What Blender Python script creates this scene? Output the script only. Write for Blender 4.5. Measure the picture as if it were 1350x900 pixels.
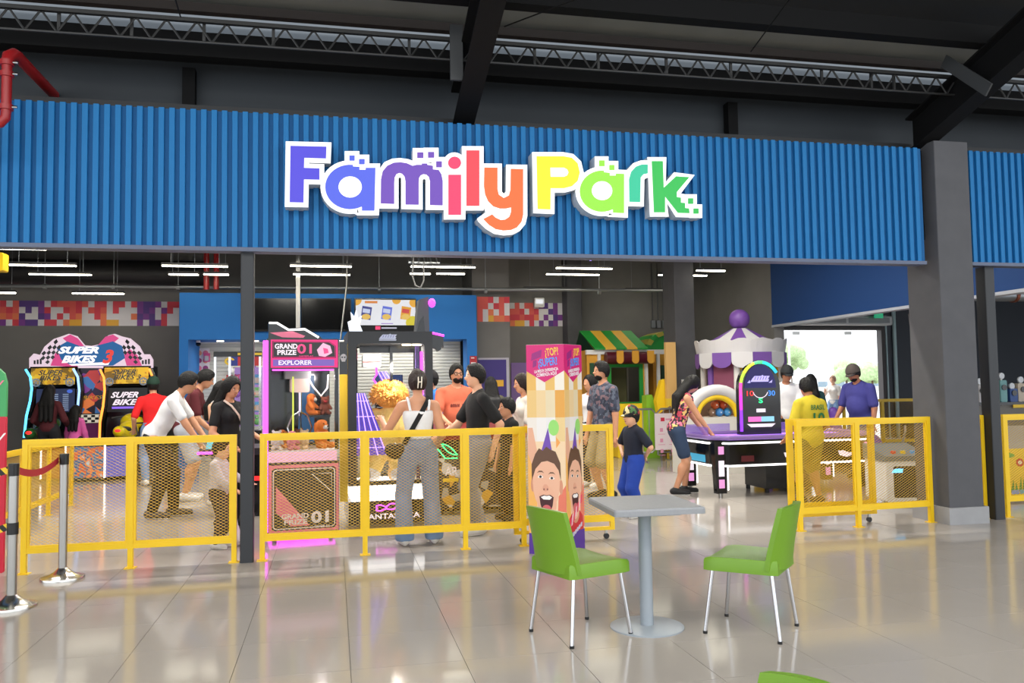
import bpy, math, random
import numpy as np
from mathutils import Vector, Matrix, geometry
random.seed(7)
for o in list(bpy.data.objects): bpy.data.objects.remove(o)
SC = bpy.context.scene; COL = SC.collection
PI = math.pi

# ------------------------------------------------------------------ camera
CF, CP, CR, CY, CH = 1086.5, 0.0553, -0.0150, 0.2139, 1.4613     # focal (px), pitch, roll, yaw, height
fw = Vector((math.sin(CY)*math.cos(CP), math.cos(CY)*math.cos(CP), math.sin(CP)))
rt = Vector((math.cos(CY), -math.sin(CY), 0)); up = rt.cross(fw)
rt2 = rt*math.cos(CR) + up*math.sin(CR); up2 = rt2.cross(fw)
cam = bpy.data.cameras.new('camera'); camo = bpy.data.objects.new('camera', cam); COL.objects.link(camo)
mw = Matrix((rt2, up2, -fw)).transposed().to_4x4(); mw.translation = (0, 0, CH); camo.matrix_world = mw
cam.sensor_width = 36; cam.lens = CF/1350*36; cam.clip_end = 300; cam.clip_start = .05
SC.camera = camo
def ray(px, py): return rt2*(px-675) + up2*(450-py) + fw*CF
CAM = Vector((0, 0, CH))
def P(px, py, Y): d = ray(px, py); return CAM + d*(Y/d.y)          # the point of a depth plane
def PX(px, py, X): d = ray(px, py); return CAM + d*(X/d.x)
def PZ(px, py, z): d = ray(px, py); return CAM + d*((z-CH)/d.z)
def F(px, py): return PZ(px, py, 0)

# ------------------------------------------------------------------ world, sun, exposure
w = bpy.data.worlds.new('sky'); SC.world = w; w.use_nodes = True
nt = w.node_tree; bg = nt.nodes['Background']
bg.inputs[0].default_value = (.90, .95, 1.0, 1); bg.inputs[1].default_value = 3.0
sun = bpy.data.lights.new('sun', 'SUN'); sun.energy = 5.0; sun.angle = .02
suno = bpy.data.objects.new('sun', sun); COL.objects.link(suno)
suno.rotation_euler = (math.radians(-28), math.radians(-22), 0); suno.location = (0, 20, 20)
SC.view_settings.view_transform = 'Standard'; SC.view_settings.look = 'None'
SC.view_settings.gamma = 1; SC.view_settings.exposure = -0.28
SC.view_settings.use_curve_mapping = False

# ------------------------------------------------------------------ materials
def lin(c):
    return tuple(((v/255/12.92) if v <= 10 else ((v/255+.055)/1.055)**2.4) for v in c)
MATS = {}
def M(name, c=None, rough=.5, metal=0, emit=0, var=0, vs=8, bump=0, bs=60, alpha=1, trans=0, spec=None, coat=0):
    if name in MATS: return MATS[name]
    m = bpy.data.materials.new(name); m.use_nodes = True; MATS[name] = m
    t = m.node_tree; b = t.nodes['Principled BSDF']
    L = lin(c) + (1,)
    b.inputs['Base Color'].default_value = L if not emit else tuple(v*.22 for v in L[:3])+(1,)
    b.inputs['Roughness'].default_value = rough; b.inputs['Metallic'].default_value = metal
    if spec is not None: b.inputs['Specular IOR Level'].default_value = spec
    if coat: b.inputs['Coat Weight'].default_value = coat; b.inputs['Coat Roughness'].default_value = .08
    if emit:
        b.inputs['Emission Color'].default_value = L; b.inputs['Emission Strength'].default_value = emit
    if trans: b.inputs['Transmission Weight'].default_value = trans; b.inputs['IOR'].default_value = 1.45
    if alpha < 1: b.inputs['Alpha'].default_value = alpha
    if var or bump:
        tc = t.nodes.new('ShaderNodeTexCoord'); n = t.nodes.new('ShaderNodeTexNoise')
        n.inputs['Scale'].default_value = vs; n.inputs['Detail'].default_value = 5
        t.links.new(tc.outputs['Object'], n.inputs['Vector'])
        if var:
            r = t.nodes.new('ShaderNodeMapRange'); r.inputs[1].default_value = .3; r.inputs[2].default_value = .7
            r.inputs[3].default_value = 1-var; r.inputs[4].default_value = 1+var
            t.links.new(n.outputs['Fac'], r.inputs[0])
            mx = t.nodes.new('ShaderNodeVectorMath'); mx.operation = 'SCALE'; mx.inputs[0].default_value = L[:3]
            t.links.new(r.outputs[0], mx.inputs['Scale']); t.links.new(mx.outputs[0], b.inputs['Base Color'])
        if bump:
            n2 = t.nodes.new('ShaderNodeTexNoise'); n2.inputs['Scale'].default_value = bs; n2.inputs['Detail'].default_value = 3
            t.links.new(tc.outputs['Object'], n2.inputs['Vector'])
            bm = t.nodes.new('ShaderNodeBump'); bm.inputs['Strength'].default_value = bump; bm.inputs['Distance'].default_value = .01
            t.links.new(n2.outputs['Fac'], bm.inputs['Height']); t.links.new(bm.outputs[0], b.inputs['Normal'])
    return m
def Mpat(name, cols, scale=18, rough=.75, kind='VORONOI', emit=0, stops=None):
    """cloth / print with a procedural pattern of the given colours"""
    if name in MATS: return MATS[name]
    m = bpy.data.materials.new(name); m.use_nodes = True; MATS[name] = m
    t = m.node_tree; b = t.nodes['Principled BSDF']; b.inputs['Roughness'].default_value = rough
    tc = t.nodes.new('ShaderNodeTexCoord')
    r = t.nodes.new('ShaderNodeValToRGB'); r.color_ramp.interpolation = 'CONSTANT'
    e = r.color_ramp.elements
    while len(e) < len(cols): e.new(.5)
    for i, c in enumerate(cols):
        e[i].position = (stops[i] if stops else i/len(cols)); e[i].color = lin(c) + (1,)
    if kind == 'VORONOI':
        n = t.nodes.new('ShaderNodeTexVoronoi'); n.inputs['Scale'].default_value = scale
        s = t.nodes.new('ShaderNodeSeparateColor'); t.links.new(n.outputs['Color'], s.inputs[0]); out = s.outputs[0]
    else:
        n = t.nodes.new('ShaderNodeTexNoise'); n.inputs['Scale'].default_value = scale; n.inputs['Detail'].default_value = 3
        mr = t.nodes.new('ShaderNodeMapRange'); mr.inputs[1].default_value = .3; mr.inputs[2].default_value = .7
        t.links.new(n.outputs['Fac'], mr.inputs[0]); out = mr.outputs[0]
    t.links.new(tc.outputs['Object'], n.inputs['Vector'])
    t.links.new(out, r.inputs[0]); t.links.new(r.outputs[0], b.inputs['Base Color'])
    if emit:
        t.links.new(r.outputs[0], b.inputs['Emission Color']); b.inputs['Emission Strength'].default_value = emit
    return m
def E(name, c, s): return M(name, c, .4, emit=s)

# ------------------------------------------------------------------ mesh builder
class B:
    def __init__(s): s.v = []; s.f = []; s.m = []; s.mi = 0
    def add(s, vs, fs):
        o = len(s.v); s.v += [tuple(v) for v in vs]
        for f in fs: s.f.append(tuple(i+o for i in f)); s.m.append(s.mi)
        return s
    def mat(s, i): s.mi = i; return s
    def box(s, x0, x1, y0, y1, z0, z1):
        return s.add([(x0,y0,z0),(x1,y0,z0),(x1,y1,z0),(x0,y1,z0),(x0,y0,z1),(x1,y0,z1),(x1,y1,z1),(x0,y1,z1)],
                     [(0,3,2,1),(4,5,6,7),(0,1,5,4),(1,2,6,5),(2,3,7,6),(3,0,4,7)])
    def cbox(s, x, y, z, sx, sy, sz): return s.box(x-sx/2, x+sx/2, y-sy/2, y+sy/2, z-sz/2, z+sz/2)
    def bbox(s, x0, x1, y0, y1, z0, z1, r=.01, ax='z'):
        """box whose four edges along axis ax are rounded"""
        if ax == 'z': a0,a1,b0,b1,c0,c1 = x0,x1,y0,y1,z0,z1; mp = lambda a,b,c: (a,b,c)
        elif ax == 'y': a0,a1,b0,b1,c0,c1 = x0,x1,z0,z1,y1,y0; mp = lambda a,b,c: (a,c,b)
        else: a0,a1,b0,b1,c0,c1 = y0,y1,z0,z1,x0,x1; mp = lambda a,b,c: (c,a,b)
        pts = rrect(a0,a1,b0,b1,r)
        n = len(pts)
        vs = [mp(a,b,c0) for a,b in pts] + [mp(a,b,c1) for a,b in pts]
        return s.add(vs, [tuple(range(n-1,-1,-1)), tuple(range(n,2*n))] + [(i,(i+1)%n,n+(i+1)%n,n+i) for i in range(n)])
    def beam(s, a, b, w, h, upv=(0,0,1)):
        a = Vector(a); b = Vector(b); d = (b-a).normalized(); u = Vector(upv)
        x = d.cross(u)
        if x.length < 1e-4: x = d.cross(Vector((0,1,0)))
        x.normalize(); y = x.cross(d)
        vs = [p + x*(i*w/2) + y*(j*h/2) for p in (a,b) for i,j in ((-1,-1),(1,-1),(1,1),(-1,1))]
        return s.add(vs, [(3,2,1,0),(4,5,6,7),(0,1,5,4),(1,2,6,5),(2,3,7,6),(3,0,4,7)])
    def cyl(s, a, b, r0, r1=None, n=12, cap=True):
        r1 = r0 if r1 is None else r1
        a = Vector(a); b = Vector(b); d = (b-a).normalized()
        x = d.orthogonal().normalized(); y = d.cross(x)
        vs = [p + x*(r*math.cos(t)) + y*(r*math.sin(t)) for p, r in ((a,r0),(b,r1)) for t in [2*PI*i/n for i in range(n)]]
        fs = [(i,(i+1)%n,n+(i+1)%n,n+i) for i in range(n)]
        if cap: fs += [tuple(range(n-1,-1,-1)), tuple(range(n,2*n))]
        return s.add(vs, fs)
    def tube(s, pts, r, n=8, closed=False):
        pts = [Vector(p) for p in pts]; k = len(pts); vs = []
        rs = r if isinstance(r, (list,tuple)) else [r]*k
        x = None
        for i, p in enumerate(pts):
            if closed: d = pts[(i+1)%k]-pts[i-1]
            else: d = pts[min(i+1,k-1)]-pts[max(i-1,0)]
            d.normalize()
            x = d.orthogonal().normalized() if x is None else (x-d*x.dot(d)).normalized()
            y = d.cross(x)
            vs += [p + x*(rs[i]*math.cos(2*PI*j/n)) + y*(rs[i]*math.sin(2*PI*j/n)) for j in range(n)]
        fs = [(i*n+j, i*n+(j+1)%n, ((i+1)%k)*n+(j+1)%n, ((i+1)%k)*n+j) for i in range(k if closed else k-1) for j in range(n)]
        if not closed: fs += [tuple(range(n-1,-1,-1)), tuple(range((k-1)*n, k*n))]
        return s.add(vs, fs)
    def prism(s, polys, y0, y1, mp=None):
        """outline (and holes) in x,z, thick from y0 (front) to y1"""
        if not isinstance(polys[0][0], (tuple,list)): polys = [polys]
        mp = mp or (lambda x,z,y: (x,y,z))
        tri = geometry.tessellate_polygon([[Vector((a,b,0)) for a,b in p] for p in polys])
        flat = [q for p in polys for q in p]; n = len(flat)
        vs = [mp(a,b,y0) for a,b in flat] + [mp(a,b,y1) for a,b in flat]
        fs = []
        for t in tri:
            a,b,c = [flat[i] for i in t]
            ccw = (b[0]-a[0])*(c[1]-a[1])-(b[1]-a[1])*(c[0]-a[0]) > 0
            t = tuple(t) if ccw else tuple(reversed(t))
            fs += [t, tuple(n+i for i in reversed(t))]
        o = 0
        for p in polys:
            k = len(p); ar = sum(p[i][0]*p[(i+1)%k][1]-p[(i+1)%k][0]*p[i][1] for i in range(k))
            out = (ar > 0) == (p is polys[0])
            for i in range(k):
                a, b = o+i, o+(i+1)%k
                fs.append((a, n+a, n+b, b) if out else (b, n+b, n+a, a))
            o += k
        return s.add(vs, fs)
    def lathe(s, prof, n=20, c=(0,0,0), a0=0, a1=2*PI):
        full = abs(a1-a0-2*PI) < 1e-6; k = n if full else n+1
        vs = [(c[0]+r*math.cos(a0+(a1-a0)*j/n), c[1]+r*math.sin(a0+(a1-a0)*j/n), c[2]+z) for r,z in prof for j in range(k)]
        return s.add(vs, [(i*k+j, i*k+(j+1)%k, (i+1)*k+(j+1)%k, (i+1)*k+j) for i in range(len(prof)-1) for j in range(n)])
    def ell(s, c, r, n=12, m=8, R=None):
        vs = []
        for i in range(m+1):
            t = PI*i/m
            for j in range(n):
                v = Vector((r[0]*math.sin(t)*math.cos(2*PI*j/n), r[1]*math.sin(t)*math.sin(2*PI*j/n), r[2]*math.cos(t)))
                if R is not None: v = R @ v
                vs.append(v+Vector(c))
        return s.add(vs, [(i*n+j, (i+1)*n+j, (i+1)*n+(j+1)%n, i*n+(j+1)%n) for i in range(m) for j in range(n)])
    def mesh(s, name, mats, smooth=False):
        me = bpy.data.meshes.new(name); me.from_pydata(s.v, [], s.f)
        if not isinstance(mats, (list,tuple)): mats = [mats]
        for m in mats: me.materials.append(m)
        if len(mats) > 1: me.polygons.foreach_set('material_index', s.m)
        if smooth:
            me.polygons.foreach_set('use_smooth', [True]*len(s.f))
            if smooth != 'all': me.set_sharp_from_angle(angle=math.radians(38))
        me.update(); return me
    def build(s, name, mats, par=None, smooth=False, loc=None, rot=None):
        return link(name, s.mesh(name, mats, smooth), par, loc, rot)
def rrect(a0, a1, b0, b1, r, k=3):
    pts = []
    for cx, cy, t0 in ((a1-r,b1-r,0),(a0+r,b1-r,90),(a0+r,b0+r,180),(a1-r,b0+r,270)):
        for i in range(k+1):
            t = math.radians(t0+90*i/k); pts.append((cx+r*math.cos(t), cy+r*math.sin(t)))
    return pts
def link(name, me, par=None, loc=None, rot=None):
    o = bpy.data.objects.new(name, me); COL.objects.link(o)
    if par is not None: o.parent = par
    if loc is not None: o.location = loc
    if rot is not None: o.rotation_euler = rot
    return o
def thing(name, label, cat, loc=(0,0,0), rz=0, group=None):
    o = link(name, None, None, loc, (0,0,rz)); o.empty_display_size = .1
    return tag(o, label, cat, group)
def tag(o, label, cat, group=None):
    o['label'] = label; o['category'] = cat
    if group: o['group'] = group
    return o
def struct(o): o['kind'] = 'structure'; return o
def stuff(o): o['kind'] = 'stuff'; return o
def copy_tree(o, par=None):
    c = o.copy(); COL.objects.link(c); c.parent = par
    for ch in o.children: copy_tree(ch, c)
    return c
TX = {}
def text(body, size, mat, par, loc, rot=(PI/2,0,0), bold=0, shear=0, name='lettering', width=None, ext=.0015, align='CENTER', sx=1):
    """flat raised print; local x right, y up, facing local z; width scales it to that width"""
    k = (body, bold, shear, align)
    if k not in TX:
        cu = bpy.data.curves.new('t', 'FONT'); cu.body = body; cu.size = 1; cu.extrude = .004
        cu.offset = bold; cu.shear = shear; cu.align_x = align; cu.align_y = 'CENTER'; cu.resolution_u = 3
        ob = bpy.data.objects.new('t', cu); COL.objects.link(ob)
        dg = bpy.context.evaluated_depsgraph_get(); me = bpy.data.meshes.new_from_object(ob.evaluated_get(dg))
        bpy.data.objects.remove(ob); TX[k] = me
    me = TX[k].copy(); me.materials.clear(); me.materials.append(mat)
    o = link(name, me, par, loc, rot)
    ws = size*sx
    if width:
        xs = [v.co.x for v in me.vertices]; ws = width/max(1e-6, max(xs)-min(xs))
    o.scale = (ws, size, ext/.004)
    return o

# ------------------------------------------------------------------ soft bodies: distance fields -> one continuous surface
class Field:
    def __init__(s, lo, hi, h):
        s.lo = np.array(lo, float); s.h = h
        s.n = np.maximum(3, np.ceil((np.array(hi)-s.lo)/h).astype(int)+1)
        s.ax = [s.lo[i]+h*np.arange(s.n[i]) for i in range(3)]
        s.D = np.full(s.n, .25, np.float32)
    def sub(s, lo, hi):
        sl = []
        for i in range(3):
            a = int(np.clip(math.floor((lo[i]-s.lo[i])/s.h), 0, s.n[i])); b = int(np.clip(math.ceil((hi[i]-s.lo[i])/s.h)+1, 0, s.n[i]))
            sl.append(slice(a, max(a,b)))
        g = [s.ax[i][sl[i]] for i in range(3)]
        return tuple(sl), g[0][:,None,None], g[1][None,:,None], g[2][None,None,:]
    def put(s, sl, d, k, op='u'):
        A = s.D[sl]
        if A.size == 0: return
        if op == 'u':
            if k > 0:
                hh = np.clip(.5+.5*(A-d)/k, 0, 1); s.D[sl] = A*(1-hh)+d*hh-k*hh*(1-hh)
            else: s.D[sl] = np.minimum(A, d)
        else: s.D[sl] = np.maximum(A, -d)
    def caps(s, a, b, ra, rb, k=.02, op='u', flat=None):
        a = np.array(a, float); b = np.array(b, float); r = max(ra,rb)+.06
        sl, x, y, z = s.sub(np.minimum(a,b)-r, np.maximum(a,b)+r)
        d = b-a; L = max(1e-9, float(d@d))
        t = np.clip(((x-a[0])*d[0]+(y-a[1])*d[1]+(z-a[2])*d[2])/L, 0, 1)
        q = np.sqrt((x-a[0]-t*d[0])**2+(y-a[1]-t*d[1])**2+(z-a[2]-t*d[2])**2)-(ra+(rb-ra)*t)
        s.put(sl, q.astype(np.float32), k, op)
    def ell(s, c, r, R=None, k=.02, op='u'):
        c = np.array(c, float); r = np.array(r, float); m = r.max()+.06
        sl, x, y, z = s.sub(c-m, c+m)
        x = x-c[0]; y = y-c[1]; z = z-c[2]
        if R is not None:
            R = np.array(R); X = R[0,0]*x+R[1,0]*y+R[2,0]*z; Y = R[0,1]*x+R[1,1]*y+R[2,1]*z; Z = R[0,2]*x+R[1,2]*y+R[2,2]*z
        else: X, Y, Z = x, y, z
        k0 = np.sqrt((X/r[0])**2+(Y/r[1])**2+(Z/r[2])**2); k1 = np.sqrt((X/r[0]**2)**2+(Y/r[1]**2)**2+(Z/r[2]**2)**2)+1e-9
        s.put(sl, (k0*(k0-1)/k1).astype(np.float32), k, op)
    def cut(s, p, n):
        """keep the side the normal n points away from"""
        x, y, z = s.ax[0][:,None,None], s.ax[1][None,:,None], s.ax[2][None,None,:]
        s.D = np.maximum(s.D, ((x-p[0])*n[0]+(y-p[1])*n[1]+(z-p[2])*n[2]).astype(np.float32))
    def surface(s):
        D = s.D; D[0]=D[-1]=.1; D[:,0]=D[:,-1]=.1; D[:,:,0]=D[:,:,-1]=.1
        nx, ny, nz = D.shape; S = D < 0
        c = np.zeros((nx-1,ny-1,nz-1), np.int8)
        for i in (0,1):
            for j in (0,1):
                for k in (0,1): c += S[i:nx-1+i, j:ny-1+j, k:nz-1+k]
        act = np.argwhere((c > 0) & (c < 8))
        if len(act) == 0: return np.zeros((0,3)), np.zeros((0,4), int)
        idx = -np.ones((nx-1,ny-1,nz-1), np.int32); idx[tuple(act.T)] = np.arange(len(act))
        pos = np.zeros((len(act),3)); cnt = np.zeros(len(act))
        for axn in range(3):
            o1, o2 = [q for q in range(3) if q != axn]
            for u in (0,1):
                for v in (0,1):
                    a = act.copy(); a[:,o1] += u; a[:,o2] += v; b = a.copy(); b[:,axn] += 1
                    d0 = D[tuple(a.T)]; d1 = D[tuple(b.T)]; m = (d0 < 0) != (d1 < 0)
                    t = np.where(m, d0/np.where(m, d0-d1, 1), 0)
                    q = a.astype(float); q[:,axn] += t
                    pos[m] += q[m]; cnt[m] += 1
        V = s.lo+s.h*pos/cnt[:,None]; Q = []
        for axn in range(3):
            o1, o2 = (axn+1)%3, (axn+2)%3
            sl0 = [slice(1,-1)]*3; sl0[axn] = slice(0,-1); sl1 = list(sl0); sl1[axn] = slice(1,None)
            A = S[tuple(sl0)]; Bq = S[tuple(sl1)]
            for flip in (0,1):
                e = np.argwhere((A & ~Bq) if not flip else (~A & Bq))
                if len(e) == 0: continue
                off = np.ones(3, int); off[axn] = 0; e = e+off
                def cell(u, v):
                    g = e.copy(); g[:,o1] -= u; g[:,o2] -= v; return idx[tuple(g.T)]
                q = np.stack([cell(1,1), cell(0,1), cell(0,0), cell(1,0)], 1)
                Q.append(q[:, ::-1] if flip else q)
        return V, np.concatenate(Q)
    def mesh(s, name, mat, extra=None, smooth=True):
        V, Q = s.surface()
        vs = V.tolist(); fs = [tuple(q) for q in Q.tolist()]
        if extra is not None:
            o = len(vs); vs += extra.v; fs += [tuple(i+o for i in f) for f in extra.f]
        me = bpy.data.meshes.new(name); me.from_pydata(vs, [], fs); me.materials.append(mat)
        me.polygons.foreach_set('use_smooth', [True]*len(fs)); me.update(); return me


# ------------------------------------------------------------------ common materials
m_floor = M('porcelain_tile', (172,165,158), .10, var=.03, vs=1.4, spec=.28)
m_grout = M('grout', (112,106,100), .7)
m_dark = M('dark_grey_paint', (122,120,118), .75, var=.04, vs=3)
m_darker = M('black_steel', (13,13,14), .75, spec=.2)
m_colgrey = M('charcoal_render', (82,82,86), .8, var=.06, vs=6)
m_plinth = M('concrete_grey', (150,150,152), .7, var=.05, vs=7)
m_blue = M('blue_steel', (25,110,170), .6, spec=.3)
m_bluewall = M('blue_paint', (30,112,190), .75)
m_bluedeep = M('deep_blue_paint', (14,62,120), .75)
m_roof = M('grey_insulation', (118,118,113), .6, var=.08, vs=2)
m_roofdark = M('shaded_roof_sheet', (28,28,28), .7)  # darkness of the unlit roof put into the sheet colour
m_yellow = M('yellow_paint', (232,190,18), .4, var=.02)
m_white = M('white_paint', (235,235,235), .5)
m_black = M('black_plastic', (14,14,16), .4)
m_chrome = M('chrome', (205,205,208), .16, metal=1)
m_steel = M('brushed_steel', (168,166,162), .32, metal=1)
m_silver = M('galvanised', (170,175,180), .4, metal=.85)
m_tube = E('lamp_diffuser', (255,248,226), 22)
m_glass = M('clear_acrylic', (40,46,46), .04, alpha=.07)

YF = 7.40; ZB = 2.70; ZT = 3.887; YW = 19.0; XR = 8.6

# ------------------------------------------------------------------ floor: a slab with single tiles
fl = struct(B().box(-12, 24, -9, 26, -.12, -.008).build('floor', m_grout))
X0, Y0, TS = -2.316, 4.474, .6
tm = B().box(.0015, TS-.0015, .0015, TS-.0015, -.008, 0).mesh('tile', m_floor)
def scr(x, y, z=0):
    d = Vector((x,y,z))-CAM; k = d.dot(fw)
    return (675+CF*d.dot(rt2)/k, 450-CF*d.dot(up2)/k, k)
tiles = []; rest = []
for i in range(-16, 40):
    for j in range(-22, 36):
        x, y = X0+i*TS, Y0+j*TS
        vis = False
        if y > 1.5:
            px, py, k = scr(x+.3, y+.3)
            vis = k > .5 and -90 < px < 1440 and py < 960
        (tiles if vis else rest).append((x, y))
tiles.sort(key=lambda t: t[1]+.2*t[0])
rest += tiles[300:]
for x, y in tiles[:300]:
    link('tile', tm, fl, (x, y, 0))
tb = B()
for x, y in rest: tb.add([(x+.0015,y+.0015,0),(x+TS-.0015,y+.0015,0),(x+TS-.0015,y+TS-.0015,0),(x+.0015,y+TS-.0015,0)], [(0,1,2,3)])
stuff(tb.build('tile_field', m_floor, fl))

# ------------------------------------------------------------------ walls of the arcade hall
wb = struct(B().box(-8.5, XR+.15, YW, YW+.2, 0, 5.4).build('wall_back', m_dark))
struct(B().box(-8.7, -8.5, 7.6, YW+.2, 0, 5.4).build('wall_left', m_dark))
struct(B().box(XR, XR+.15, 15.0, YW, 0, 5.4).build('wall_right', m_dark))
# blue soffit over the open right side, with a pale lower edge
so = struct(B().box(XR, XR+.15, 7.5, 15.0, 2.62, 5.4).build('wall_soffit', m_bluedeep))
B().box(XR-.015, XR+.165, 7.5, 15.0, 2.575, 2.62).build('edge_trim', M('pale_trim', (176,182,190), .5), so)
struct(B().box(XR-.02, XR+.2, 14.9, 15.12, 0, 2.575).build('trim_1', m_dark))
# corridor: end wall with the exit doorway, side wall
DX0, DX1, DZ = 10.95, 14.20, 2.90
we = B()
we.box(XR+.15, DX0, 19.2, 19.4, 0, 5.4).box(DX1, 23, 19.2, 19.4, 0, 5.4).box(DX0, DX1, 19.2, 19.4, DZ, 5.4)
struct(we.build('wall_corridor', M('slate_paint', (72,76,84), .75)))
struct(B().box(22.8, 23, 6, 19.2, 0, 5.4).build('wall_far', m_dark))
door = struct(B().box(DX0, DX0+.08, 19.1, 19.3, 0, DZ).box(DX1-.10, DX1, 19.1, 19.3, 0, DZ).box(DX0+.08, DX1-.10, 19.1, 19.3, DZ-.08, DZ)
              .build('door_1', M('door_frame', (52,46,46), .5)))
for k in range(2):
    xa = DX0+.1+k*1.5
    B().box(xa, xa+1.44, 19.18, 19.19, .1, DZ-.12).build('pane', m_glass, door)
    B().box(xa+.5, xa+.7, 19.14, 19.18, DZ-.2, DZ-.12).build('patch_hinge', m_steel, door)
# ceilings
struct(B().box(-8.7, 23, 8.2, 19.4, 5.4, 5.5).build('ceiling', M('dark_ceiling', (44,44,46), .85)))

# ------------------------------------------------------------------ blue ribbed fascia over the entrance
fa = B(); fa.box(-7, 6.01, YF, YF+.12, ZB, ZT)
fa = struct(fa.build('wall_front', M('blue_steel_shaded', (18,90,145), .65, spec=.3)))  # shade between the ribs put into a darker blue
fb = struct(B().box(6.56, 14, YF, YF+.12, ZB, ZT).build('wall_front_side', MATS['blue_steel_shaded']))
RP = .0855
rm = B().bbox(-.023, .023, -.032, .004, ZB, ZT, .004).mesh('rib', m_blue)
i = 0; x = -3.05
while x < 5.985:
    link('rib', rm, fa, (x, YF, 0)); x += RP
x = 6.60
while x < 8.6:
    link('rib', rm, fb, (x, YF, 0)); x += RP
m_edge = M('fascia_edge', (86,96,120), .5)
B().box(-7, 6.01, YF-.03, YF+.12, ZB-.035, ZB).build('bottom_channel', m_edge, fa)
B().box(6.56, 14, YF-.03, YF+.12, ZB-.035, ZB).build('bottom_channel', m_edge, fb)
# header beam behind the fascia keeps the light out
struct(B().box(-8.7, 14, YF+.12, YF+.75, ZB+.25, ZT+.02).build('trim_2', m_darker))

# ------------------------------------------------------------------ upper wall and roof structure over the fascia
uw = struct(B().box(-9, 16, 8.0, 8.2, ZT-.1, 5.5).build('wall_upper', M('slate_panel', (48,53,58), .7, var=.04, vs=2)))
B().box(-9, 16, 7.66, 7.99, ZT+.02, 4.02).build('ledge', M('dark_flashing', (34,35,37), .6), uw)
B().box(-9, 16, 7.45, 7.60, 4.385, 4.60).build('eave_beam', m_darker, uw)
for px in (249, 964):
    x = P(px, 110, 7.9).x
    B().box(x-.055, x+.055, 7.88, 7.99, 4.02, 4.44).build('stud', m_darker, uw)
SL = .31
def rz_(y, z0=4.84): return z0+SL*(7.0-y)
def slab(y0, y1, z0, th, mat, name):
    b = B(); a, c = rz_(y0, z0), rz_(y1, z0)
    b.add([(-12,y0,a),(24,y0,a),(24,y1,c),(-12,y1,c),(-12,y0,a+th),(24,y0,a+th),(24,y1,c+th),(-12,y1,c+th)],
          [(0,3,2,1),(4,5,6,7),(0,1,5,4),(1,2,6,5),(2,3,7,6),(3,0,4,7)])
    return struct(b.build(name, mat))
slab(6.78, 7.32, 4.84, .06, m_roof, 'ceiling_roof_strip')
slab(7.66, 8.3, 4.84, .06, m_roofdark, 'ceiling_eave')
m_sky = bpy.data.materials.new('translucent_roof_light'); m_sky.use_nodes = True
_n = m_sky.node_tree; _n.nodes.remove(_n.nodes['Principled BSDF']); _tr = _n.nodes.new('ShaderNodeBsdfTranslucent'); _tr.inputs[0].default_value = (.30,.315,.33,1)
_n.links.new(_tr.outputs[0], _n.nodes['Material Output'].inputs[0])
slab(7.32, 7.66, 4.86, .01, m_sky, 'window_roof_light')
slab(-3.0, 6.78, 4.84, .06, m_roofdark, 'ceiling_roof')
# lattice joist along the eaves
jt = thing('roof_joist', 'dark steel lattice joist with zigzag web running below the roof above the blue fascia', 'joist', (0,7.0,0))
JB, JT = 4.325, 4.50
B().box(-6, 13, -.02, .02, JT-.012, JT+.02).build('top_chord', M('joist_steel', (38,38,38), .5), jt)
B().cyl((-6,0,JB), (13,0,JB), .011, n=6).build('bottom_chord', MATS['joist_steel'], jt)
wbm = B(); x = -3.3; k = 0; zp = .1165
wm = B().tube([(0,0,JB),(zp-.012,0,JT-.02),(zp+.012,0,JT-.02),(2*zp,0,JB)], .009, 6).mesh('web', MATS['joist_steel'])
while x < 8.4:
    link('web', wm, jt, (x,0,0)); x += 2*zp
for px in (75, 172, 268, 360, 540, 706, 790, 880, 965, 1085, 1150, 1180):
    x = P(px, 60, 7.0).x
    B().box(x-.012, x+.012, .03, .05, JB+.02, JT).build('hanger', MATS['joist_steel'], jt)
pu = tag(B().box(-6, 13, 7.16, 7.24, 4.655, 4.73).build('roof_purlin', M('rust_brown_steel', (48,40,36), .6)), 'brownish steel purlin behind the lattice joist', 'beam')
tag(B().box(-6, 13, 6.46, 6.60, 4.62, 4.80).build('roof_purlin', m_darker), 'black steel purlin crossing the roof above the lattice joist', 'beam')
# sloping rafters
def rafter(xc, label, w=.2):
    t = thing('rafter', label, 'beam', (xc,0,0), group='black roof rafters')
    b = B(); A = [(7.62, 3.90), (1.0, 3.90+SL*6.62)]
    def strip(x0, x1, d0, d1):
        q = B(); (ya,za),(yb,zb) = A
        q.add([(x0,ya,za+d0),(x1,ya,za+d0),(x1,yb,zb+d0),(x0,yb,zb+d0),(x0,ya,za+d1),(x1,ya,za+d1),(x1,yb,zb+d1),(x0,yb,zb+d1)],
              [(0,1,2,3),(7,6,5,4),(0,4,5,1),(1,5,6,2),(2,6,7,3),(3,7,4,0)])
        return q
    strip(-w/2, w/2, 0, .02).build('bottom_flange', m_darker, t)
    strip(-.012, .012, .02, .36).build('web_plate', m_darker, t)
    strip(-w/2, w/2, .36, .38).build('top_flange', m_darker, t)
    return t
r1 = rafter(1.20, 'black steel roof rafter landing on the fascia above the letter y')
B().box(-.20, -.09, 6.95, 6.98, 4.13, 4.62).build('cleat', M('grey_steel', (60,62,64), .5), r1)
r2 = rafter(6.12, 'black steel roof rafter landing beside the charcoal corner column')
B().beam((-.16,6.4,4.15), (-.20,6.9,4.62), .12, .02, (1,0,0)).build('cleat', MATS['grey_steel'], r2)
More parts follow.
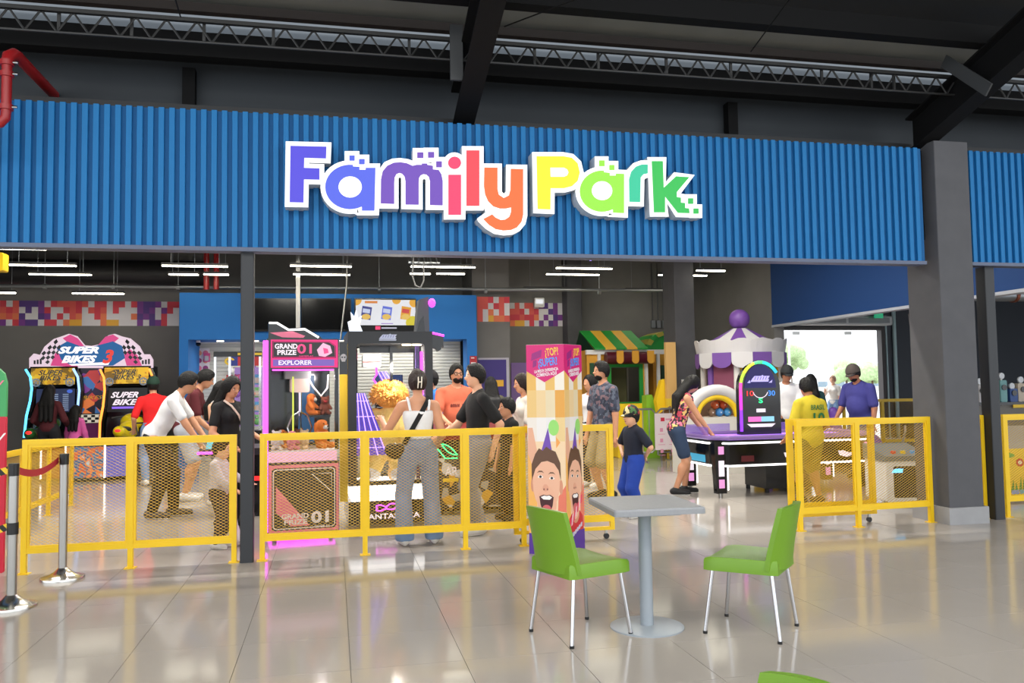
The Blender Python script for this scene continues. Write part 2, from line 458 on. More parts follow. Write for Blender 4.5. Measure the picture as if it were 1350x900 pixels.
# thin tie rods
for a, b, lb in (((665,35),(757,0),'thin dark tie rod slanting up from the middle black rafter'), ((990,68),(1040,0),'thin dark tie rod slanting across the pale roof strip near the corner column'), ((238,22),(232,2),'short thin dark rod hanging before the pale roof strip')):
    A = P(a[0],a[1],6.6); Bq = P(b[0],b[1],6.0)
    tag(B().cyl(A, Bq+(Bq-A)*.3, .006, n=6).build('tie_rod', m_darker), lb, 'rod')
# plug where the corner column meets the roof
# ------------------------------------------------------------------ columns and posts
def column(name, label, x0, x1, y0, y1, z1, mat, plinth=0):
    t = thing(name, label, 'column', ((x0+x1)/2, (y0+y1)/2, 0)); a, b = (x1-x0)/2, (y1-y0)/2
    B().bbox(-a, a, -b, b, plinth, z1, .012).build('shaft', mat, t)
    if plinth: B().box(-a-.03, a+.03, -b-.03, b+.03, 0, plinth).build('plinth', m_plinth, t)
    return t
column('corner_column', 'thick charcoal column with pale concrete plinth at the end of the blue fascia', 6.12, 6.53, 7.33, 7.82, 3.96, m_colgrey, .17)
pxx = P(325, 743, 7.45).x
column('steel_post', 'slim black steel post between the two yellow fence runs', pxx-.055, pxx+.055, 7.44, 7.55, ZB-.035, M('post_black', (40,42,46), .5))
xx = P(1319, 683, 7.45).x
column('steel_post', 'slim black steel post beside the charcoal corner column', xx-.06, xx+.06, 7.44, 7.58, ZB-.035, MATS['post_black'])
ca = P(878, 500, 15.6).x; cb_ = P(918, 500, 15.3).x
column('inner_column', 'tall charcoal column inside the arcade beside the striped play house', ca+.1, cb_, 15.3, 15.9, 5.4, m_colgrey)
xa = P(748, 450, 18.6).x; xb = P(769, 450, 18.5).x
column('wall_pier', 'charcoal pier on the back wall at the end of the pixel pattern band', xa, xb, 18.55, 19.0, 5.4, m_colgrey)
# protruding wall box next to the blue booth (carries the left piece of the pixel band)
x0 = P(629, 430, 17.6).x; x1 = P(672, 430, 17.6).x
struct(B().box(x0-.1, x1, 17.6, 19.0, 0, 5.4).build('wall_booth_side', m_dark))

# ------------------------------------------------------------------ pixel pattern bands (printed vinyl on the wall)
PC = {'w': (226,222,226), 'r': (226,68,84), 'o': (240,128,86), 'y': (240,180,64), 'p': (128,62,150), 'v': (92,60,140), 'm': (196,52,120), 'c': (236,98,90)}
PM = {k: M('vinyl_'+k, c, .6) for k, c in PC.items()}
def band(x0, x1, zt, zb, y, rows, par, name='pixel_band'):
    n = len(rows[0]); keys = list(PM); b = B(); dx = (x1-x0)/n; dz = (zt-zb)/len(rows)
    for r, row in enumerate(rows):
        for c, ch in enumerate(row):
            b.mat(keys.index(ch)).box(x0+c*dx, x0+(c+1)*dx, y-.006, y, zt-(r+1)*dz, zt-r*dz)
    return b.build(name, [PM[k] for k in keys], par)
a = P(0, 396, YW); c = P(236, 429.5, YW)
LROW = ['rwcvvvpwrcccrcwrrwrrwrpvvpwrr', 'crcwvwprwwrcrwcrcwrwwwpvpwprw', 'ocovwwvpwrwcowwrowwwwovpvwrww', 'pwrpvvwrrwoyywwwoyywwwpwvprww']
random.seed(3)
def rrow(n, seed):
    random.seed(seed); out = []
    for r in range(4):
        s = ''
        for cidx in range(n):
            t = math.sin(cidx*.62+.6)+random.uniform(-.45,.45)
            s += random.choice('www' if random.random() < .33 else ('rcco' if t > .1 else 'pvpm'))
            if r == 3 and t > .5 and random.random() < .55: s = s[:-1]+'y'
        out.append(s)
    return out
band(a.x, c.x, a.z, c.z, YW, LROW, wb)
band(a.x-29*(c.x-a.x)/29, a.x, a.z, c.z, YW, rrow(29, 11), wb)
a = P(629, 391, 17.6); c = P(672, 424, 17.6)
band(a.x, c.x, a.z, c.z, 17.6, ['ccrwcr','ccwrcw','cwowcw','cwyooc'], wb)
a = P(672, 399, YW); c = P(748, 430, YW)
band(a.x, c.x, a.z, c.z, YW, ['wcwccwpvwpwp','ccrwcrwwvpww','rrcrrowpwvpw','oyywrwpwvpwp'], wb)
# purple and lilac panels right of the booth
a = P(631, 474, 17.5); c = P(668, 474, 17.5)
B().box(a.x, c.x, 17.55, 17.6, 0, a.z).build('purple_panel', M('purple_panel', (66,52,132), .6), wb)
B().box(a.x, c.x+.06, 17.54, 17.6, a.z, a.z+.04).box(c.x, c.x+.06, 17.54, 17.6, 0, a.z).build('panel_frame', M('panel_frame', (190,186,200), .5), wb)
a = P(674, 478, 18.9); c = P(760, 478, 18.9)
B().box(a.x, c.x, 18.93, 19.0, 0, a.z).build('lilac_panel', M('lilac_panel', (150,120,190), .6), wb)

# ------------------------------------------------------------------ linear lamps
def tube_lamp(p, L, label, group, watts=0, wire=True, zc=5.4, w=.07, rz=0):
    t = thing('linear_lamp', label, 'lamp', p, rz, group)
    B().box(-L/2, L/2, -w/2, w/2, .012, .055).build('housing', M('lamp_housing', (70,70,72), .5), t)
    B().box(-L/2+.01, L/2-.01, -w/2+.008, w/2-.008, -.008, .012).build('diffuser', m_tube, t)
    if wire:
        for s in (-.36, .36): B().cyl((s*L,0,.055), (s*L,0,zc-p[2]), .004, n=5).build('suspension_wire', m_silver, t)
    if watts:
        a = bpy.data.lights.new('lamp_light', 'AREA'); a.shape = 'RECTANGLE'; a.size = L; a.size_y = w; a.energy = watts
        a.color = (1, .95, .86)
        ao = bpy.data.objects.new('lamp_light', a); COL.objects.link(ao); ao.parent = t; ao.location = (0,0,-.03)
    return t
TUBES = [(0,-26,61,328),(0,184,279,328),(0,378,468,329.5),(0,565,652,331.5),(0,766,807,337),
         (1,12,101,350),(1,213,301,351),(1,382,464,351),(1,541,627,352),(1,733,807,354),(1,918,956,357),
         (2,38,121,362),(2,222,262,362),(2,268,302,362),(2,386,462,362),(2,540,568,361),(2,575,613,361),(2,720,790,362),(2,868,932,363),
         (3,-20,21,386),(3,95,164,387),(3,690,753,381),(3,825,880,383)]
YT = [14.0, 15.0, 16.5, 18.0]
ROWN = ['above the claw machines', 'above the blue booth front', 'in the row before the back wall', 'close to the back wall']
for r, xa_, xb2, y in TUBES:
    a, b = P(xa_, y, YT[r]), P(xb2, y, YT[r])
    tube_lamp(((a.x+b.x)/2, YT[r], (a.z+b.z)/2), b.x-a.x, 'suspended white linear lamp hanging '+ROWN[r], 'arcade linear lamps')
# unseen lamps added over the fence to light the front of the arcade
for x in (-3.6, -1.2, 1.2, 3.6, 6.0):
    for y in (8.7, 10.4, 12.2):
        tube_lamp((x, y, 4.3), 1.15, 'added white linear lamp out of view behind the blue fascia', 'added arcade front lamps', watts=62)
# unseen lamps added above the food hall to light facade and floor
for x in (-5, -1.8, 1.4, 4.6, 7.8):
    for y in (-.5, 2.2):
        tube_lamp((x, y, 5.4), 1.5, 'added long linear lamp out of view above the food hall tables', 'added food hall lamps', watts=40, zc=rz_(y)-.02, w=.2)

# ------------------------------------------------------------------ sign letters
SIGN = thing('shop_sign', 'large backlit channel letter sign reading Family Park in rainbow colours on the blue fascia', 'sign', (0, YF-.035, 0))
def c4(p): return (360+p[0]/4.655, 170+p[1]/4.655)
def c5(p): return (640+p[0]/4.5, 170+p[1]/4.5)
def sp(p):                                       # photograph -> plane of the letters
    q = P(p[0], p[1], YF-.16); return (q.x, q.z)
def arc(cx, cy, rx, ry, a0, a1, n=22):
    return [(cx+rx*math.cos(math.radians(a0+(a1-a0)*i/n)), cy-ry*math.sin(math.radians(a0+(a1-a0)*i/n))) for i in range(n+1)]
def area(p): return sum(p[i][0]*p[(i+1)%len(p)][1]-p[(i+1)%len(p)][0]*p[i][1] for i in range(len(p)))/2
def offset(p, d):
    n = len(p); sg = 1 if area(p) > 0 else -1; out = []
    for i in range(n):
        a, b, c = Vector(p[i-1]), Vector(p[i]), Vector(p[(i+1)%n])
        u, v = (b-a).normalized(), (c-b).normalized()
        n1, n2 = Vector((u.y,-u.x))*sg, Vector((v.y,-v.x))*sg
        m = n1+n2
        if m.length < .3: m = n1
        else: m = m/m.length_squared*2
        if m.length > 1.6: m = m.normalized()*1.6
        out.append(tuple(b+m*d))
    return out
def sq(x0, y0, x1, y1): return [(x0,y0),(x1,y0),(x1,y1),(x0,y1)]
LET = []
LET.append(('F', c4, [[(107,105),(328,110),(325,182),(192,178),(190,240),(285,243),(285,312),(190,310),(187,452),(102,450)]], [], (70,58,214)))
LET.append(('a', c4, [[(628,240),(622,502),(545,502),(545,482)]+arc(472,357,152,136,-62,-277)+[(490,232),(530,234),(530,252),(568,252),(568,240)], arc(473,357,72,66,0,345)],
            [sq(468,164,501,196), sq(527,186,562,218)], (72,92,226)))
LET.append(('m', c4, [[(660,458),(662,310),(672,262),(700,228),(740,209),(780,206),(820,212),(855,228),(880,222),(912,222),(912,214),(945,214),(945,222),(980,228),(980,250),(1015,253),(1032,280),(1040,320),(1040,470),(962,468),(962,320),(955,295),(940,281),(922,278),(905,286),(895,302),(893,330),(893,466),(812,465),(812,320),(806,292),(790,275),(774,271),(757,278),(746,298),(743,330),(743,461)]],
            [sq(884,145,922,180), sq(950,143,988,178), sq(1000,200,1035,237)], (104,58,180)))
LET.append(('i', c4, [sq(1075,282,1153,528)], [arc(1113,209,40,38,0,345,20)], (238,44,100)))
LET.append(('l', c4, [sq(1185,133,1265,473)], [], (238,54,72)))
LET.append(('y', c5, [[(-8,230),(70,231),(70,360),(78,392),(107,411),(138,395),(147,360),(149,238),(222,240),(222,510),(212,552),(185,585),(150,600),(105,603),(60,595),(20,570),(-14,535),(38,508),(58,527),(88,541),(115,539),(140,522),(150,495),(151,466),(120,473),(85,473),(45,460),(15,430),(-3,390),(-10,340)]], [], (255,104,30)))
LET.append(('P', c5, [[(302,163),(460,163),(510,172),(545,205),(558,260),(545,310),(512,340),(465,352),(385,352),(384,478),(308,475)],
                      [(383,230),(465,230),(484,240),(492,257),(484,276),(465,285),(385,285)]], [], (255,238,10)))
LET.append(('a', c5, [[(820,268),(820,500),(755,497),(755,478)]+arc(690,370,132,122,-62,-275)+[(700,258),(735,262),(735,278),(772,278),(772,266)], arc(690,367,62,57,0,345)],
            [sq(672,188,705,222), sq(733,215,763,245)], (148,230,50)))
LET.append(('r', c5, [[(852,433),(850,300),(862,255),(890,225),(925,212),(960,212),(960,265),(935,270),(918,290),(915,435)]], [], (20,196,150)))
LET.append(('k', c5, [[(985,192),(1050,192),(1055,350),(1128,282),(1207,287),(1133,375),(1133,405),(1157,408),(1157,438),(1182,440),(1182,470),(1205,472),(1208,500),(1140,498),(1063,400),(1063,495),(998,495)]],
            [sq(1200,412,1230,445), sq(1232,472,1262,503)], (14,186,70)))
BACK = {2: [(636,487),(638,300),(650,250),(682,205),(730,183),(780,179),(830,186),(862,198),(1010,215),(1055,232),(1067,320),(1067,498),(936,496),(936,312),(927,306),(918,312),(918,495),(786,491),(786,302),(778,296),(770,302),(770,490)],
        5: [(-35,205),(97,206),(97,372),(108,384),(120,372),(122,212),(247,213),(248,515),(236,565),(203,605),(160,627),(105,632),(50,622),(0,592),(-45,548),(-50,532),(0,494),(-20,440),(-32,390),(-37,340)]}
m_box = M('sign_return', (196,204,212), .5); m_face = E('sign_white_face', (255,255,255), 1.35)
for k, (ch, cv, main, ext, col) in enumerate(LET):
    d = .040; yb = .034; y0 = -.125-.0012*(k % 3)
    mc = E('sign_face_%s_%d' % (ch, k), col, 1.08)
    mp = [[sp(cv(q)) for q in poly] for poly in main]; ex = [[sp(cv(q)) for q in poly] for poly in ext]
    body = B(); front = B(); face = B()
    for poly in [mp[0]]+ex:
        o2 = [sp(cv(q)) for q in BACK[k]] if (k in BACK and poly is mp[0]) else offset(poly, d)
        body.prism(o2, y0, yb); front.prism(o2, y0-.004, y0)
    face.prism(mp if len(mp) > 1 else mp[0], y0-.012, y0-.004)
    for poly in ex: face.prism(poly, y0-.012, y0-.004)
    lt = body.build('letter_box', m_box, SIGN)
    front.build('white_front', m_face, lt); face.build('letter_face', mc, lt)

# ------------------------------------------------------------------ yellow fences with expanded-metal infill
m_mesh = M('yellow_mesh_shaded', (190,148,22), .5)  # darker than the frame: shade on the strands put into the colour
def infill_mesh(W, H, dx=.046, dz=.026, t=.0015):
    """expanded metal: zigzag strands, each a flat ribbon"""
    b = B(); nx = max(1, int(round(W/dx))); nz = int(H/dz); dx = W/nx; vs = []; fs = []
    for j in range(nz+1):
        z = j*dz
        for sgn in (1, -1):
            o = len(vs)
            for i in range(2*nx+1):
                zz = z + (sgn*dz/2 if i % 2 else 0)
                zz = min(max(zz, 0), H)
                vs += [(i*dx/2, -.002, zz-t), (i*dx/2, .002, zz+t)]
            fs += [(o+2*i, o+2*i+2, o+2*i+3, o+2*i+1) for i in range(2*nx)]
    b.add(vs, fs); return b.mesh('mesh_infill', m_mesh)
IM = {}
FH = 1.09
def fence(label, A, Bp, bays, group=None, gate=False, feet=True, name='fence', FH=1.09):
    A = Vector(A); Bp = Vector(Bp); d = Bp-A; L = d.length; rz = math.atan2(d.y, d.x)
    t = thing(name, label, 'gate' if gate else 'fence', (A.x, A.y, 0), rz, group)
    s = .042; z0 = .165; xs = [L*f for f in bays]
    B().box(-s/2, L+s/2, -s/2, s/2, FH-s, FH).build('top_rail', m_yellow, t)
    B().box(-s/2+.001, L+s/2-.001, -s/2+.002, s/2-.002, z0, z0+s).build('bottom_rail', m_yellow, t)
    for x in xs:
        B().box(x-s/2, x+s/2, -s/2, s/2, 0 if feet else z0+s, FH-s).build('post', m_yellow, t) if not feet else \
            B().box(x-s/2, x+s/2, -s/2, s/2, .006, FH-s).build('post', m_yellow, t)
        if feet: B().box(x-.045, x+.045, -.04, .04, 0, .006).build('foot_plate', m_yellow, t)
    for i in range(len(xs)-1):
        a, b = xs[i]+s/2, xs[i+1]-s/2
        fr = B(); q = .02
        fr.box(a, b, -.014, .014, z0+s, z0+s+q).box(a, b, -.014, .014, FH-s-q, FH-s)
        fr.box(a, a+q, -.014, .014, z0+s+q, FH-s-q).box(b-q, b, -.014, .014, z0+s+q, FH-s-q)
        f = fr.build('infill_frame', m_yellow, t)
        W, H = b-a-2*q, FH-2*s-2*q-z0; key = (round(W,3), round(H,3))
        if key not in IM: IM[key] = infill_mesh(W, H)
        stuff(link('mesh_infill', IM[key], f, (a+q, 0, z0+s+q)))
    if gate:
        B().box(-s/2, L+s/2, -s/2, s/2, .085, .085+.03).build('caster_rail', m_yellow, t)
        for x in (.06, L-.06):
            B().box(x-.012, x+.012, -.012, .012, .05, .085).build('caster_fork', m_steel, t)
            B().cyl((x,-.012,.027), (x,.012,.027), .027, n=12).build('caster_wheel', m_black, t)
        for x in (0, L):
            B().box(x-s/2, x+s/2, -s/2, s/2, .115, z0).build('caster_post', m_yellow, t)
    return t
fy = 7.50
X = lambda px: P(px, 650, fy).x
fence('yellow mesh fence behind the steel belt stanchions', (X(33),fy), (X(309),fy), [0, (X(173)-X(33))/(X(309)-X(33)), 1])
xs = [346, 481, 613, 690]
fence('long yellow mesh fence before the two claw machines', (X(346),fy), (X(690),fy), [(X(p)-X(346))/(X(690)-X(346)) for p in xs])
fence('yellow mesh gate on casters behind the printed advertising pillar', (P(680,650,7.62).x,7.62), (P(806,650,7.62).x,7.62), [0,1], gate=True, feet=False, name='fence_gate')
B().box(-.02,.02,-.02,.02,0,1.09)
fence('yellow mesh fence between the air hockey table and corner column', (X(1050),fy-.05), (X(1228),fy+.02), [0, (X(1129)-X(1050))/(X(1228)-X(1050)), 1])
fence('yellow mesh gate on casters parked behind the fence of the corner column', (P(1042,650,7.75).x,7.75), (P(1149,650,7.75).x,7.72), [0,1], gate=True, feet=False, name='fence_gate')
fence('short yellow mesh fence between corner column and slim post', (6.56,7.56), (X(1303),7.56), [0,1])
fence('yellow mesh fence in front of the flowered yellow game', (X(1333),7.56), (X(1333)+1.6,7.56), [0,.5,1])
fence('yellow mesh side fence running back beside the racing bikes', (-3.37,8.2), (-3.37,11.9), [0,.27,.52,.76,1], FH=.86)

# ------------------------------------------------------------------ stanchions
def stanchion(p, label):
    t = thing('stanchion', label, 'stanchion', (p.x,p.y,0))
    B().lathe([(0,.095),(.034,.09),(.045,.078),(.065,.058),(.10,.036),(.14,.024),(.158,.02),(.16,.012),(.16,0),(0,0)], 40).build('base', M('polished_steel',(206,204,198),.24,metal=1), t, smooth=True)
    B().cyl((0,0,.045),(0,0,.90), .031, n=20).build('pole', m_steel, t, smooth=True)
    B().cyl((0,0,.90),(0,0,.985), .034, n=20).box(-.012,.012,-.04,.04,.905,.975).build('belt_head', m_black, t, smooth=True)
    return t
sA = P(84, 650, 7.22); sB = F(15, 801)
stanchion(sA, 'steel belt stanchion by the yellow fence with the red belt clipped in')
tB = stanchion(sB, 'steel belt stanchion next to the red and green board')
B().cyl((0,0,.50),(0,0,.58), .036, n=20).build('tape_collar', m_black, tB)
m_belt = M('red_webbing', (176,24,40), .7)
def ribbon(a, b, sag, hgt, mat, name, n=16):
    b_ = B(); vs = []
    for i in range(n+1):
        t = i/n; p = a.lerp(b, t); z = p.z-sag*4*t*(1-t)
        vs += [(p.x,p.y,z-hgt/2), (p.x,p.y,z+hgt/2), (p.x,p.y+.003,z+hgt/2), (p.x,p.y+.003,z-hgt/2)]
    fs = []
    for i in range(n):
        for j in range(4): fs.append((4*i+j, 4*i+(j+1)%4, 4*i+4+(j+1)%4, 4*i+4+j))
    return b_.add(vs, fs).build(name, mat)
tag(ribbon(Vector((sB.x+.03,sB.y+.02,.93)), Vector((sA.x-.04,sA.y,.94)), .05, .05, m_belt, 'barrier_belt'), 'red webbing belt between the two steel stanchions', 'belt')
m_haz = bpy.data.materials.new('hazard_tape'); m_haz.use_nodes = True
_t = m_haz.node_tree; _w = _t.nodes.new('ShaderNodeTexWave'); _w.bands_direction = 'DIAGONAL'; _w.inputs['Scale'].default_value = 7
_r = _t.nodes.new('ShaderNodeValToRGB'); _r.color_ramp.interpolation = 'CONSTANT'; _r.color_ramp.elements[0].color = lin((18,18,18))+(1,)
_r.color_ramp.elements[1].position = .5; _r.color_ramp.elements[1].color = lin((232,190,30))+(1,)
_c = _t.nodes.new('ShaderNodeTexCoord'); _t.links.new(_c.outputs['Object'], _w.inputs[0]); _t.links.new(_w.outputs['Fac'], _r.inputs[0])
_t.links.new(_r.outputs[0], _t.nodes['Principled BSDF'].inputs[0])
for z, lb in ((.94,'upper'), (.55,'lower')):
    tag(ribbon(Vector((sB.x-1.1,sB.y-.25,z)), Vector((sB.x-.04,sB.y,z)), .09, .05, m_haz, 'hazard_tape'), lb+' black and yellow hazard tape tied to the steel stanchion', 'tape')
# red and green board at the left edge
bp = F(12, 757)
bd = thing('display_board', 'tall red display board with green rounded top beside the stanchions', 'board', (bp.x-.375, bp.y+.1, 0))
B().bbox(-.30,.30,-.02,.02,0,1.28,.01,'y').build('red_panel', M('red_board', (196,22,52), .5), bd)
B().prism([(-.30,1.28),(.30,1.28),(.30,1.56),(.28,1.64),(.22,1.70),(.12,1.73),(-.12,1.73),(-.22,1.70),(-.28,1.64),(-.30,1.56)], -.02,.02).build('green_panel', M('green_board', (64,158,92), .5), bd)
text('ly', .14, M('pink_print', (236,120,150), .5), bd, (.22,-.022,1.56), shear=.3)
text('y', .16, m_white, bd, (.25,-.022,1.12), shear=.3)

# ------------------------------------------------------------------ printed advertising pillar
pa, pb_, pc = F(698,729.5), F(748,731), F(771,722.5)
AH = 1.835
ad = thing('advertising_pillar', 'three-sided printed advertising pillar with a laughing boy between fence and table', 'advertising pillar', (pb_.x,pb_.y,0))
V2 = lambda p: Vector((p.x-pb_.x, p.y-pb_.y, 0))
qa, qc = V2(pa), V2(pc)
core = B(); core.add([(qa.x,qa.y,0),(0,0,0),(qc.x,qc.y,0),(qa.x,qa.y,AH),(0,0,AH),(qc.x,qc.y,AH)], [(0,2,1),(3,4,5),(0,1,4,3),(1,2,5,4),(2,0,3,5)])
core.build('core', M('pillar_card', (222,214,198), .5), ad)
def side(a, b, w0, full):
    """print on one face: u along the face, z up; lies 1-3 mm proud"""
    d = (b-a); L = d.length; d.normalize(); nrm = Vector((d.y, -d.x, 0))
    def mp(u, z, k): q = a + d*(u*L) + nrm*k; return (q.x, q.y, z)
    s = AH/1.835
    def poly(name, pts, col, k=.002, emit=0):
        m = M('print_%d_%d_%d' % col, col, .45)
        B().prism(pts, 0, 1, mp=lambda x,z,y: mp(x, z, k if y == 0 else .0003)).build(name, m, ad)
    def el(name, u, z, ru, rz_2, col, k=.002, n=20, a0=0, a1=360, rot=0):
        pts = []
        for i in range(n):
            t = math.radians(a0+(a1-a0)*i/n); x, y = ru*math.cos(t), rz_2*math.sin(t)/L
            pts.append((u+x*math.cos(rot)-y*math.sin(rot), z+(x*math.sin(rot)+y*math.cos(rot))*L))
        poly(name, pts, col, k)
    poly('purple_foot', [(0,0),(1,0),(1,.18),(0,.18)], (78,40,140))
    poly('photo_ground', [(0,.18),(1,.18),(1,.98),(0,.98)], (236,206,168))
    poly('warm_blur', [(0,.18),(.25,.18),(.2,.8),(0,.9)], (238,176,90), .0025)
    poly('warm_blur', [(.75,.2),(1,.2),(1,.6),(.8,.5)], (226,120,96), .0025)
    # checkered upper part
    for r, (z0, z1, cs) in enumerate(((1.43,1.60,((226,178,92),(232,222,206),(226,182,100),(232,224,210))),
                                      (1.19,1.43,((228,190,122),(230,200,150),(224,206,170),(222,160,70))),
                                      (.98,1.19,((230,220,210),(232,226,222),(228,224,222),(228,198,140))))):
        for c_, col in enumerate(cs): poly('check', [(c_/4,z0),(c_/4+.25,z0),(c_/4+.25,z1),(c_/4,z1)], col, .0022)
    poly('header', [(0,1.60),(.48,1.50),(1,1.60),(1,AH-.002),(0,AH-.002)], (206,24,112), .004)
    rot = (PI/2, 0, math.atan2(d.y, d.x))
    def tx(body, u, z, size, col, wd, tilt=.12, k=.006):
        p_ = mp(u, z, k); o = text(body, size, M('print_%d_%d_%d' % col, col, .45), ad, p_, rot, bold=.02, width=wd*L, ext=.001)
        o.rotation_euler = (Matrix.Rotation(rot[2],3,'Z') @ Matrix.Rotation(PI/2,3,'X') @ Matrix.Rotation(tilt,3,'Z')).to_euler()
    poly('purple_word', [(.13,1.69),(.40,1.725),(.42,1.79),(.15,1.755)], (150,28,118), .005); poly('purple_word', [(.17,1.63),(.27,1.645),(.28,1.70),(.18,1.69)], (140,28,118), .005); tx('¿TOP?', .68, 1.765, .095, (238,190,70), .36)
    tx('¿SUPER?', .57, 1.675, .095, (70,150,235), .52)
    tx('LA MEJOR EXPERIENCIA', .53, 1.605, .036, (240,230,235), .64); tx('COMIENZA AQUÍ', .54, 1.570, .042, (240,230,235), .54)
    # laughing boy
    poly('arm', [(.02,1.10),(.14,1.10),(.30,.80),(.14,.74),(.0,.88)], (226,170,140), .003)
    el('balloon', .70, 1.10, .14, .07, (150,214,110), .003)
    poly('party_hat', [(.33,.86),(.55,1.10),(.66,.86)], (110,70,170), .003)
    poly('bow', [(.76,1.02),(.87,.97),(.99,1.02),(.99,.92),(.87,.97),(.76,.92)], (236,160,80), .003)
    poly('shirt', [(.10,.18),(.94,.18),(.90,.30),(.70,.36),(.34,.36),(.14,.30)], (196,34,40), .003)
    el('neck', .50, .33, .20, .08, (206,140,108), .0035)
    el('ear', .12, .60, .05, .06, (212,146,116), .0035); el('ear', .87, .58, .05, .065, (212,146,116), .0035)
    el('head', .48, .62, .36, .25, (232,178,148), .004)
    el('jaw', .49, .44, .255, .155, (231,175,145), .0042)
    poly('hair', [(.10,.64),(.10,.78),(.20,.87),(.30,.92),(.40,.90),(.50,.935),(.60,.91),(.74,.89),(.86,.79),(.87,.64),(.81,.73),(.70,.785),(.52,.81),(.36,.80),(.20,.74)], (96,64,44), .005)
    for ue, ze_ in ((.33,.672), (.63,.660)):
        poly('eye', [(ue-.075,ze_-.006),(ue-.04,ze_+.012),(ue+.03,ze_+.013),(ue+.075,ze_-.006),(ue+.03,ze_-.012),(ue-.04,ze_-.012)], (244,234,228), .005)
        el('pupil', ue, ze_, .034, .011, (40,30,30), .006)
        poly('brow', [(ue-.10,ze_+.03),(ue-.04,ze_+.052),(ue+.04,ze_+.052),(ue+.10,ze_+.03),(ue+.04,ze_+.040),(ue-.04,ze_+.040)], (110,76,56), .005)
    el('nose', .46, .575, .075, .032, (222,160,132), .005); el('nostril', .42, .562, .022, .009, (150,90,76), .006); el('nostril', .51, .562, .022, .009, (150,90,76), .006)
    poly('mouth', [(.29,.50),(.40,.515),(.48,.51),(.58,.515),(.67,.495),(.64,.42),(.57,.36),(.48,.345),(.39,.36),(.32,.43)], (66,18,22), .005)
    el('tongue', .48, .39, .12, .038, (206,96,100), .006); poly('teeth', [(.33,.495),(.42,.508),(.48,.503),(.56,.508),(.63,.492),(.57,.472),(.40,.474)], (246,240,236), .006)
    if full == 2:
        for k in range(7): poly('script_stroke', [(.12+.11*k,.20+.035*k),(.18+.11*k,.21+.035*k),(.26+.10*k,.31+.03*k),(.20+.10*k,.30+.03*k)], ((226,70,100),(236,190,200))[k % 2], .007)
        for k in range(6): poly('script_stroke', [(.20+.11*k,.125+.016*k),(.28+.11*k,.13+.016*k),(.30+.11*k,.165+.016*k),(.22+.11*k,.16+.016*k)], (196,190,206), .007)
side(qa, Vector((0,0,0)), 0, 1)
side(Vector((0,0,0)), qc, 0, 2)

# ------------------------------------------------------------------ table and chairs
m_ttop = M('table_laminate', (140,142,146), .45, var=.05, vs=40)
m_tleg = M('table_grey_powder', (150,158,166), .38)
def table(loc, rz, label, S=.66, S2=.66):
    t = thing('table', label, 'table', loc, rz)
    b = B(); r = rrect(-S/2,S/2,-S2/2,S2/2,.02)
    n = len(r); vs = []
    for k, z in ((1,.712),(1,.74),(.985,.75)): vs += [(x*k,y*k,z) for x,y in r]
    fs = [tuple(range(n-1,-1,-1)), tuple(range(2*n,3*n))] + [(q*n+i,q*n+(i+1)%n,(q+1)*n+(i+1)%n,(q+1)*n+i) for q in (0,1) for i in range(n)]
    b.add(vs, fs).build('table_top', m_ttop, t)
    B().cbox(0,0,.70,.34,.34,.024).build('top_bracket', m_tleg, t)
    B().cyl((0,0,.01),(0,0,.69), .04, n=24).build('pedestal', m_tleg, t, smooth=True)
    B().lathe([(0,.016),(.05,.016),(.21,.011),(.222,.007),(.222,0),(0,0)], 40).build('base_plate', m_tleg, t, smooth=True)
    return t
tc_ = F(853, 826)
tl, tn, tr = PZ(773.5,663,.75), PZ(808,683,.75), PZ(936,677.5,.75)
ang = math.atan2(tr.y-tn.y, tr.x-tn.x)
table((tc_.x, tc_.y, 0), ang, 'square grey pedestal table between the two green chairs', S=(tr-tn).length, S2=min(.75,(tl-tn).length))
m_green = M('green_polypropylene', (104,146,24), .38, bump=.08, bs=500)
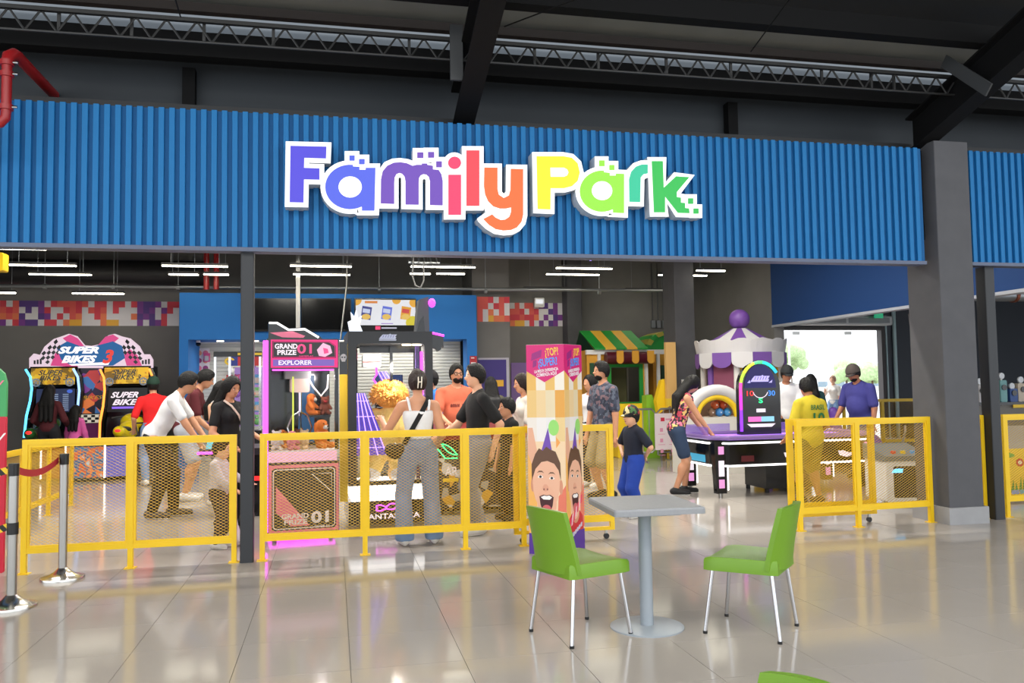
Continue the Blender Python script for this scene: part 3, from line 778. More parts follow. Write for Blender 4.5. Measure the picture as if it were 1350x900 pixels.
def chair(loc, rz, label):
    """front of the chair faces local -y"""
    t = thing('cafe_chair', label, 'chair', loc, rz)
    # seat shell: dished grid with a skirt
    W0, W1, D = .215, .19, .205; n = 10; vs = []; fs = []
    for j in range(n+1):
        v = j/n; y = -D+2*D*v
        for i in range(n+1):
            u = i/n*2-1; x = u*(W0+(W1-W0)*v)*(1-.06*(1-min(1,(1-abs(v*2-1))*5)))
            z = .452-.016*(1-u*u)*(1-(2*v-1)**2*.5) - .02*max(0,(.2-v)/.2)**2*.6
            vs.append((x,y,z))
    fs = [(j*(n+1)+i, j*(n+1)+i+1, (j+1)*(n+1)+i+1, (j+1)*(n+1)+i) for j in range(n) for i in range(n)]
    rim = [i for i in range(n+1)]+[(j+1)*(n+1)-1 for j in range(1,n+1)]+[n*(n+1)+i for i in range(n-1,-1,-1)]+[j*(n+1) for j in range(n-1,0,-1)]
    k = len(vs)
    for r in rim: x,y,z = vs[r]; vs.append((x*1.03,y*1.03,z-.012))
    for r in rim: x,y,z = vs[r]; vs.append((x*1.04,y*1.04,.372))
    for r in rim: x,y,z = vs[r]; vs.append((x*.96,y*.96,.372))
    q = len(rim)
    for i in range(q):
        a, b2 = i, (i+1)%q
        fs += [(rim[b2],rim[a],k+a,k+b2), (k+b2,k+a,k+q+a,k+q+b2), (k+q+b2,k+q+a,k+2*q+a,k+2*q+b2)]
    b = B(); b.add(vs, fs); b.build('seat', m_green, t, smooth=True)
    # backrest: curved slab with folded side edges, rising from the rear of the skirt
    vs = []; fs = []; n = 8; m_ = 10; T = .022
    for s_ in (0, 1):
        for j in range(m_+1):
            v = j/m_
            for i in range(n+1):
                u = i/n*2-1
                w_ = .205-.02*v
                y = .205+.058*v**1.25+.03*(1-u*u)+ (-T if s_ else .006)
                z = .395+.355*v+ .014*(1-u*u)*v
                vs.append((u*w_, y-.045*abs(u)**3*(1-.55*v), z))
    N = (n+1)*(m_+1)
    for j in range(m_):
        for i in range(n):
            a = j*(n+1)+i
            fs += [(a+1,a,a+n+1,a+n+2), (N+a,N+a+1,N+a+n+2,N+a+n+1)]
    for i in range(n):
        fs += [(i,i+1,N+i+1,N+i), (m_*(n+1)+i+1, m_*(n+1)+i, N+m_*(n+1)+i, N+m_*(n+1)+i+1)]
    for j in range(m_):
        a = j*(n+1); c = a+n
        fs += [(a+n+1,a,N+a,N+a+n+1), (c,c+n+1,N+c+n+1,N+c)]
    b = B(); b.add(vs, fs); b.build('backrest', m_green, t, smooth=True)
    for sx in (-1,1):
        for sy in (-1,1):
            top = (sx*.165, sy*.165, .425); bot = (sx*(.205 if sy<0 else .20), sy*.215, .012)
            leg = B().cyl(bot, top, .0115, n=12).build('leg', m_chrome, t, smooth=True)
            B().cyl((bot[0],bot[1],0),(bot[0],bot[1],.016), .0135, n=10).build('foot_cap', m_black, leg)
    return t
def face(dx, dy): return math.atan2(dx, -dy)        # turn of a thing whose front is local -y
chair((1.425,4.78,0), face(.4,.155), 'green plastic chair with chrome legs beside the printed pillar')
chair((2.43,4.585,0), face(-.295,.285), 'green plastic chair with chrome legs turned towards the air hockey table')
pA, pB = PZ(1032, 881, .745), PZ(1085, 905, .745); dv = (pB-pA).normalized(); pm = pA+dv*.195; nv = Vector((dv.y,-dv.x,0))
chair((pm.x+nv.x*.30,pm.y+nv.y*.30,0), face(nv.x,nv.y), 'green plastic chair standing apart from the table with the two chairs')
pt = PZ(790, 897.5, .75)
table((pt.x-.197,pt.y-.423,0), math.radians(20), 'second grey table standing near the lone green chair')
# ------------------------------------------------------------------ red pipe
rp = P(9, 100, 6.95)
pipe = thing('red_pipe', 'red fire sprinkler pipe with bolted couplings before the blue fascia', 'pipe', (rp.x, 6.95, 0))
m_red = M('red_gloss_pipe', (150,24,28), .35)
zt, zb_ = P(9,78,6.95).z, P(9,150,6.95).z
B().cyl((0,0,zb_+.02),(0,0,zt-.02), .037, n=16).build('riser', m_red, pipe, smooth=True)
B().tube([(0,0,zb_+.03),(-.004,0,zb_-.03),(-.04,0,zb_-.075),(-.10,0,zb_-.09),(-1.2,0,zb_-.09)], .037, 14).build('lower_elbow', m_red, pipe, smooth=True)
B().tube([(0,0,zt-.03),(.005,.01,zt+.03),(.03,.05,zt+.065),(.03,.13,zt+.075),(.03,1.0,zt+.075)], .044, 14).build('upper_elbow', m_red, pipe, smooth=True)
for z in (zb_+.05, zt-.03, zt-.12):
    c = B().cyl((0,0,z-.02),(0,0,z+.02), .05, n=16).build('coupling', m_red, pipe, smooth=True)
    B().cyl((.05,-.02,z),(.085,-.02,z), .012, n=8).build('bolt', m_chrome, c)

# ------------------------------------------------------------------ arcade machines
m_mag = E('magenta_led', (255,70,240), 3.2); m_pink = E('pink_backlit', (240,24,124), 1.1); m_pinkp = M('pink_print', (206,60,110), .45)
m_wl = E('white_led', (255,252,250), 3.0); m_cyl = E('cyan_led', (90,200,255), 3.0); m_org = E('orange_led', (255,150,60), 2.6); m_pur = E('violet_led', (170,140,255), 3.4)
m_gloss = M('gloss_black', (12,12,14), .18); m_wprint = M('white_print', (232,226,230), .45); m_wemit = E('white_backlit', (255,240,250), 1.1)
m_grn = E('green_neon', (40,255,140), 2.6); m_gold = E('gold_backlit', (214,160,30), .8); m_redl = E('red_led', (255,40,40), 2.2)
def dec(par, name, pts, y, mat, th=.002): return B().prism(pts, y-th, y).build(name, mat, par)
def logo(par, x, z, w, h, y, m1, m2=None):
    """slanted block logo without readable letters"""
    dec(par, 'logo_mark', [(x-w/2,z-h*.5),(x+w*.42,z-h*.5),(x+w*.46,z-h*.1),(x+w*.40,z-h*.1),(x+w/2,z+h*.4),(x+w*.18,z+h*.4),(x+w*.14,z+h*.55),(x+w*.04,z+h*.4),(x-w*.28,z+h*.4),(x-w*.40,z)], y, m1)
    for k in range(5): dec(par, 'logo_notch', [(x-w*.30+k*w*.14,z-h*.2),(x-w*.275+k*w*.14,z-h*.2),(x-w*.21+k*w*.14,z+h*.3),(x-w*.235+k*w*.14,z+h*.3)], y-.0025, m2 or m_gloss)
def rect(x0, x1, z0, z1): return [(x0,z0),(x1,z0),(x1,z1),(x0,z1)]
def ring(b, pts, r, n=6): b.tube(pts, r, n, closed=True); return b
def plush(label, loc, rz, s, mat, belly, group=None, kind='bear', par=None, name=None):
    t = thing(name or ('plush_'+kind), label, 'plush toy', loc, rz, group)
    f = Field([-.3,-.32,-.02],[.3,.3,.80], .016)
    f.ell((0,0,.21),(.15,.13,.20),None,.03); f.ell((0,-.03,.50),(.145,.13,.13),None,.03)
    for sx in (-1,1):
        if kind == 'bear': f.ell((sx*.115,0,.62),(.05,.03,.05),None,.02)
        else: f.ell((sx*.15,0,.46),(.04,.05,.11),None,.02)
        f.caps((sx*.12,-.02,.34),(sx*.19,-.13,.22),.06,.055,.03); f.caps((sx*.10,-.05,.07),(sx*.13,-.22,.06),.075,.07,.03)
    link('body', f.mesh('body', mat), t).scale = (s,s,s)
    mz = Field([-.1,-.26,.38],[.1,-.05,.56],.012); mz.ell((0,-.15,.46),(.065,.06,.05),None,.0)
    link('muzzle', mz.mesh('muzzle', belly), t).scale = (s,s,s)
    for sx in (-1,1): B().ell((sx*.055*s,-.148*s,.54*s),(.016*s,)*3,8,6).build('eye', m_eyed_, t)
    B().ell((0,-.21*s,.475*s),(.022*s,.016*s,.016*s),8,6).build('nose', m_eyed_, t)
    return t
m_eyed_ = M('bead_black', (14,12,12), .2)

# ---- claw machine with pink marquee
c1 = thing('claw_machine', 'pink lit claw machine lettered Grand Prize 01 behind the fence', 'claw machine', (-.29,8.40,0), math.radians(7))
W = .345; Dp = .78
B().box(-W,W,0,Dp,.07,.76).build('cabinet', m_gloss, c1)
dec(c1,'pink_border', rect(-W+.02,W-.005,.08,.735), 0, m_pinkp)
dec(c1,'front_panel', rrect(-W+.045,W-.03,.105,.705,.03), -.002, M('panel_black',(18,16,18),.35))
B().tube([(x,-.006,z) for x,z in rrect(-W+.06,W-.045,.12,.69,.03)], .005, 6, closed=True).build('white_outline', m_wprint, c1)
dec(c1,'pink_triangle', [(-.26,.53),(-.26,.28),(-.12,.14),(.06,.14)], -.004, m_pinkp)
dec(c1,'dark_stripe', [(-.255,.52),(.03,.27),(.06,.27),(-.225,.52)], -.0065, MATS['panel_black'])
B().tube([(.08,-.006,.64),(.27,-.006,.64),(.27,-.006,.46)], .005, 6, closed=True).build('white_triangle', m_wprint, c1)
text('GRAND',.066,m_wprint,c1,(-.08,-.006,.235),bold=.03,width=.26); text('PRIZE',.066,m_wprint,c1,(-.075,-.006,.178),bold=.03,width=.22)
text('01',.15,m_wprint,c1,(.175,-.006,.21),bold=.035,width=.17); text('GAMEPLAY',.03,m_wprint,c1,(.175,-.006,.125),width=.15)
B().box(-W+.02,W-.02,-.004,Dp-.01,.765,.86).build('light_tray', E('pink_white_tray',(255,190,220),.9), c1)
B().box(-W,W,0,Dp,.86,.87).build('prize_floor', M('tray_white',(220,210,215),.5), c1)
for x in (-W+.02, W-.02):
    for y in (.02, Dp-.02):
        B().box(x-.018,x+.018,y-.018,y+.018,.87,1.67).build('corner_post', m_gloss, c1)
dec(c1,'front_glass', rect(-W+.04,W-.04,.87,1.67), .012, m_glass, .004)
B().box(-W+.04,W-.04,Dp-.03,Dp-.015,.87,1.67).build('back_mirror', M('dark_mirror',(20,22,26),.12), c1)
dec(c1,'blue_picture', [(0,.90),(.18,.90),(.18,1.62),(.05,1.62)], Dp-.031, E('blue_picture',(60,130,190),.35))
B().box(-W,W,-.01,Dp,1.67,1.97).build('marquee_box', m_gloss, c1)
dec(c1,'marquee_face', rect(-W+.035,W-.01,1.685,1.96), -.011, m_pink)
dec(c1,'marquee_inset', [(-.295,1.78),(.315,1.78),(.315,1.90),(.25,1.945),(-.295,1.945)], -.0135, MATS['panel_black'])
B().tube([(-.285,-.017,1.787),(.307,-.017,1.787),(.307,-.017,1.897),(.247,-.017,1.938),(-.285,-.017,1.938)], .003, 5, closed=True).build('inset_outline', m_pink, c1)
text('GRAND',.066,m_wemit,c1,(-.165,-.017,1.892),bold=.03,width=.215); text('PRIZE',.066,m_wemit,c1,(-.16,-.017,1.832),bold=.03,width=.18)
text('01',.13,E('pink_letter',(255,70,140),1.0),c1,(.025,-.017,1.865),bold=.02,width=.14)
text('GAMEPLAY',.022,MATS['pink_letter'],c1,(.025,-.017,1.797),width=.14)
cub = [(.13,1.86),(.19,1.93),(.26,1.90),(.28,1.83),(.21,1.79),(.15,1.80)]
dec(c1,'picture_cube', cub, -.0155, E('pale_pink',(255,200,230),.9)); dec(c1,'picture_facet', [(.19,1.88),(.235,1.87),(.245,1.83),(.20,1.82)], -.018, MATS['pink_letter'])
dec(c1,'lilac_strip', rect(-.29,.30,1.70,1.765), -.0135, E('lilac_backlit',(150,110,220),.6))
text('EXPLORER',.06,m_wemit,c1,(-.08,-.017,1.732),bold=.02,width=.32)
crest = [(-.33,1.97),(-.33,2.12),(-.25,2.14),(-.14,2.075),(.02,2.085),(.16,2.0),(.19,1.97)]
B().prism(crest, .02, .06).build('crest', m_gloss, c1)
B().tube([(-.325,.012,2.125),(-.25,.012,2.125),(-.14,.012,2.058),(.015,.012,2.066),(.15,.012,1.985)], .010, 6).build('crest_line', m_wl, c1)
dec(c1,'crest_flash', [(-.32,2.03),(-.10,2.045),(.02,2.0),(.0,1.98),(-.2,1.985)], .018, m_pinkp)
B().box(-W-.035,-W+.012,-.012,.03,.10,1.95).build('led_column', m_mag, c1)
B().box(-W+.05,W-.05,-.006,.004,1.655,1.672).build('top_led', m_mag, c1)
B().box(-W+.03,W-.03,.05,Dp-.05,.045,.07).build('underglow', m_mag, c1)
for x in (-.27,.27):
    for y in (.08,Dp-.08): B().cyl((x,y,0),(x,y,.07),.022,n=8).build('caster', m_black, c1)
cw = B(); cw.box(-.15,.10,.30,.50,1.58,1.66); g_ = cw.build('gantry', M('gantry_grey',(150,150,150),.5), c1)
B().bbox(-.10,.09,.30,.46,1.44,1.58,.02,'y').build('claw_motor', M('motor_cream',(226,200,186),.5), c1)
B().cyl((0,.38,1.2),(0,.38,1.44),.018,n=10).build('claw_stem', m_chrome, c1)
for k in range(3):
    a = k*2*PI/3+.5; ca_, sa_ = math.cos(a), math.sin(a)
    B().tube([(0,.38,1.24),(.09*ca_,.38+.09*sa_,1.20),(.14*ca_,.38+.14*sa_,1.08),(.10*ca_,.38+.10*sa_,.98)], .010, 6).build('claw_arm', m_chrome, c1)
B().tube([(.06,.36,1.62),(.12,.3,1.5),(.2,.28,1.40),(.27,.3,1.48),(.28,.3,1.62)], .010, 6).build('cable_loop', M('cable_white',(220,210,205),.5), c1)
B().box(-.09,-.075,.2,.215,.87,1.6).build('yellow_tube', E('yellow_led',(220,230,80),1.4), c1)
B().box(.08,W-.03,.42,.70,1.18,1.20).build('prize_shelf', m_gloss, c1)
sp_ = bpy.data.lights.new('claw_spot','POINT'); sp_.energy = 8; sp_.color = (1,.9,.92); sp_.shadow_soft_size = .04
so_ = bpy.data.objects.new('claw_spot', sp_); COL.objects.link(so_); so_.parent = c1; so_.location = (.2,.25,1.6)
m_orp = M('plush_orange',(224,120,40),.9,var=.1,vs=30,bump=.6,bs=120); m_brp = M('plush_brown',(120,60,40),.9,bump=.6,bs=120); m_whp = M('plush_white',(226,220,214),.9,bump=.6,bs=120)
m_crp = M('plush_cream',(226,190,150),.9,bump=.6,bs=120); m_pkp = M('plush_pink',(226,130,150),.9,bump=.6,bs=120); m_rdp = M('plush_red',(176,40,50),.9,bump=.6,bs=120)
R7 = math.radians(7)
def inc1(x, y, z): return (-.29+x*math.cos(R7)-y*math.sin(R7), 8.40+x*math.sin(R7)+y*math.cos(R7), z)
plush('orange dog plush with drooping ears on the shelf of the Grand Prize machine', inc1(.12,.56,1.20), 1.2, .36, m_orp, m_whp, None, 'dog')
plush('brown and red plush on the shelf of the Grand Prize machine', inc1(.27,.56,1.20), .2, .30, m_brp, m_rdp, None, 'bear')
plush('larger orange dog plush on the prize floor of the Grand Prize machine', inc1(.20,.30,.87), .8, .46, m_orp, m_whp, None, 'dog')
for k, (x, y, m1, m2, nm) in enumerate(((-.24,.22,m_whp,m_pkp,'white'), (-.10,.18,m_pkp,m_whp,'pink'), (.03,.22,m_crp,m_whp,'cream'), (-.17,.50,m_orp,m_crp,'orange'), (.0,.52,m_brp,m_crp,'brown'))):
    plush(nm+' plush toy in the heap inside the Grand Prize machine', inc1(x,y,.87), .6*math.sin(k*2.1), .30, m1, m2, 'plush heap in the pink claw machine', 'dog' if k%2 else 'bear')

# ---- giant claw machine with black frame
X2a, X2b, Y2 = .15, 1.04, 8.78
c2 = thing('giant_claw_machine', 'tall black framed claw machine holding a giant orange plush', 'claw machine', ((X2a+X2b)/2, Y2, 0), math.radians(2))
W = (X2b-X2a)/2; Dp = .95
B().box(-W,W,0,Dp,.06,.30).build('base', m_gloss, c2)
B().box(-W+.03,W-.03,-.004,Dp-.02,.30,.46).build('light_tray', E('tray_glow',(255,255,255),2.2), c2)
fr = B(); fr.prism([rect(-W,W,.46,2.07), rrect(-W+.085,W-.085,.50,1.94,.04)], 0, .07); fr.build('front_frame', M('frame_charcoal',(30,31,34),.45), c2)
B().prism([rect(-W,W,.46,2.07), rrect(-W+.085,W-.085,.50,1.94,.04)], Dp-.07, Dp).build('rear_frame', MATS['frame_charcoal'], c2)
B().box(-W,W,.07,Dp-.07,1.95,2.07).build('roof_box', MATS['frame_charcoal'], c2)
dec(c2,'front_glass', rect(-W+.08,W-.08,.5,1.94), .04, m_glass, .004)
logo(c2, -.03, 2.015, .19, .055, -.001, M('logo_pale',(190,196,220),.4), M('logo_blue',(70,60,140),.4)); dec(c2,'logo_bar', [(-.125,1.972),(.055,1.972),(.06,1.984),(-.12,1.984)], -.001, MATS['logo_pale'])
text('FANTASTICA',.075,m_wemit,c2,(.0,-.003,.135),bold=.02,width=.58)
B().tube([(-.12+.05*math.cos(t)*(1+.35*math.cos(3*t)), -.006, .225+.03*math.sin(t)) for t in [2*PI*i/24 for i in range(24)]], .007, 6, closed=True).build('swirl_logo', m_mag, c2)
B().tube([(.0+.06*math.cos(t)*(1+.3*math.sin(2*t)), -.006, .235+.03*math.sin(t)) for t in [2*PI*i/24 for i in range(24)]], .007, 6, closed=True).build('swirl_logo', m_mag, c2)
# left side panel, seen from inside: black zigzag over yellow
m_yp = M('yellow_panel',(222,184,30),.5)
B().box(-W+.002,-W+.012,.07,Dp-.07,.46,1.95).build('side_panel', m_yp, c2)
zz = [(.07,1.95),(.88,1.95),(.88,1.55),(.74,1.38),(.66,1.56),(.52,1.30),(.40,1.50),(.26,1.22),(.18,1.40),(.07,1.15)]
B().prism(zz, 0, 1, mp=lambda a,b_,c_: (-W+(.016 if c_ == 0 else .012), a, b_)).build('zigzag_print', m_gloss, c2)
# black post with yellow panel and skull on the outside left
B().box(-W-.085,-W-.004,.05,.09,.30,1.62).build('outer_panel', m_yp, c2)
B().box(-W-.085,-W-.004,.05,.09,1.62,1.96).build('outer_header', m_gloss, c2)
skl = B(); sk0 = arc(-W-.045,-1.79,.033,.034,-30,210,16)
skl.prism([(x,-z) for x,z in []] or [(-W-.045+.033*math.cos(t), 1.80+.036*math.sin(t)) for t in [math.radians(-40+260*i/18) for i in range(19)]]+[(-W-.062,1.755),(-W-.028,1.755)], .046, .05)
sk = skl.build('skull_print', m_wprint, c2)
for sx in (-1,1): B().prism([(-W-.045+sx*.013+.009*math.cos(t), 1.80+.008*math.sin(t)) for t in [2*PI*i/10 for i in range(10)]], .043,.046).build('eye_socket', m_gloss, sk)
# neon slides inside
def neon(par, name, a, b, c, d, mat_p, lines=4, rungs=4, col=m_pur):
    a, b, c, d = map(Vector, (a,b,c,d)); p_ = B(); n = (b-a).cross(c-b).normalized()*.006
    p_.add([a,b,c,d,a+n,b+n,c+n,d+n], [(0,1,2,3),(7,6,5,4),(0,4,5,1),(1,5,6,2),(2,6,7,3),(3,7,4,0)]); o = p_.build(name, mat_p, par)
    for i in range(lines):
        u = (i+.5)/lines; B().tube([a.lerp(b,u)-n*1.5, d.lerp(c,u)-n*1.5], .006, 5).build('neon_line', col, o)
    for i in range(rungs):
        u = (i+.5)/rungs; B().tube([a.lerp(d,u)-n*1.5, b.lerp(c,u)-n*1.5], .004, 5).build('neon_rung', col, o)
m_vp = E('violet_panel',(110,80,210),.8)
neon(c2, 'violet_slide', (-.345,.30,1.42),(-.25,.30,1.42),(.02,.30,.75),(-.345,.30,.75), m_vp)
neon(c2, 'violet_ramp', (-.10,.66,1.66),(.02,.66,1.66),(.30,.66,1.22),(.14,.66,1.20), m_vp, 3, 2)
B().tube([(-.10,.62,1.72),(-.10,.62,1.62),(-.135,.62,1.57),(.10,.62,1.26)], .010, 6).build('pink_neon', m_mag, c2)
B().bbox(-.27,-.08,.30,.48,1.70,1.84,.015,'y').build('claw_motor', m_white, c2); dec(c2,'motor_stripe', rect(-.27,-.08,1.752,1.762), .299, m_redl)
B().box(-.30,.34,.36,.42,1.86,1.94).build('gantry', m_gloss, c2); B().box(.02,.05,.3,.33,1.55,1.94).build('mast', m_gloss, c2)
for x in (.18,.29):
    B().cyl((x,.10,1.925),(x,.10,1.95),.05,n=16).build('spot_lamp', E('warm_spot',(255,236,196),5), c2)
B().box(W-.12,W-.09,.10,.115,.95,1.86).build('magenta_tube', m_mag, c2)
B().box(W-.17,W-.13,.10,.14,.5,1.92).build('inner_post', M('violet_post',(70,50,110),.4), c2)
l2 = bpy.data.lights.new('machine_light','POINT'); l2.energy = 40; l2.color = (1,.93,.82); l2.shadow_soft_size = .06
lo_ = bpy.data.objects.new('machine_light', l2); COL.objects.link(lo_); lo_.parent = c2; lo_.location = (.10,.12,1.70)
# crest tower on the roof
tw = B().prism([(.30,2.07),(.32,2.30),(.34,2.44),(.44,2.47),(.45,2.07)], .25,.45).build('crest_tower', M('crest_grey',(86,88,92),.45), c2)
B().ell((.475,.22,2.40),(.04,.04,.05),14,10).build('pink_bulb', m_mag, tw, smooth='all')
B().prism([(.31,2.07),(.34,2.20),(.385,2.26),(.40,2.07)], .245,.25).build('crest_dark_plate', m_gloss, tw)  # black plate on the front of the crest tower
B().prism([(-.42,2.07),(-.44,2.18),(-.40,2.20),(-.41,2.29),(-.37,2.24),(-.35,2.32),(-.33,2.22),(-.29,2.25),(-.31,2.15),(-.28,2.07)], .15,.19).build('silver_crest', m_chrome, c2)
# bracket on the right with magenta led
B().prism([(.455,1.90),(.455,2.05),(.58,2.02),(.58,1.90),(.565,1.93),(.55,1.88),(.52,1.86),(.50,1.89)], .1,.2).build('side_bracket', m_gloss, c2)
B().tube([(.455,.09,2.06),(.585,.09,2.03)], .012, 6).build('bracket_led', m_mag, c2)
# giant plush lion hanging in it
gp = thing('giant_plush', 'giant shaggy orange plush toy with white feet inside the black framed claw machine', 'plush toy', (.60,Y2+.42,.46), math.radians(-20))
m_shag = M('shaggy_orange',(250,178,84),.95,var=.15,vs=24,bump=1,bs=70); m_shy = M('plush_yellow',(250,214,130),.95,var=.08,vs=24,bump=.8,bs=90)
f = Field([-.45,-.36,-.02],[.45,.36,1.15], .016)
f.ell((0,0,.52),(.175,.16,.30),None,.04)
for sx in (-1,1): f.caps((sx*.15,-.04,.72),(sx*.23,-.12,.45),.075,.07,.04); f.caps((sx*.10,-.06,.30),(sx*.15,-.14,.10),.10,.085,.04)
link('body', f.mesh('body', m_shy), gp)
f = Field([-.4,-.36,.7],[.4,.36,1.2], .016); f.ell((0,0,.93),(.17,.16,.14),None,.04)
random.seed(5)
for k in range(26):
    a, e_ = random.uniform(0,2*PI), random.uniform(-.2,1.3); f.ell((.17*math.cos(a)*math.cos(e_), .15*math.sin(a)*math.cos(e_), .93+.13*math.sin(e_)), (.05,.05,.04), None, .012)
mo_ = link('mane', f.mesh('mane', m_shag), gp)
tf = B()
for k in range(900):
    a, e_ = random.uniform(0,2*PI), random.uniform(-.5,1.5); n_ = Vector((math.cos(a)*math.cos(e_), math.sin(a)*math.cos(e_), math.sin(e_)))
    p_ = Vector((n_.x*.19, n_.y*.18, .93+n_.z*.15)); tf.cyl(p_, p_+n_*.032+Vector((random.uniform(-.02,.02),random.uniform(-.02,.02),random.uniform(-.03,.01))), .012, .001, 4, False)
stuff(tf.build('fur_tufts', m_shag, mo_))
for sx in (-1,1):
    f = Field([sx*.15-.13,-.32,-.02],[sx*.15+.13,.02,.2],.016); f.ell((sx*.15,-.15,.085),(.09,.11,.085),None,0)
    link('foot', f.mesh('foot', m_whp), gp)
for k, (x, nm, m1) in enumerate(((-.28,'grey',M('plush_grey',(150,150,150),.9,bump=.6,bs=120)), (.30,'white',m_whp), (.05,'cream',m_crp))):
    plush(nm+' small plush lying at the bottom of the black framed claw machine', (.585+x*.9,Y2+.25+.25*(k==2),.46), k*.7-.5, .34, m1, m_whp, None, 'bear')

# ---- counter game with green neon, behind the teenage boy
p0 = P(590,640,9.55); g3 = thing('counter_game', 'waist-high game cabinet with green neon leaf and graffiti front', 'arcade game', (p0.x+.28,9.5,0))
B().box(-.42,.42,0,.75,.05,.86).build('cabinet', m_gloss, g3)
B().prism([(0,.86),(.75,.86),(.75,1.02),(.0,.92)], 0, 1, mp=lambda a,b_,c_: (-.42+.84*c_, a, b_)).build('sloped_top', M('red_console',(180,30,44),.4,emit=.25), g3)
dec(g3,'graffiti_front', rect(-.40,.40,.08,.84), 0, Mpat('graffiti',[(40,36,38),(150,146,140),(52,48,50),(196,190,186),(200,150,40),(60,56,60)], 9, .4))
text('AR',.14,m_wprint,g3,(-.24,-.004,.50),bold=.02,width=.15); dec(g3,'yellow_mark', rect(-.34,-.16,.385,.425), -.003, m_yp)
np_ = B().prism(rect(-.40,-.16,.66,.86), -.012,-.003).build('neon_panel', m_gloss, g3)
B().tube([(-.36+.19*u, -.016, .82-.13*u+.035*math.sin(PI*u)) for u in [i/8 for i in range(9)]]+[(-.17-.19*u, -.016, .69+.13*u-.035*math.sin(PI*u)) for u in [i/8 for i in range(1,8)]], .008, 6, closed=True).build('neon_leaf', m_grn, np_)
B().tube([(-.41,-.016,.78),(-.31,-.016,.655),(-.17,-.016,.655)], .008, 6).build('neon_edge', m_grn, np_)
for x in (-.36,.36): B().cyl((x,.1,0),(x,.1,.05),.03,n=10).cyl((x,.65,0),(x,.65,.05),.03,n=10).build('foot', m_black, g3)
for s_, c_, px, Y in ((0,m_pur,641,9.8),(1,m_cyl,664,9.9)):
    q = P(px,640,Y); o = thing('game_totem', ('slim violet lit game column behind the teenage boy','slim cyan lit game column beside the boy in black')[s_], 'totem', (q.x+.08,Y+1.7,0))
    B().box(-.05,.05,0,.1,0,.72).build('column', m_gloss, o); B().tube([(-.04,-.01,.06),(-.055,-.01,.3),(-.03,-.01,.68)], .012, 6).build('led', c_, o)

# ---- counter game of the left group
p0 = P(258,640,10.2); p1 = P(335,640,10.2)
g4 = thing('counter_game', 'waist-high black game counter with cyan and magenta lights before the bending man', 'arcade game', ((p0.x+p1.x)/2+.1,10.1,0))
wd = (p1.x-p0.x)/2
B().bbox(-wd+.12,wd,0,.7,.05,.72,.03).build('pedestal', m_gloss, g4)
B().bbox(-wd-.05,wd+.05,-.06,.76,.72,.80,.05).build('counter_top', M('counter_dark',(34,32,40),.3), g4)
B().tube([(-wd-.06,-.075,.76),(-wd+.25,-.075,.76)], .016, 6).build('magenta_edge', m_mag, g4)
B().prism([(-wd+.02,.80),(-wd+.20,.80),(-wd+.17,.98),(-wd+.05,.98)], .02,.10).build('cyan_display', E('cyan_screen',(120,220,235),1.0), g4)
B().box(wd-.28,wd-.02,-.008,0,.42,.47).build('red_strip', m_redl, g4)
for x in (-wd+.18,wd-.06): B().cyl((x,.08,0),(x,.08,.05),.025,n=8).cyl((x,.6,0),(x,.6,.05),.025,n=8).build('foot', m_black, g4)
q = P(304,705,8.35); tb2 = thing('white_bag', 'small white plastic bag on the floor beside the toddler', 'bag', (q.x+.02,8.30,0))
f = Field([-.15,-.12,-.02],[.15,.12,.26],.012); f.ell((0,0,.09),(.085,.06,.09),None,.02); f.ell((.02,0,.17),(.04,.03,.05),None,.03); link('bag_body', f.mesh('bag_body', M('thin_plastic',(232,228,226),.4,bump=.8,bs=20)), tb2)
B().tube([(-.02,0,.20),(-.01,0,.25),(.04,0,.25),(.05,0,.20)], .005, 5).build('handle', MATS['thin_plastic'], tb2)

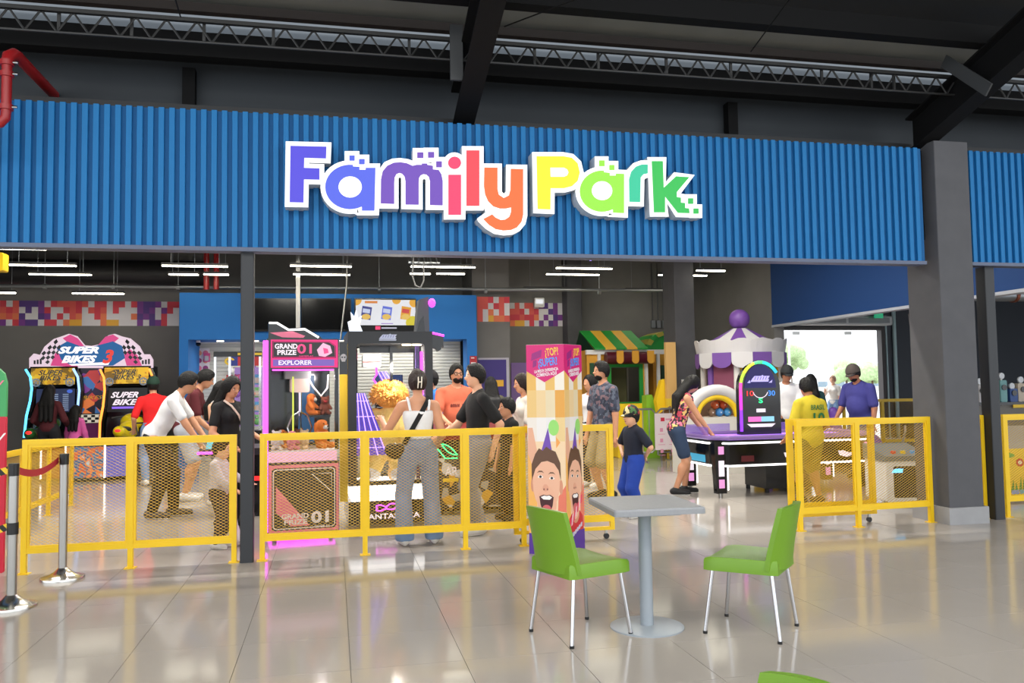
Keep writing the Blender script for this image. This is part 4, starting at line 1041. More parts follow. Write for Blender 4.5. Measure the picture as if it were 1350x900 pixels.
# ---- double racing bike cabinet
YB = 17.2; xc = P(122,500,YB).x
bk = thing('racing_bike_cabinet', 'twin motorbike racing game lettered Super Bikes 3 with lit marquee and curved light strips', 'arcade game', (xc,YB,0))
def q2(px, py): p_ = P(px,py,YB); return (p_.x-xc, p_.z)
def poly2(*pts): return [q2(*p_) for p_ in pts]
L0, R0 = q2(40,500)[0], q2(203,500)[0]
for sx, (a, b_) in ((0,(42,104)),(1,(138,200))):
    xa_, xb3 = q2(a,500)[0], q2(b_,500)[0]
    B().prism([(0,0),(.55,0),(.55,1.98),(-.10,1.98),(-.14,1.72),(-.02,1.55),(.02,1.0),(0,.6)], 0, 1, mp=lambda u,v,c_: (xa_+(xb3-xa_)*c_, u, v)).build('bike_cabinet', m_gloss, bk)
    gd = Mpat('gold_print',[(60,50,10),(180,140,30),(226,180,40),(200,150,30),(120,90,20)], 3.2, .4, 'NOISE', emit=.55)
    dec(bk,'gold_header', rect(xa_+.03,xb3-.03,1.64,1.95), -.142, gd)
    text('SUPER',.13,m_gloss,bk,((xa_+xb3)/2-.05,-.147,1.86),shear=.35,width=.42,bold=.02); text('BIKES 3',.13,m_gloss,bk,((xa_+xb3)/2,-.147,1.76),shear=.35,width=.50,bold=.02)
    for x in (xa_+.12,xb3-.12):
        fnn = B(); fnn.tube([(x+.065*math.cos(t),-.15,1.68+.065*math.sin(t)) for t in [2*PI*i/16 for i in range(16)]], .014, 6, closed=True)
        for k in range(6): fnn.beam((x,-.15,1.68),(x+.06*math.cos(k*PI/3),-.15,1.68+.06*math.sin(k*PI/3)),.012,.01,(0,1,0))
        fnn.build('speaker_grille', M('speaker_silver',(190,200,215),.3,emit=.3), bk)
    if sx == 0:
        sc_ = dec(bk,'screen', rect(xa_+.10,xb3-.05,1.12,1.56), -.06, E('screen_navy',(30,42,84),.7))
        for k in range(9):
            for cc in range(3): dec(sc_,'screen_row', rect(xa_+.20+cc*.18,xa_+.30+cc*.18,1.15+k*.037,1.163+k*.037), -.063, E('screen_text',(170,190,220),.8))
        dec(sc_,'screen_badge', [(xb3-.14+.05*math.cos(t),1.51+.035*math.sin(t)) for t in [2*PI*i/14 for i in range(14)]], -.063, E('screen_blue',(70,110,220),.9))
    else:
        sc_ = dec(bk,'screen', rect(xa_+.06,xb3-.06,1.10,1.56), -.06, E('screen_dark',(10,10,16),.5))
        text('SUPER',.15,m_wemit,sc_,((xa_+xb3)/2-.06,-.066,1.42),shear=.4,width=.5,bold=.03); text('BIKES',.15,m_wemit,sc_,((xa_+xb3)/2-.02,-.066,1.28),shear=.4,width=.55,bold=.03)
        dec(sc_,'screen_flash', rect(xa_+.15,xb3-.15,1.16,1.20), -.063, E('screen_violet',(150,110,255),1.0))
    for (pts, col) in ((((38,487),(44,497),(46,512),(44,528),(39,548),(36,576)) if sx == 0 else ((135,487),(140,498),(141,515),(139,535),(135,556),(134,590)), m_cyl if sx == 0 else m_org),
                       (((100,486),(106,497),(108,515),(106,535),(101,560),(100,590)) if sx == 0 else ((199,486),(204,498),(205,515),(203,535),(199,560)), E('led_pale_blue',(150,190,255),2.2) if sx == 0 else m_org)):
        B().tube([(q2(*p_)[0],-.17,q2(*p_)[1]) for p_ in pts], .022, 7).build('light_strip', col, bk)
        B().tube([(q2(*p_)[0],-.05,q2(*p_)[1]) for p_ in pts], .06, 7).build('side_pod', m_gloss, bk)
ctr = Mpat('centre_art',[(30,24,40),(180,60,60),(60,110,170),(220,120,60),(40,30,60),(120,60,140)], 7, .4, 'VORONOI', emit=.4)
xa_, xb3 = q2(106,500)[0], q2(136,500)[0]
B().box(xa_,xb3,0,.5,.3,1.96).build('centre_tower', m_gloss, bk); dec(bk,'centre_art', rect(xa_,xb3,1.08,1.94), -.002, ctr)
text('BIKES',.10,m_gold,bk,((xa_+xb3)/2,-.008,1.38),shear=.4,width=.36)
ck = dec(bk,'checker_base', rect(xa_,xb3,.90,1.06), -.002, E('cream_backlit',(236,226,206),.7))
for r in range(3):
    for c_ in range(6):
        if (r+c_)%2: dec(ck,'checker', rect(xa_+(xb3-xa_)*c_/6,xa_+(xb3-xa_)*(c_+1)/6,.91+r*.048,.955+r*.048), -.005, m_gloss)
dec(bk,'violet_skirt', rect(xa_,xb3,.32,.89), -.002, E('violet_skirt',(110,30,90),.4))
mq = poly2((40,485),(40,472),(46,466),(54,468),(60,457),(72,447),(84,443),(92,440),(102,443),(112,455),(122,456),(132,454),(144,442),(152,440),(160,443),(172,446),(184,456),(190,467),(198,467),(202,474),(202,485))
mo = B().prism(mq, -.06, .02).build('marquee', E('marquee_white',(240,214,230),1.0), bk)
def mqp(name, pts, mat, k=-.062): dec(mo, name, poly2(*pts), k, mat)
mqp('pink_flame', [(68,482),(74,466),(84,460),(90,470),(98,462),(104,484)], E('flame_pink',(240,80,150),.8))
mqp('pink_flame', [(168,482),(164,468),(172,460),(182,468),(188,482)], MATS['flame_pink'])
mqp('pink_crest', [(84,446),(94,441),(104,446),(112,456),(98,458)], MATS['flame_pink']); mqp('pink_crest', [(128,458),(140,444),(150,441),(158,446),(146,456)], MATS['flame_pink'])
mqp('blue_wave', [(76,458),(90,450),(106,456),(120,458),(150,450),(162,456),(166,472),(150,482),(96,482),(82,474)], E('wave_blue',(30,110,180),.7), -.064)
def bil(q, u, v): return tuple((q[0][k]*(1-u)+q[1][k]*u)*(1-v)+(q[3][k]*(1-u)+q[2][k]*u)*v for k in (0,1))
for q in ([(52,470),(76,447),(84,462),(64,480)], [(192,470),(168,447),(160,462),(180,480)]):
    for i in range(6):
        for j in range(4):
            if (i+j) % 2: dec(mo,'checker_flag', poly2(*[bil(q,(i+a_)/6,(j+b_)/4) for a_,b_ in ((0,0),(1,0),(1,1),(0,1))]), -.065, m_gloss)
for i in range(3):
    for bx in (46,188): dec(mo,'checker_flag', poly2((bx+i*4,480),(bx+i*4+2.6,480),(bx+i*4+2.6,475-i),(bx+i*4,475-i)), -.065, m_gloss)
xm, zm = q2(104,462); text('SUPER',.17,E('logo_white',(255,250,252),1.2),mo,(xm,-.071,zm),shear=.35,width=.72,bold=.05)
xm, zm = q2(104,474); text('BIKES',.18,MATS['logo_white'],mo,(xm,-.071,zm),shear=.35,width=.62,bold=.05)
xm, zm = q2(142,471); text('3',.34,E('logo_red',(240,70,60),1.0),mo,(xm,-.071,zm),shear=.3,width=.20,bold=.04)
mqp('underline', [(92,480),(146,477),(144,481),(96,482)], MATS['logo_white'], -.068)
def motorbike(px, Y, mat, lab, rz=0):
    p_ = P(px,570,Y); t = thing('ride_on_motorbike', lab, 'arcade motorbike', (p_.x,Y,0), rz)
    B().box(-.22,.22,-.5,.7,0,.10).build('platform', m_gloss, t)
    f = Field([-.35,-.7,.2],[.35,.7,1.15], .02); f.caps((0,-.45,.78),(0,.05,.66),.10,.14,.08); f.ell((0,.25,.78),(.17,.22,.17),None,.06); f.ell((0,.50,.92),(.20,.16,.16),None,.05)
    link('fairing', f.mesh('fairing', mat), t)
    f = Field([-.25,-.5,.6],[.25,.3,1.0], .02); f.ell((0,-.12,.80),(.13,.24,.06),None,.02); link('seat', f.mesh('seat', m_black), t)
    for y in (-.40,.50): B().lathe([(.10,-.07),(.20,-.07),(.24,-.04),(.25,0),(.24,.04),(.20,.07),(.10,.07),(.10,-.07)], 20).build('wheel', m_black, t, loc=(0,y,.36), rot=(0,PI/2,0))
    B().tube([(-.32,.38,1.00),(-.12,.46,1.03),(.12,.46,1.03),(.32,.38,1.00)], .018, 7).build('handlebar', m_black, t)
    B().box(-.05,.05,-.05,.1,.1,.6).build('pedestal', m_gloss, t)
    B().ell((0,-.54,.80),(.05,.02,.03),10,6).build('tail_light', m_redl, t)
    return t
motorbike(52,16.26,M('bike_black_green',(40,90,40),.25),'black and green ride-on motorbike of the racing game')
motorbike(165,16.26,M('bike_yellow',(232,206,20),.25),'yellow ride-on motorbike of the racing game')
# ---- low round game with sea picture
p_ = F(118,634); rg = thing('low_round_game', 'low round-fronted children game with orange sea picture and white light edges', 'arcade game', (p_.x-.06,p_.y+.26,0))
oc = [(.78*math.cos(t),.32*math.sin(t)) for t in [math.radians(22.5+45*i) for i in range(8)]]
b = B(); n = 8; b.add([(x,y,.02) for x,y in oc]+[(x,y,.60) for x,y in oc], [tuple(range(7,-1,-1)), tuple(range(8,16))]+[(i,(i+1)%8,8+(i+1)%8,8+i) for i in range(8)]); b.build('tub', m_gloss, rg)
sea = Mpat('sea_print',[(40,70,120),(70,110,150),(206,90,50),(60,96,140),(220,120,70),(180,190,200)], 5, .4, 'NOISE', emit=.3)
for i, m1 in ((4,E('side_orange',(200,90,50),.4)),(5,sea),(6,E('side_violet',(120,120,220),.7))):
    (xa_,ya_),(xb3,yb_) = oc[i], oc[(i+1)%8]; k = 1.006
    B().add([(xa_*k,ya_*k,.06),(xb3*k,yb_*k,.06),(xb3*k,yb_*k,.57),(xa_*k,ya_*k,.57)], [(0,1,2,3)]).build('side_print', m1, rg)
for i in (4,5,6,7): x, y = oc[i]; B().cyl((x*1.01,y*1.01,.05),(x*1.01,y*1.01,.6),.016,n=6).build('edge_light', m_wl, rg)
B().tube([(oc[i][0]*1.01,oc[i][1]*1.01,.605) for i in (4,5,6,7)], .014, 6).build('rim_light', m_wl, rg)
B().bbox(-.5,.5,-.2,.2,.60,.66,.1).build('dome', M('dome_dark',(40,40,52),.2), rg)
# ---- stroller
p_ = P(195,600,14.75); st = thing('stroller', 'orange baby stroller with black wheels beside the racing bikes', 'stroller', (p_.x+.1,p_.y,0), .5)
fr = B()
for sx in (-.2,.2): fr.tube([(sx,-.32,.09),(sx,.0,.45),(sx,.35,.95)], .013, 6); fr.tube([(sx,.30,.09),(sx,.02,.45)], .013, 6)
fr.tube([(-.2,.35,.95),(.2,.35,.95)], .014, 6); fr.build('frame', m_black, st)
f = Field([-.3,-.4,.2],[.3,.4,.95],.018); f.caps((-.1,-.12,.42),(.1,-.12,.42),.08,.08,.03); f.caps((0,-.1,.42),(0,.16,.80),.14,.14,.05); link('seat', f.mesh('seat', cloth_o := M('stroller_orange',(226,90,30),.8)), st)
for sx in (-.2,.2):
    for y in (-.32,.30): B().lathe([(.03,-.02),(.085,-.02),(.09,0),(.085,.02),(.03,.02),(.03,-.02)], 14).build('wheel', m_black, st, loc=(sx,y,.09), rot=(0,PI/2,0))

# ---- air hockey table
ha = Vector((4.78,9.80,0)); RH = math.radians(1); HL, HW = 2.30, 1.05
hk = thing('air_hockey_table', 'black air hockey table with white light edges and violet playing field', 'game table', ha, RH)
ch = .18
def hexa(z, e=0): return [(ch-e*.4,-e,z),(HL-ch+e*.4,-e,z),(HL+e,ch,z),(HL+e,HW-ch,z),(HL-ch,HW+e,z),(ch,HW+e,z),(-e,HW-ch,z),(-e,ch,z)]
b = B(); b.add(hexa(.40)+hexa(.74,.03), [tuple(range(7,-1,-1)), tuple(range(8,16))]+[(i,(i+1)%8,8+(i+1)%8,8+i) for i in range(8)]); b.build('table_body', m_gloss, hk)
B().add([(x*.93+HL*.035,y*.90+HW*.05,z) for x,y,z in hexa(.752)], [tuple(range(8))]).build('playing_field', E('violet_field',(176,116,255),1.7), hk)
rl = B(); rl.tube(hexa(.77,.03), .028, 6, closed=True); rl.build('rail', M('rail_lilac',(190,150,230),.25,emit=.35), hk)
for (xa_,ya_),(xb3,yb_) in (((-.02,ch),(-.02,HW-ch)),((.02,HW),(.75,HW)),((HL-.75,HW),(HL-.02,HW))):
    B().add([(xa_,ya_,.80),(xb3,yb_,.80),(xb3,yb_,.90),(xa_,ya_,.90),(xa_+.006,ya_+.006,.80),(xb3+.006,yb_+.006,.80),(xb3+.006,yb_+.006,.90),(xa_+.006,ya_+.006,.90)], [(0,1,2,3),(7,6,5,4),(0,4,5,1),(1,5,6,2),(2,6,7,3),(3,7,4,0)]).build('acrylic_wall', M('violet_acrylic',(170,130,235),.1,emit=.5,alpha=.45), hk)
B().tube(hexa(.70,.045), .013, 6, closed=True).build('upper_light', m_wl, hk)
B().tube(hexa(.41,.015), .013, 6, closed=True).build('lower_light', m_wl, hk)
for k, (x, y) in enumerate(((ch*.45,ch*.45),(HL-ch*.45,ch*.45),(HL-ch*.45,HW-ch*.45),(ch*.45,HW-ch*.45))):
    lg = B(); lg.add([(x-.10,y-.06,.72),(x+.10,y-.06,.72),(x+.10,y+.06,.72),(x-.10,y+.06,.72),(x-.07,y-.045,.06),(x+.07,y-.045,.06),(x+.07,y+.045,.06),(x-.07,y+.045,.06)],
        [(0,1,2,3),(7,6,5,4),(1,0,4,5),(2,1,5,6),(3,2,6,7),(0,3,7,4)]); l_ = lg.build('leg', m_gloss, hk)
    for z0, z1, m1 in ((.56,.66,E('leg_pink',(240,160,220),1.1)),(.28,.48,m_wemit),(.13,.24,MATS['leg_pink'])): B().box(x-.045,x+.03,y-.066,y-.058,z0,z1).build('leg_window', m1, l_)
    B().box(x+.075,x+.09,y-.062,y-.05,.10,.42).build('leg_light', m_wl, l_)
    B().cyl((x,y,0),(x,y,.06),.025,n=10).build('leveller', m_steel, l_)
sw_ = dec(hk,'swoosh', [(1.02,.66),(.94,.58),(.97,.50),(1.08,.47),(1.18,.50),(1.22,.52),(1.12,.53),(1.03,.56)], -.012, m_wemit)
dec(hk,'swoosh', [(1.82,.66),(1.74,.58),(1.77,.50),(1.88,.47),(2.02,.52),(1.92,.53),(1.83,.56)], -.012, m_wemit)
B().prism(rect(.34,.52,.46,.66), -.012,-.004).build('red_grille', M('red_grille',(120,30,40),.4,emit=.3), hk)
B().prism([(.30,.66),(.70,.66),(.78,.44),(.30,.44)], 0, 1, mp=lambda a,b_,c_: (-.012+.004*c_, a, b_)).build('end_print', E('end_cyan',(80,190,230),.8), hk)
B().box(.85,1.55,.28,.84,.06,.40).build('coin_pedestal', m_gloss, hk)
for x in (.9,1.5):
    for y in (.35,.85): B().cyl((x,y,0),(x,y,.06),.03,n=8).build('caster', m_black, hk)
# arch scoreboard over the middle
sbw = .31; so2 = Vector((1.07,.80,0))
archp = [(-sbw,.74),(sbw,.74),(sbw,1.40)]+[(sbw*math.cos(t),1.40+.36*math.sin(t)) for t in [math.radians(i*15) for i in range(1,12)]]+[(-sbw,1.40)]
ar = B().prism([(x+so2.x,z) for x,z in archp], so2.y-.06, so2.y+.06).build('scoreboard', m_gloss, hk)
cols = [(150,60,255),(255,60,220),(255,80,180),(180,230,60),(230,240,60),(90,240,140),(60,230,210),(60,200,240)]
path = [(-sbw,.80+i*.10) for i in range(7)]+[(sbw*math.cos(t),1.40+.36*math.sin(t)) for t in [math.radians(180-i*12) for i in range(0,13)]]
for i in range(len(path)-1):
    a, c_ = path[i], path[i+1]; cc = cols[min(len(cols)-1, int(i/len(path)*len(cols)))]
    B().tube([(a[0]+so2.x,so2.y-.075,a[1]),(c_[0]+so2.x,so2.y-.075,c_[1])], .022, 6).build('rainbow_light', E('led_%d_%d_%d' % cc, cc, 1.6), ar)
yb = so2.y-.062
B().prism([(so2.x+x*.82,z) for x,z in [(-.30,1.40),(.30,1.40)]+[(.30*math.cos(t),1.40+.33*math.sin(t)) for t in [math.radians(i*18) for i in range(1,10)]]], yb-.004,yb).build('blue_header', E('blue_header',(30,20,110),.6), ar)
logo(ar, so2.x, 1.53, .30, .09, yb-.004, E('logo_lilac',(200,190,255),1.2), E('logo_indigo',(60,40,170),.6)); dec(ar,'logo_wing', [(so2.x-.20,1.47),(so2.x-.15,1.47),(so2.x-.16,1.51)], yb-.004, MATS['logo_lilac']); dec(ar,'logo_wing', [(so2.x+.13,1.47),(so2.x+.18,1.47),(so2.x+.19,1.51)], yb-.004, MATS['logo_lilac'])
text('10',.10,E('score_red',(255,60,60),1.1),ar,(so2.x-.17,yb-.004,1.32),bold=.02,width=.11); text('30',.10,E('score_blue',(80,160,255),1.1),ar,(so2.x+.17,yb-.004,1.32),bold=.02,width=.11); text('S',.10,m_grn,ar,(so2.x,yb-.004,1.22),bold=.02,width=.06)
B().tube([(so2.x+.12*math.cos(t),yb-.004,1.38+.12*math.sin(t)) for t in [math.radians(200+14*i) for i in range(11)]], .006, 5).build('score_arc', m_wemit, ar)
dec(ar,'coin_window', rect(so2.x-.07,so2.x+.07,1.06,1.11), yb-.002, m_wemit); dec(ar,'pink_bar', rect(so2.x-.20,so2.x,.93,1.0), yb-.002, E('bar_pink',(255,120,200),1.1)); dec(ar,'cyan_bar', rect(so2.x,so2.x+.20,.93,1.0), yb-.002, E('bar_cyan',(150,220,240),1.1))
dec(ar,'base_bar', [(so2.x-.22,.90),(so2.x+.22,.90),(so2.x+.16,.855),(so2.x-.16,.855)], yb-.002, m_wemit)

# ---- small white children machine at the right fence
p_ = F(1196,666); wc = thing('children_machine', 'low white children game machine with black front beside the corner column', 'arcade game', (p_.x+.02,p_.y,0), math.radians(-8))
B().bbox(-.26,.26,0,.5,.04,.52,.03,'y').build('body', m_white, wc); dec(wc,'black_front', rrect(-.17,.19,.09,.46,.02), 0, m_gloss)
logo(wc, -.12, .41, .14, .05, -.003, m_cyl)
B().prism([(-.03,.52),(.5,.52),(.5,.70),(-.03,.58)], 0, 1, mp=lambda a,b_,c_: (-.28+.56*c_, a, b_)).build('control_top', M('top_bluegrey',(90,110,124),.4), wc)
for k, cc in enumerate(((220,60,50),(230,190,40),(60,150,210))): B().cyl((-.12+.12*k,.08,.60),(-.12+.12*k,.08,.635),.03,n=12).build('button', M('button_%d' % k, cc, .3), wc)
B().prism([(-.2,.68),(.24,.70),(.24,.92),(-.02,.92)], .44,.446).build('glass_shield', m_glass, wc); B().tube([(.18,.40,.70),(.20,.36,.84),(.20,.36,.92)], .014, 6).build('grip', m_steel, wc)
for x in (-.2,.2): B().cyl((x,.08,0),(x,.08,.04),.02,n=8).cyl((x,.42,0),(x,.42,.04),.02,n=8).build('foot', m_black, wc)
# ---- yellow flowered machine beyond the column
p_ = P(1318,640,8.7); yk = thing('flower_game', 'yellow children game with grass and ladybird picture behind a fence', 'arcade game', (p_.x+.15,8.6,0))
B().bbox(-.75,.75,0,.6,.06,.62,.03,'y').build('body', M('game_yellow',(238,196,60),.5), yk)
B().prism([(0,.62),(.6,.62),(.6,.86),(.05,.70)], 0, 1, mp=lambda a,b_,c_: (-.76+1.52*c_, a, b_)).build('grey_lid', M('lid_grey',(160,156,150),.4), yk)
random.seed(9)
for k in range(26):
    x = -.70+k*.056; hh = random.uniform(.10,.22); dec(yk,'grass_blade', [(x,.10),(x+.05,.10),(x+.03+random.uniform(-.02,.02),.10+hh)], -.0005*(k%3), M('grass_print',(64,140,50),.5))
for k, (x, z, cc) in enumerate(((-.45,.46,(206,50,40)),(.06,.45,(206,50,40)),(.45,.40,(230,120,40)))):
    lb = dec(yk,'ladybird', [(x+.055*math.cos(t),z+.05*math.sin(t)) for t in [2*PI*i/14 for i in range(14)]], -.001, M('bug_%d' % k, cc, .5))
    dec(lb,'bug_face', [(x+.03*math.cos(t),z+.025*math.sin(t)) for t in [2*PI*i/10 for i in range(10)]], -.004, M('bug_cream',(240,220,190),.5))
for x, z in ((-.58,.52),(-.30,.50),(-.08,.54),(.20,.52),(.55,.53),(-.52,.36),(.28,.34)):
    dec(yk,'leaf_swirl', [(x+.05*math.cos(t)*(1+.4*math.cos(2*t)),z+.03*math.sin(t)) for t in [2*PI*i/14 for i in range(14)]], -.001, M('leaf_print',(110,170,70),.5))
for x in (-.6,.6): B().cyl((x,.1,0),(x,.1,.06),.03,n=8).cyl((x,.5,0),(x,.5,.06),.03,n=8).build('foot', m_black, yk)
for k in range(12):
    x = -.68+k*.12; dec(yk,'flower_bed', rect(x,x+.11,.07,.12), -.002, M('bed_%d' % (k%3), ((90,170,190),(206,80,60),(120,150,200))[k%3], .5))

# ------------------------------------------------------------------ people builder
SK = {'a': M('skin_a', (226,172,140), .5, var=.05, vs=14), 'b': M('skin_b', (204,146,112), .5, var=.05, vs=14), 'c': M('skin_c', (174,116,86), .5, var=.05, vs=14), 'd': M('skin_d', (150,98,72), .5, var=.05, vs=14)}
HAIRB = M('hair_black', (12,10,10), .55, bump=.9, bs=70, spec=.3); HAIRD = M('hair_dark_brown', (34,20,15), .55, bump=.9, bs=70, spec=.3)
m_eyew = M('eye_white', (236,232,228), .3); m_eyed = M('eye_dark', (28,20,18), .25); m_lip = M('lips', (170,88,80), .45)
def cloth(name, c, **k): return M('cloth_'+name, c, k.pop('rough', .85), var=k.pop('var', .06), vs=k.pop('vs', 9), bump=k.pop('bump', .35), bs=k.pop('bs', 26), **k)
def ik(a, c, l1, l2, pole):
    """elbow / knee between a and c"""
    d = c-a; L = min(d.length, (l1+l2)*.999); u = d.normalized(); c = a+u*L
    x = (l1*l1-l2*l2+L*L)/(2*L); hgt = math.sqrt(max(0, l1*l1-x*x))
    p = pole-u*pole.dot(u)
    if p.length < 1e-4: p = u.orthogonal()
    return a+u*x+p.normalized()*hgt, c
def person(label, loc, rz, h, sex='m', skin='b', lean=0, hipback=0, build=1.0, headk=1.0, head=(0,0), arms=((-.16,-.02,.42),(.16,-.02,.42)),
           legs=None, top=None, bottom=None, hair=('short', HAIRB), shoes=None, face=True, vox=.0115, beard=False, glasses=False, cap=None,
           fingers=(0,0), group=None, knee=.012, arm_pole=(0,.7,-.6)):
    """stands at loc facing local -y; arms: hand targets (in heights h, body frame) for the local -x and +x side"""
    t = thing('person', label, 'person', loc, rz, group)
    V = Vector; bl = build; ab = bl**.55; f_ = sex == 'f'
    sw = (.100 if f_ else .112)*h*(1+(bl-1)*.6); hw = (.056 if f_ else .052)*h
    P0 = V((0, hipback*h, .525*h)); Rl = Matrix.Rotation(lean, 3, 'X')          # +lean bends towards -y
    def U(x, y, z):                                   # upper body point in heights
        v = V((x*h, y*h, z*h-.525*h)); return P0 + Rl @ v
    hz = .925 - (headk-1)*.03; nk = U(0,.004,.845-(headk-1)*.06); 
    Rh = Rl @ Matrix.Rotation(head[0], 3, 'Z') @ Matrix.Rotation(head[1], 3, 'X')
    hr = V((.0435,.054,.066))*h*headk
    hc = nk + Rl @ V((0,-.012*h,.02*h)) + Rh @ V((0,-.006*h,hr.z*.94))
    def Hd(x, y, z): return hc + Rh @ V((x*hr.x, y*hr.y, z*hr.z))
    legs = legs or ((-.06,0),(.06,0))
    LG = []
    for sx, (lx, ly) in zip((-1,1), legs):
        hip = P0 + V((sx*hw, 0, -.015*h)); ank = V((lx*h, ly*h+.012*h, .05*h))
        kn, ank2 = ik(hip, ank, .245*h, .238*h, V((sx*.15,-1,0)))
        LG.append((hip, kn, ank, V((lx*h+sx*.012*h, ly*h-.085*h, .022*h)), V((lx*h, ly*h+.035*h, .028*h))))
    AR = []
    for sx, tg in zip((-1,1), arms):
        sh = U(sx*sw*.97/h, .004, .790); hand = U(*tg)
        el, wr = ik(sh, hand, .175*h, .155*h, V((sx*.5+arm_pole[0]*sx, arm_pole[1], arm_pole[2])))
        AR.append((sh, el, wr))
    allp = [V(p) for g in LG for p in g]+[V(p) for g in AR for p in g]+[Hd(0,0,1.2), Hd(0,0,-1), U(0,0,.6)]
    lo = [min(p[i] for p in allp)-.14*h for i in range(3)]; hi = [max(p[i] for p in allp)+.14*h for i in range(3)]
    lo[2] = -.02
    def torso(F_, g, k=.03, chest=True):
        F_.ell(U(0,.002,.735), V((.092*bl if not f_ else .082*bl, .058*bl, .105))*h+V((g,)*3), Rl, k)
        F_.ell(U(0,.0,.63), V((.078 if not f_ else .068, .054, .10))*h*bl+V((g,)*3), Rl, k)
        F_.ell(P0+V((0,.004*h,.012*h)), V((.086 if not f_ else .090, .064, .07))*h*bl+V((g,)*3), None, k)
        F_.caps(U(-sw*.80/h,0,.800), U(sw*.80/h,0,.800), .025*h*ab+g*.5, .025*h*ab+g*.5, k*.7)
        F_.caps(U(-sw*.5/h,.006,.812), U(0,.008,.836), .020*h*ab+g*.5, .026*h*ab+g*.4, .02); F_.caps(U(sw*.5/h,.006,.812), U(0,.008,.836), .020*h*ab+g*.5, .026*h*ab+g*.4, .02)
        if f_ and headk < 1.1:
            for sx in (-1,1): F_.ell(U(sx*.038,-.045,.735), V((.036,.034,.036))*h+V((g,)*3), Rl, k)
        if bl > 1.12: F_.ell(U(0,-.03*bl,.635), V((.075,.055,.075))*h*bl+V((g,)*3), Rl, k)
    # ---- body
    b = Field(lo, hi, vox); torso(b, 0)
    b.caps(nk-Rl@V((0,0,.02*h)), Hd(0,.1,-.4), .030*h*(.9 if f_ else 1.05), .028*h*headk, .015)
    b.ell(hc, hr, Rh, .01)
    b.ell(Hd(0,-.30,-.52), V((.70*hr.x,.62*hr.y,.50*hr.z)), Rh, .012)
    b.ell(Hd(0,-1.02,-.18), V((.20*hr.x,.26*hr.y,.16*hr.z)), Rh, .006)
    for sx in (-1,1): b.ell(Hd(sx*1.0,.08,-.08), V((.14*hr.x,.2*hr.y,.24*hr.z)), Rh, .004)
    fx = B()
    for i, (sh, el, wr) in enumerate(AR):
        b.caps(sh, el, .030*h*ab, .0235*h*ab, .02); b.caps(el, wr, .0235*h*ab, .0155*h, .012)
        d = (wr-el).normalized(); sx = (-1,1)[i]
        pal = wr+d*.030*h; side = d.cross(V((0,-1,0)) if abs(d.y) < .8 else V((0,0,1))).normalized()
        b.caps(wr, pal+d*.012*h, .0155*h, .0185*h, .008)
        nrm = side.cross(d)
        cu = .35 if not fingers[i] else fingers[i]
        for q in range(4):
            base = pal+d*.012*h+side*((q-1.5)*.0088*h); L = (.036,.042,.040,.031)[q]*h
            d1 = (d+side*((q-1.5)*.10)-nrm*.0).normalized(); m1 = base+d1*L*.55; m2 = m1+(d1*(1-cu*.6)+nrm*cu*sx*.8).normalized()*L*.5
            fx.tube([base, m1, m2], [.0056*h,.0052*h,.0042*h], 6)
        tb_ = wr+d*.018*h+side*(-sx*.014*h); fx.tube([tb_, tb_+(d*.6-side*sx*.75).normalized()*.02*h, tb_+(d*.9-side*sx*.6).normalized()*.038*h], [.0068*h,.006*h,.0048*h], 6)
    for hip, kn, ank, toe, heel in LG:
        b.caps(hip, kn, .050*h*bl, .034*h*bl, .02); b.caps(kn, ank, .034*h*bl, .021*h, .015)
        b.ell(kn.lerp(ank,.3)+V((0,.010*h,0)), V((.032,.034,.06))*h*bl, None, .02)
        if shoes is None: b.caps(heel, toe, .02*h, .016*h, .015)
    link('body', b.mesh('body', SK[skin], fx), t)
    # ---- top
    if top:
        g = top.get('ease', .014)
        c = Field(lo, hi, vox); torso(c, g, .04)
        sl = top.get('sleeve', .6); nn = Rl @ V((0,0,1))
        if sl > 0:
            for sh, el, wr in AR:
                e1 = sh.lerp(el, min(1, sl)); c.caps(sh, e1, .029*h*ab+g*.5, .0285*h*ab+g*.75, .02)
                if sl > 1: c.caps(el, el.lerp(wr, sl-1), .030*h*ab+g*.7, .021*h+g*.7, .02)
        hem = top.get('hem', .50); hp = U(0,0,hem)
        if hem < .525: c.cut(V((0,0,hem*h)), V((0,0,-1)))
        else: c.cut(hp, -nn)
        if hem < .49:
            pass
        if top.get('type') == 'tank':
            c.cut(U(0,0,top.get('neck',.775)), nn)
        else:
            c.ell(U(0,-.018,.865), V((.040 if not f_ else .046,.046,.05))*h, Rl, 0, 'd')
        o = link(top.get('name','shirt'), c.mesh('shirt', top['mat']), t)
        if top.get('type') == 'tank':
            for sx in (-1,1):
                pts = [U(sx*.052,-.066*bl,.765), U(sx*.060,-.045,.815), U(sx*.062,.0,.838), U(sx*.06,.045,.815), U(sx*.052,.062*bl,.765)]
                B().tube(pts, .0075*h, 6).build('strap', top['mat'], o, smooth=True)
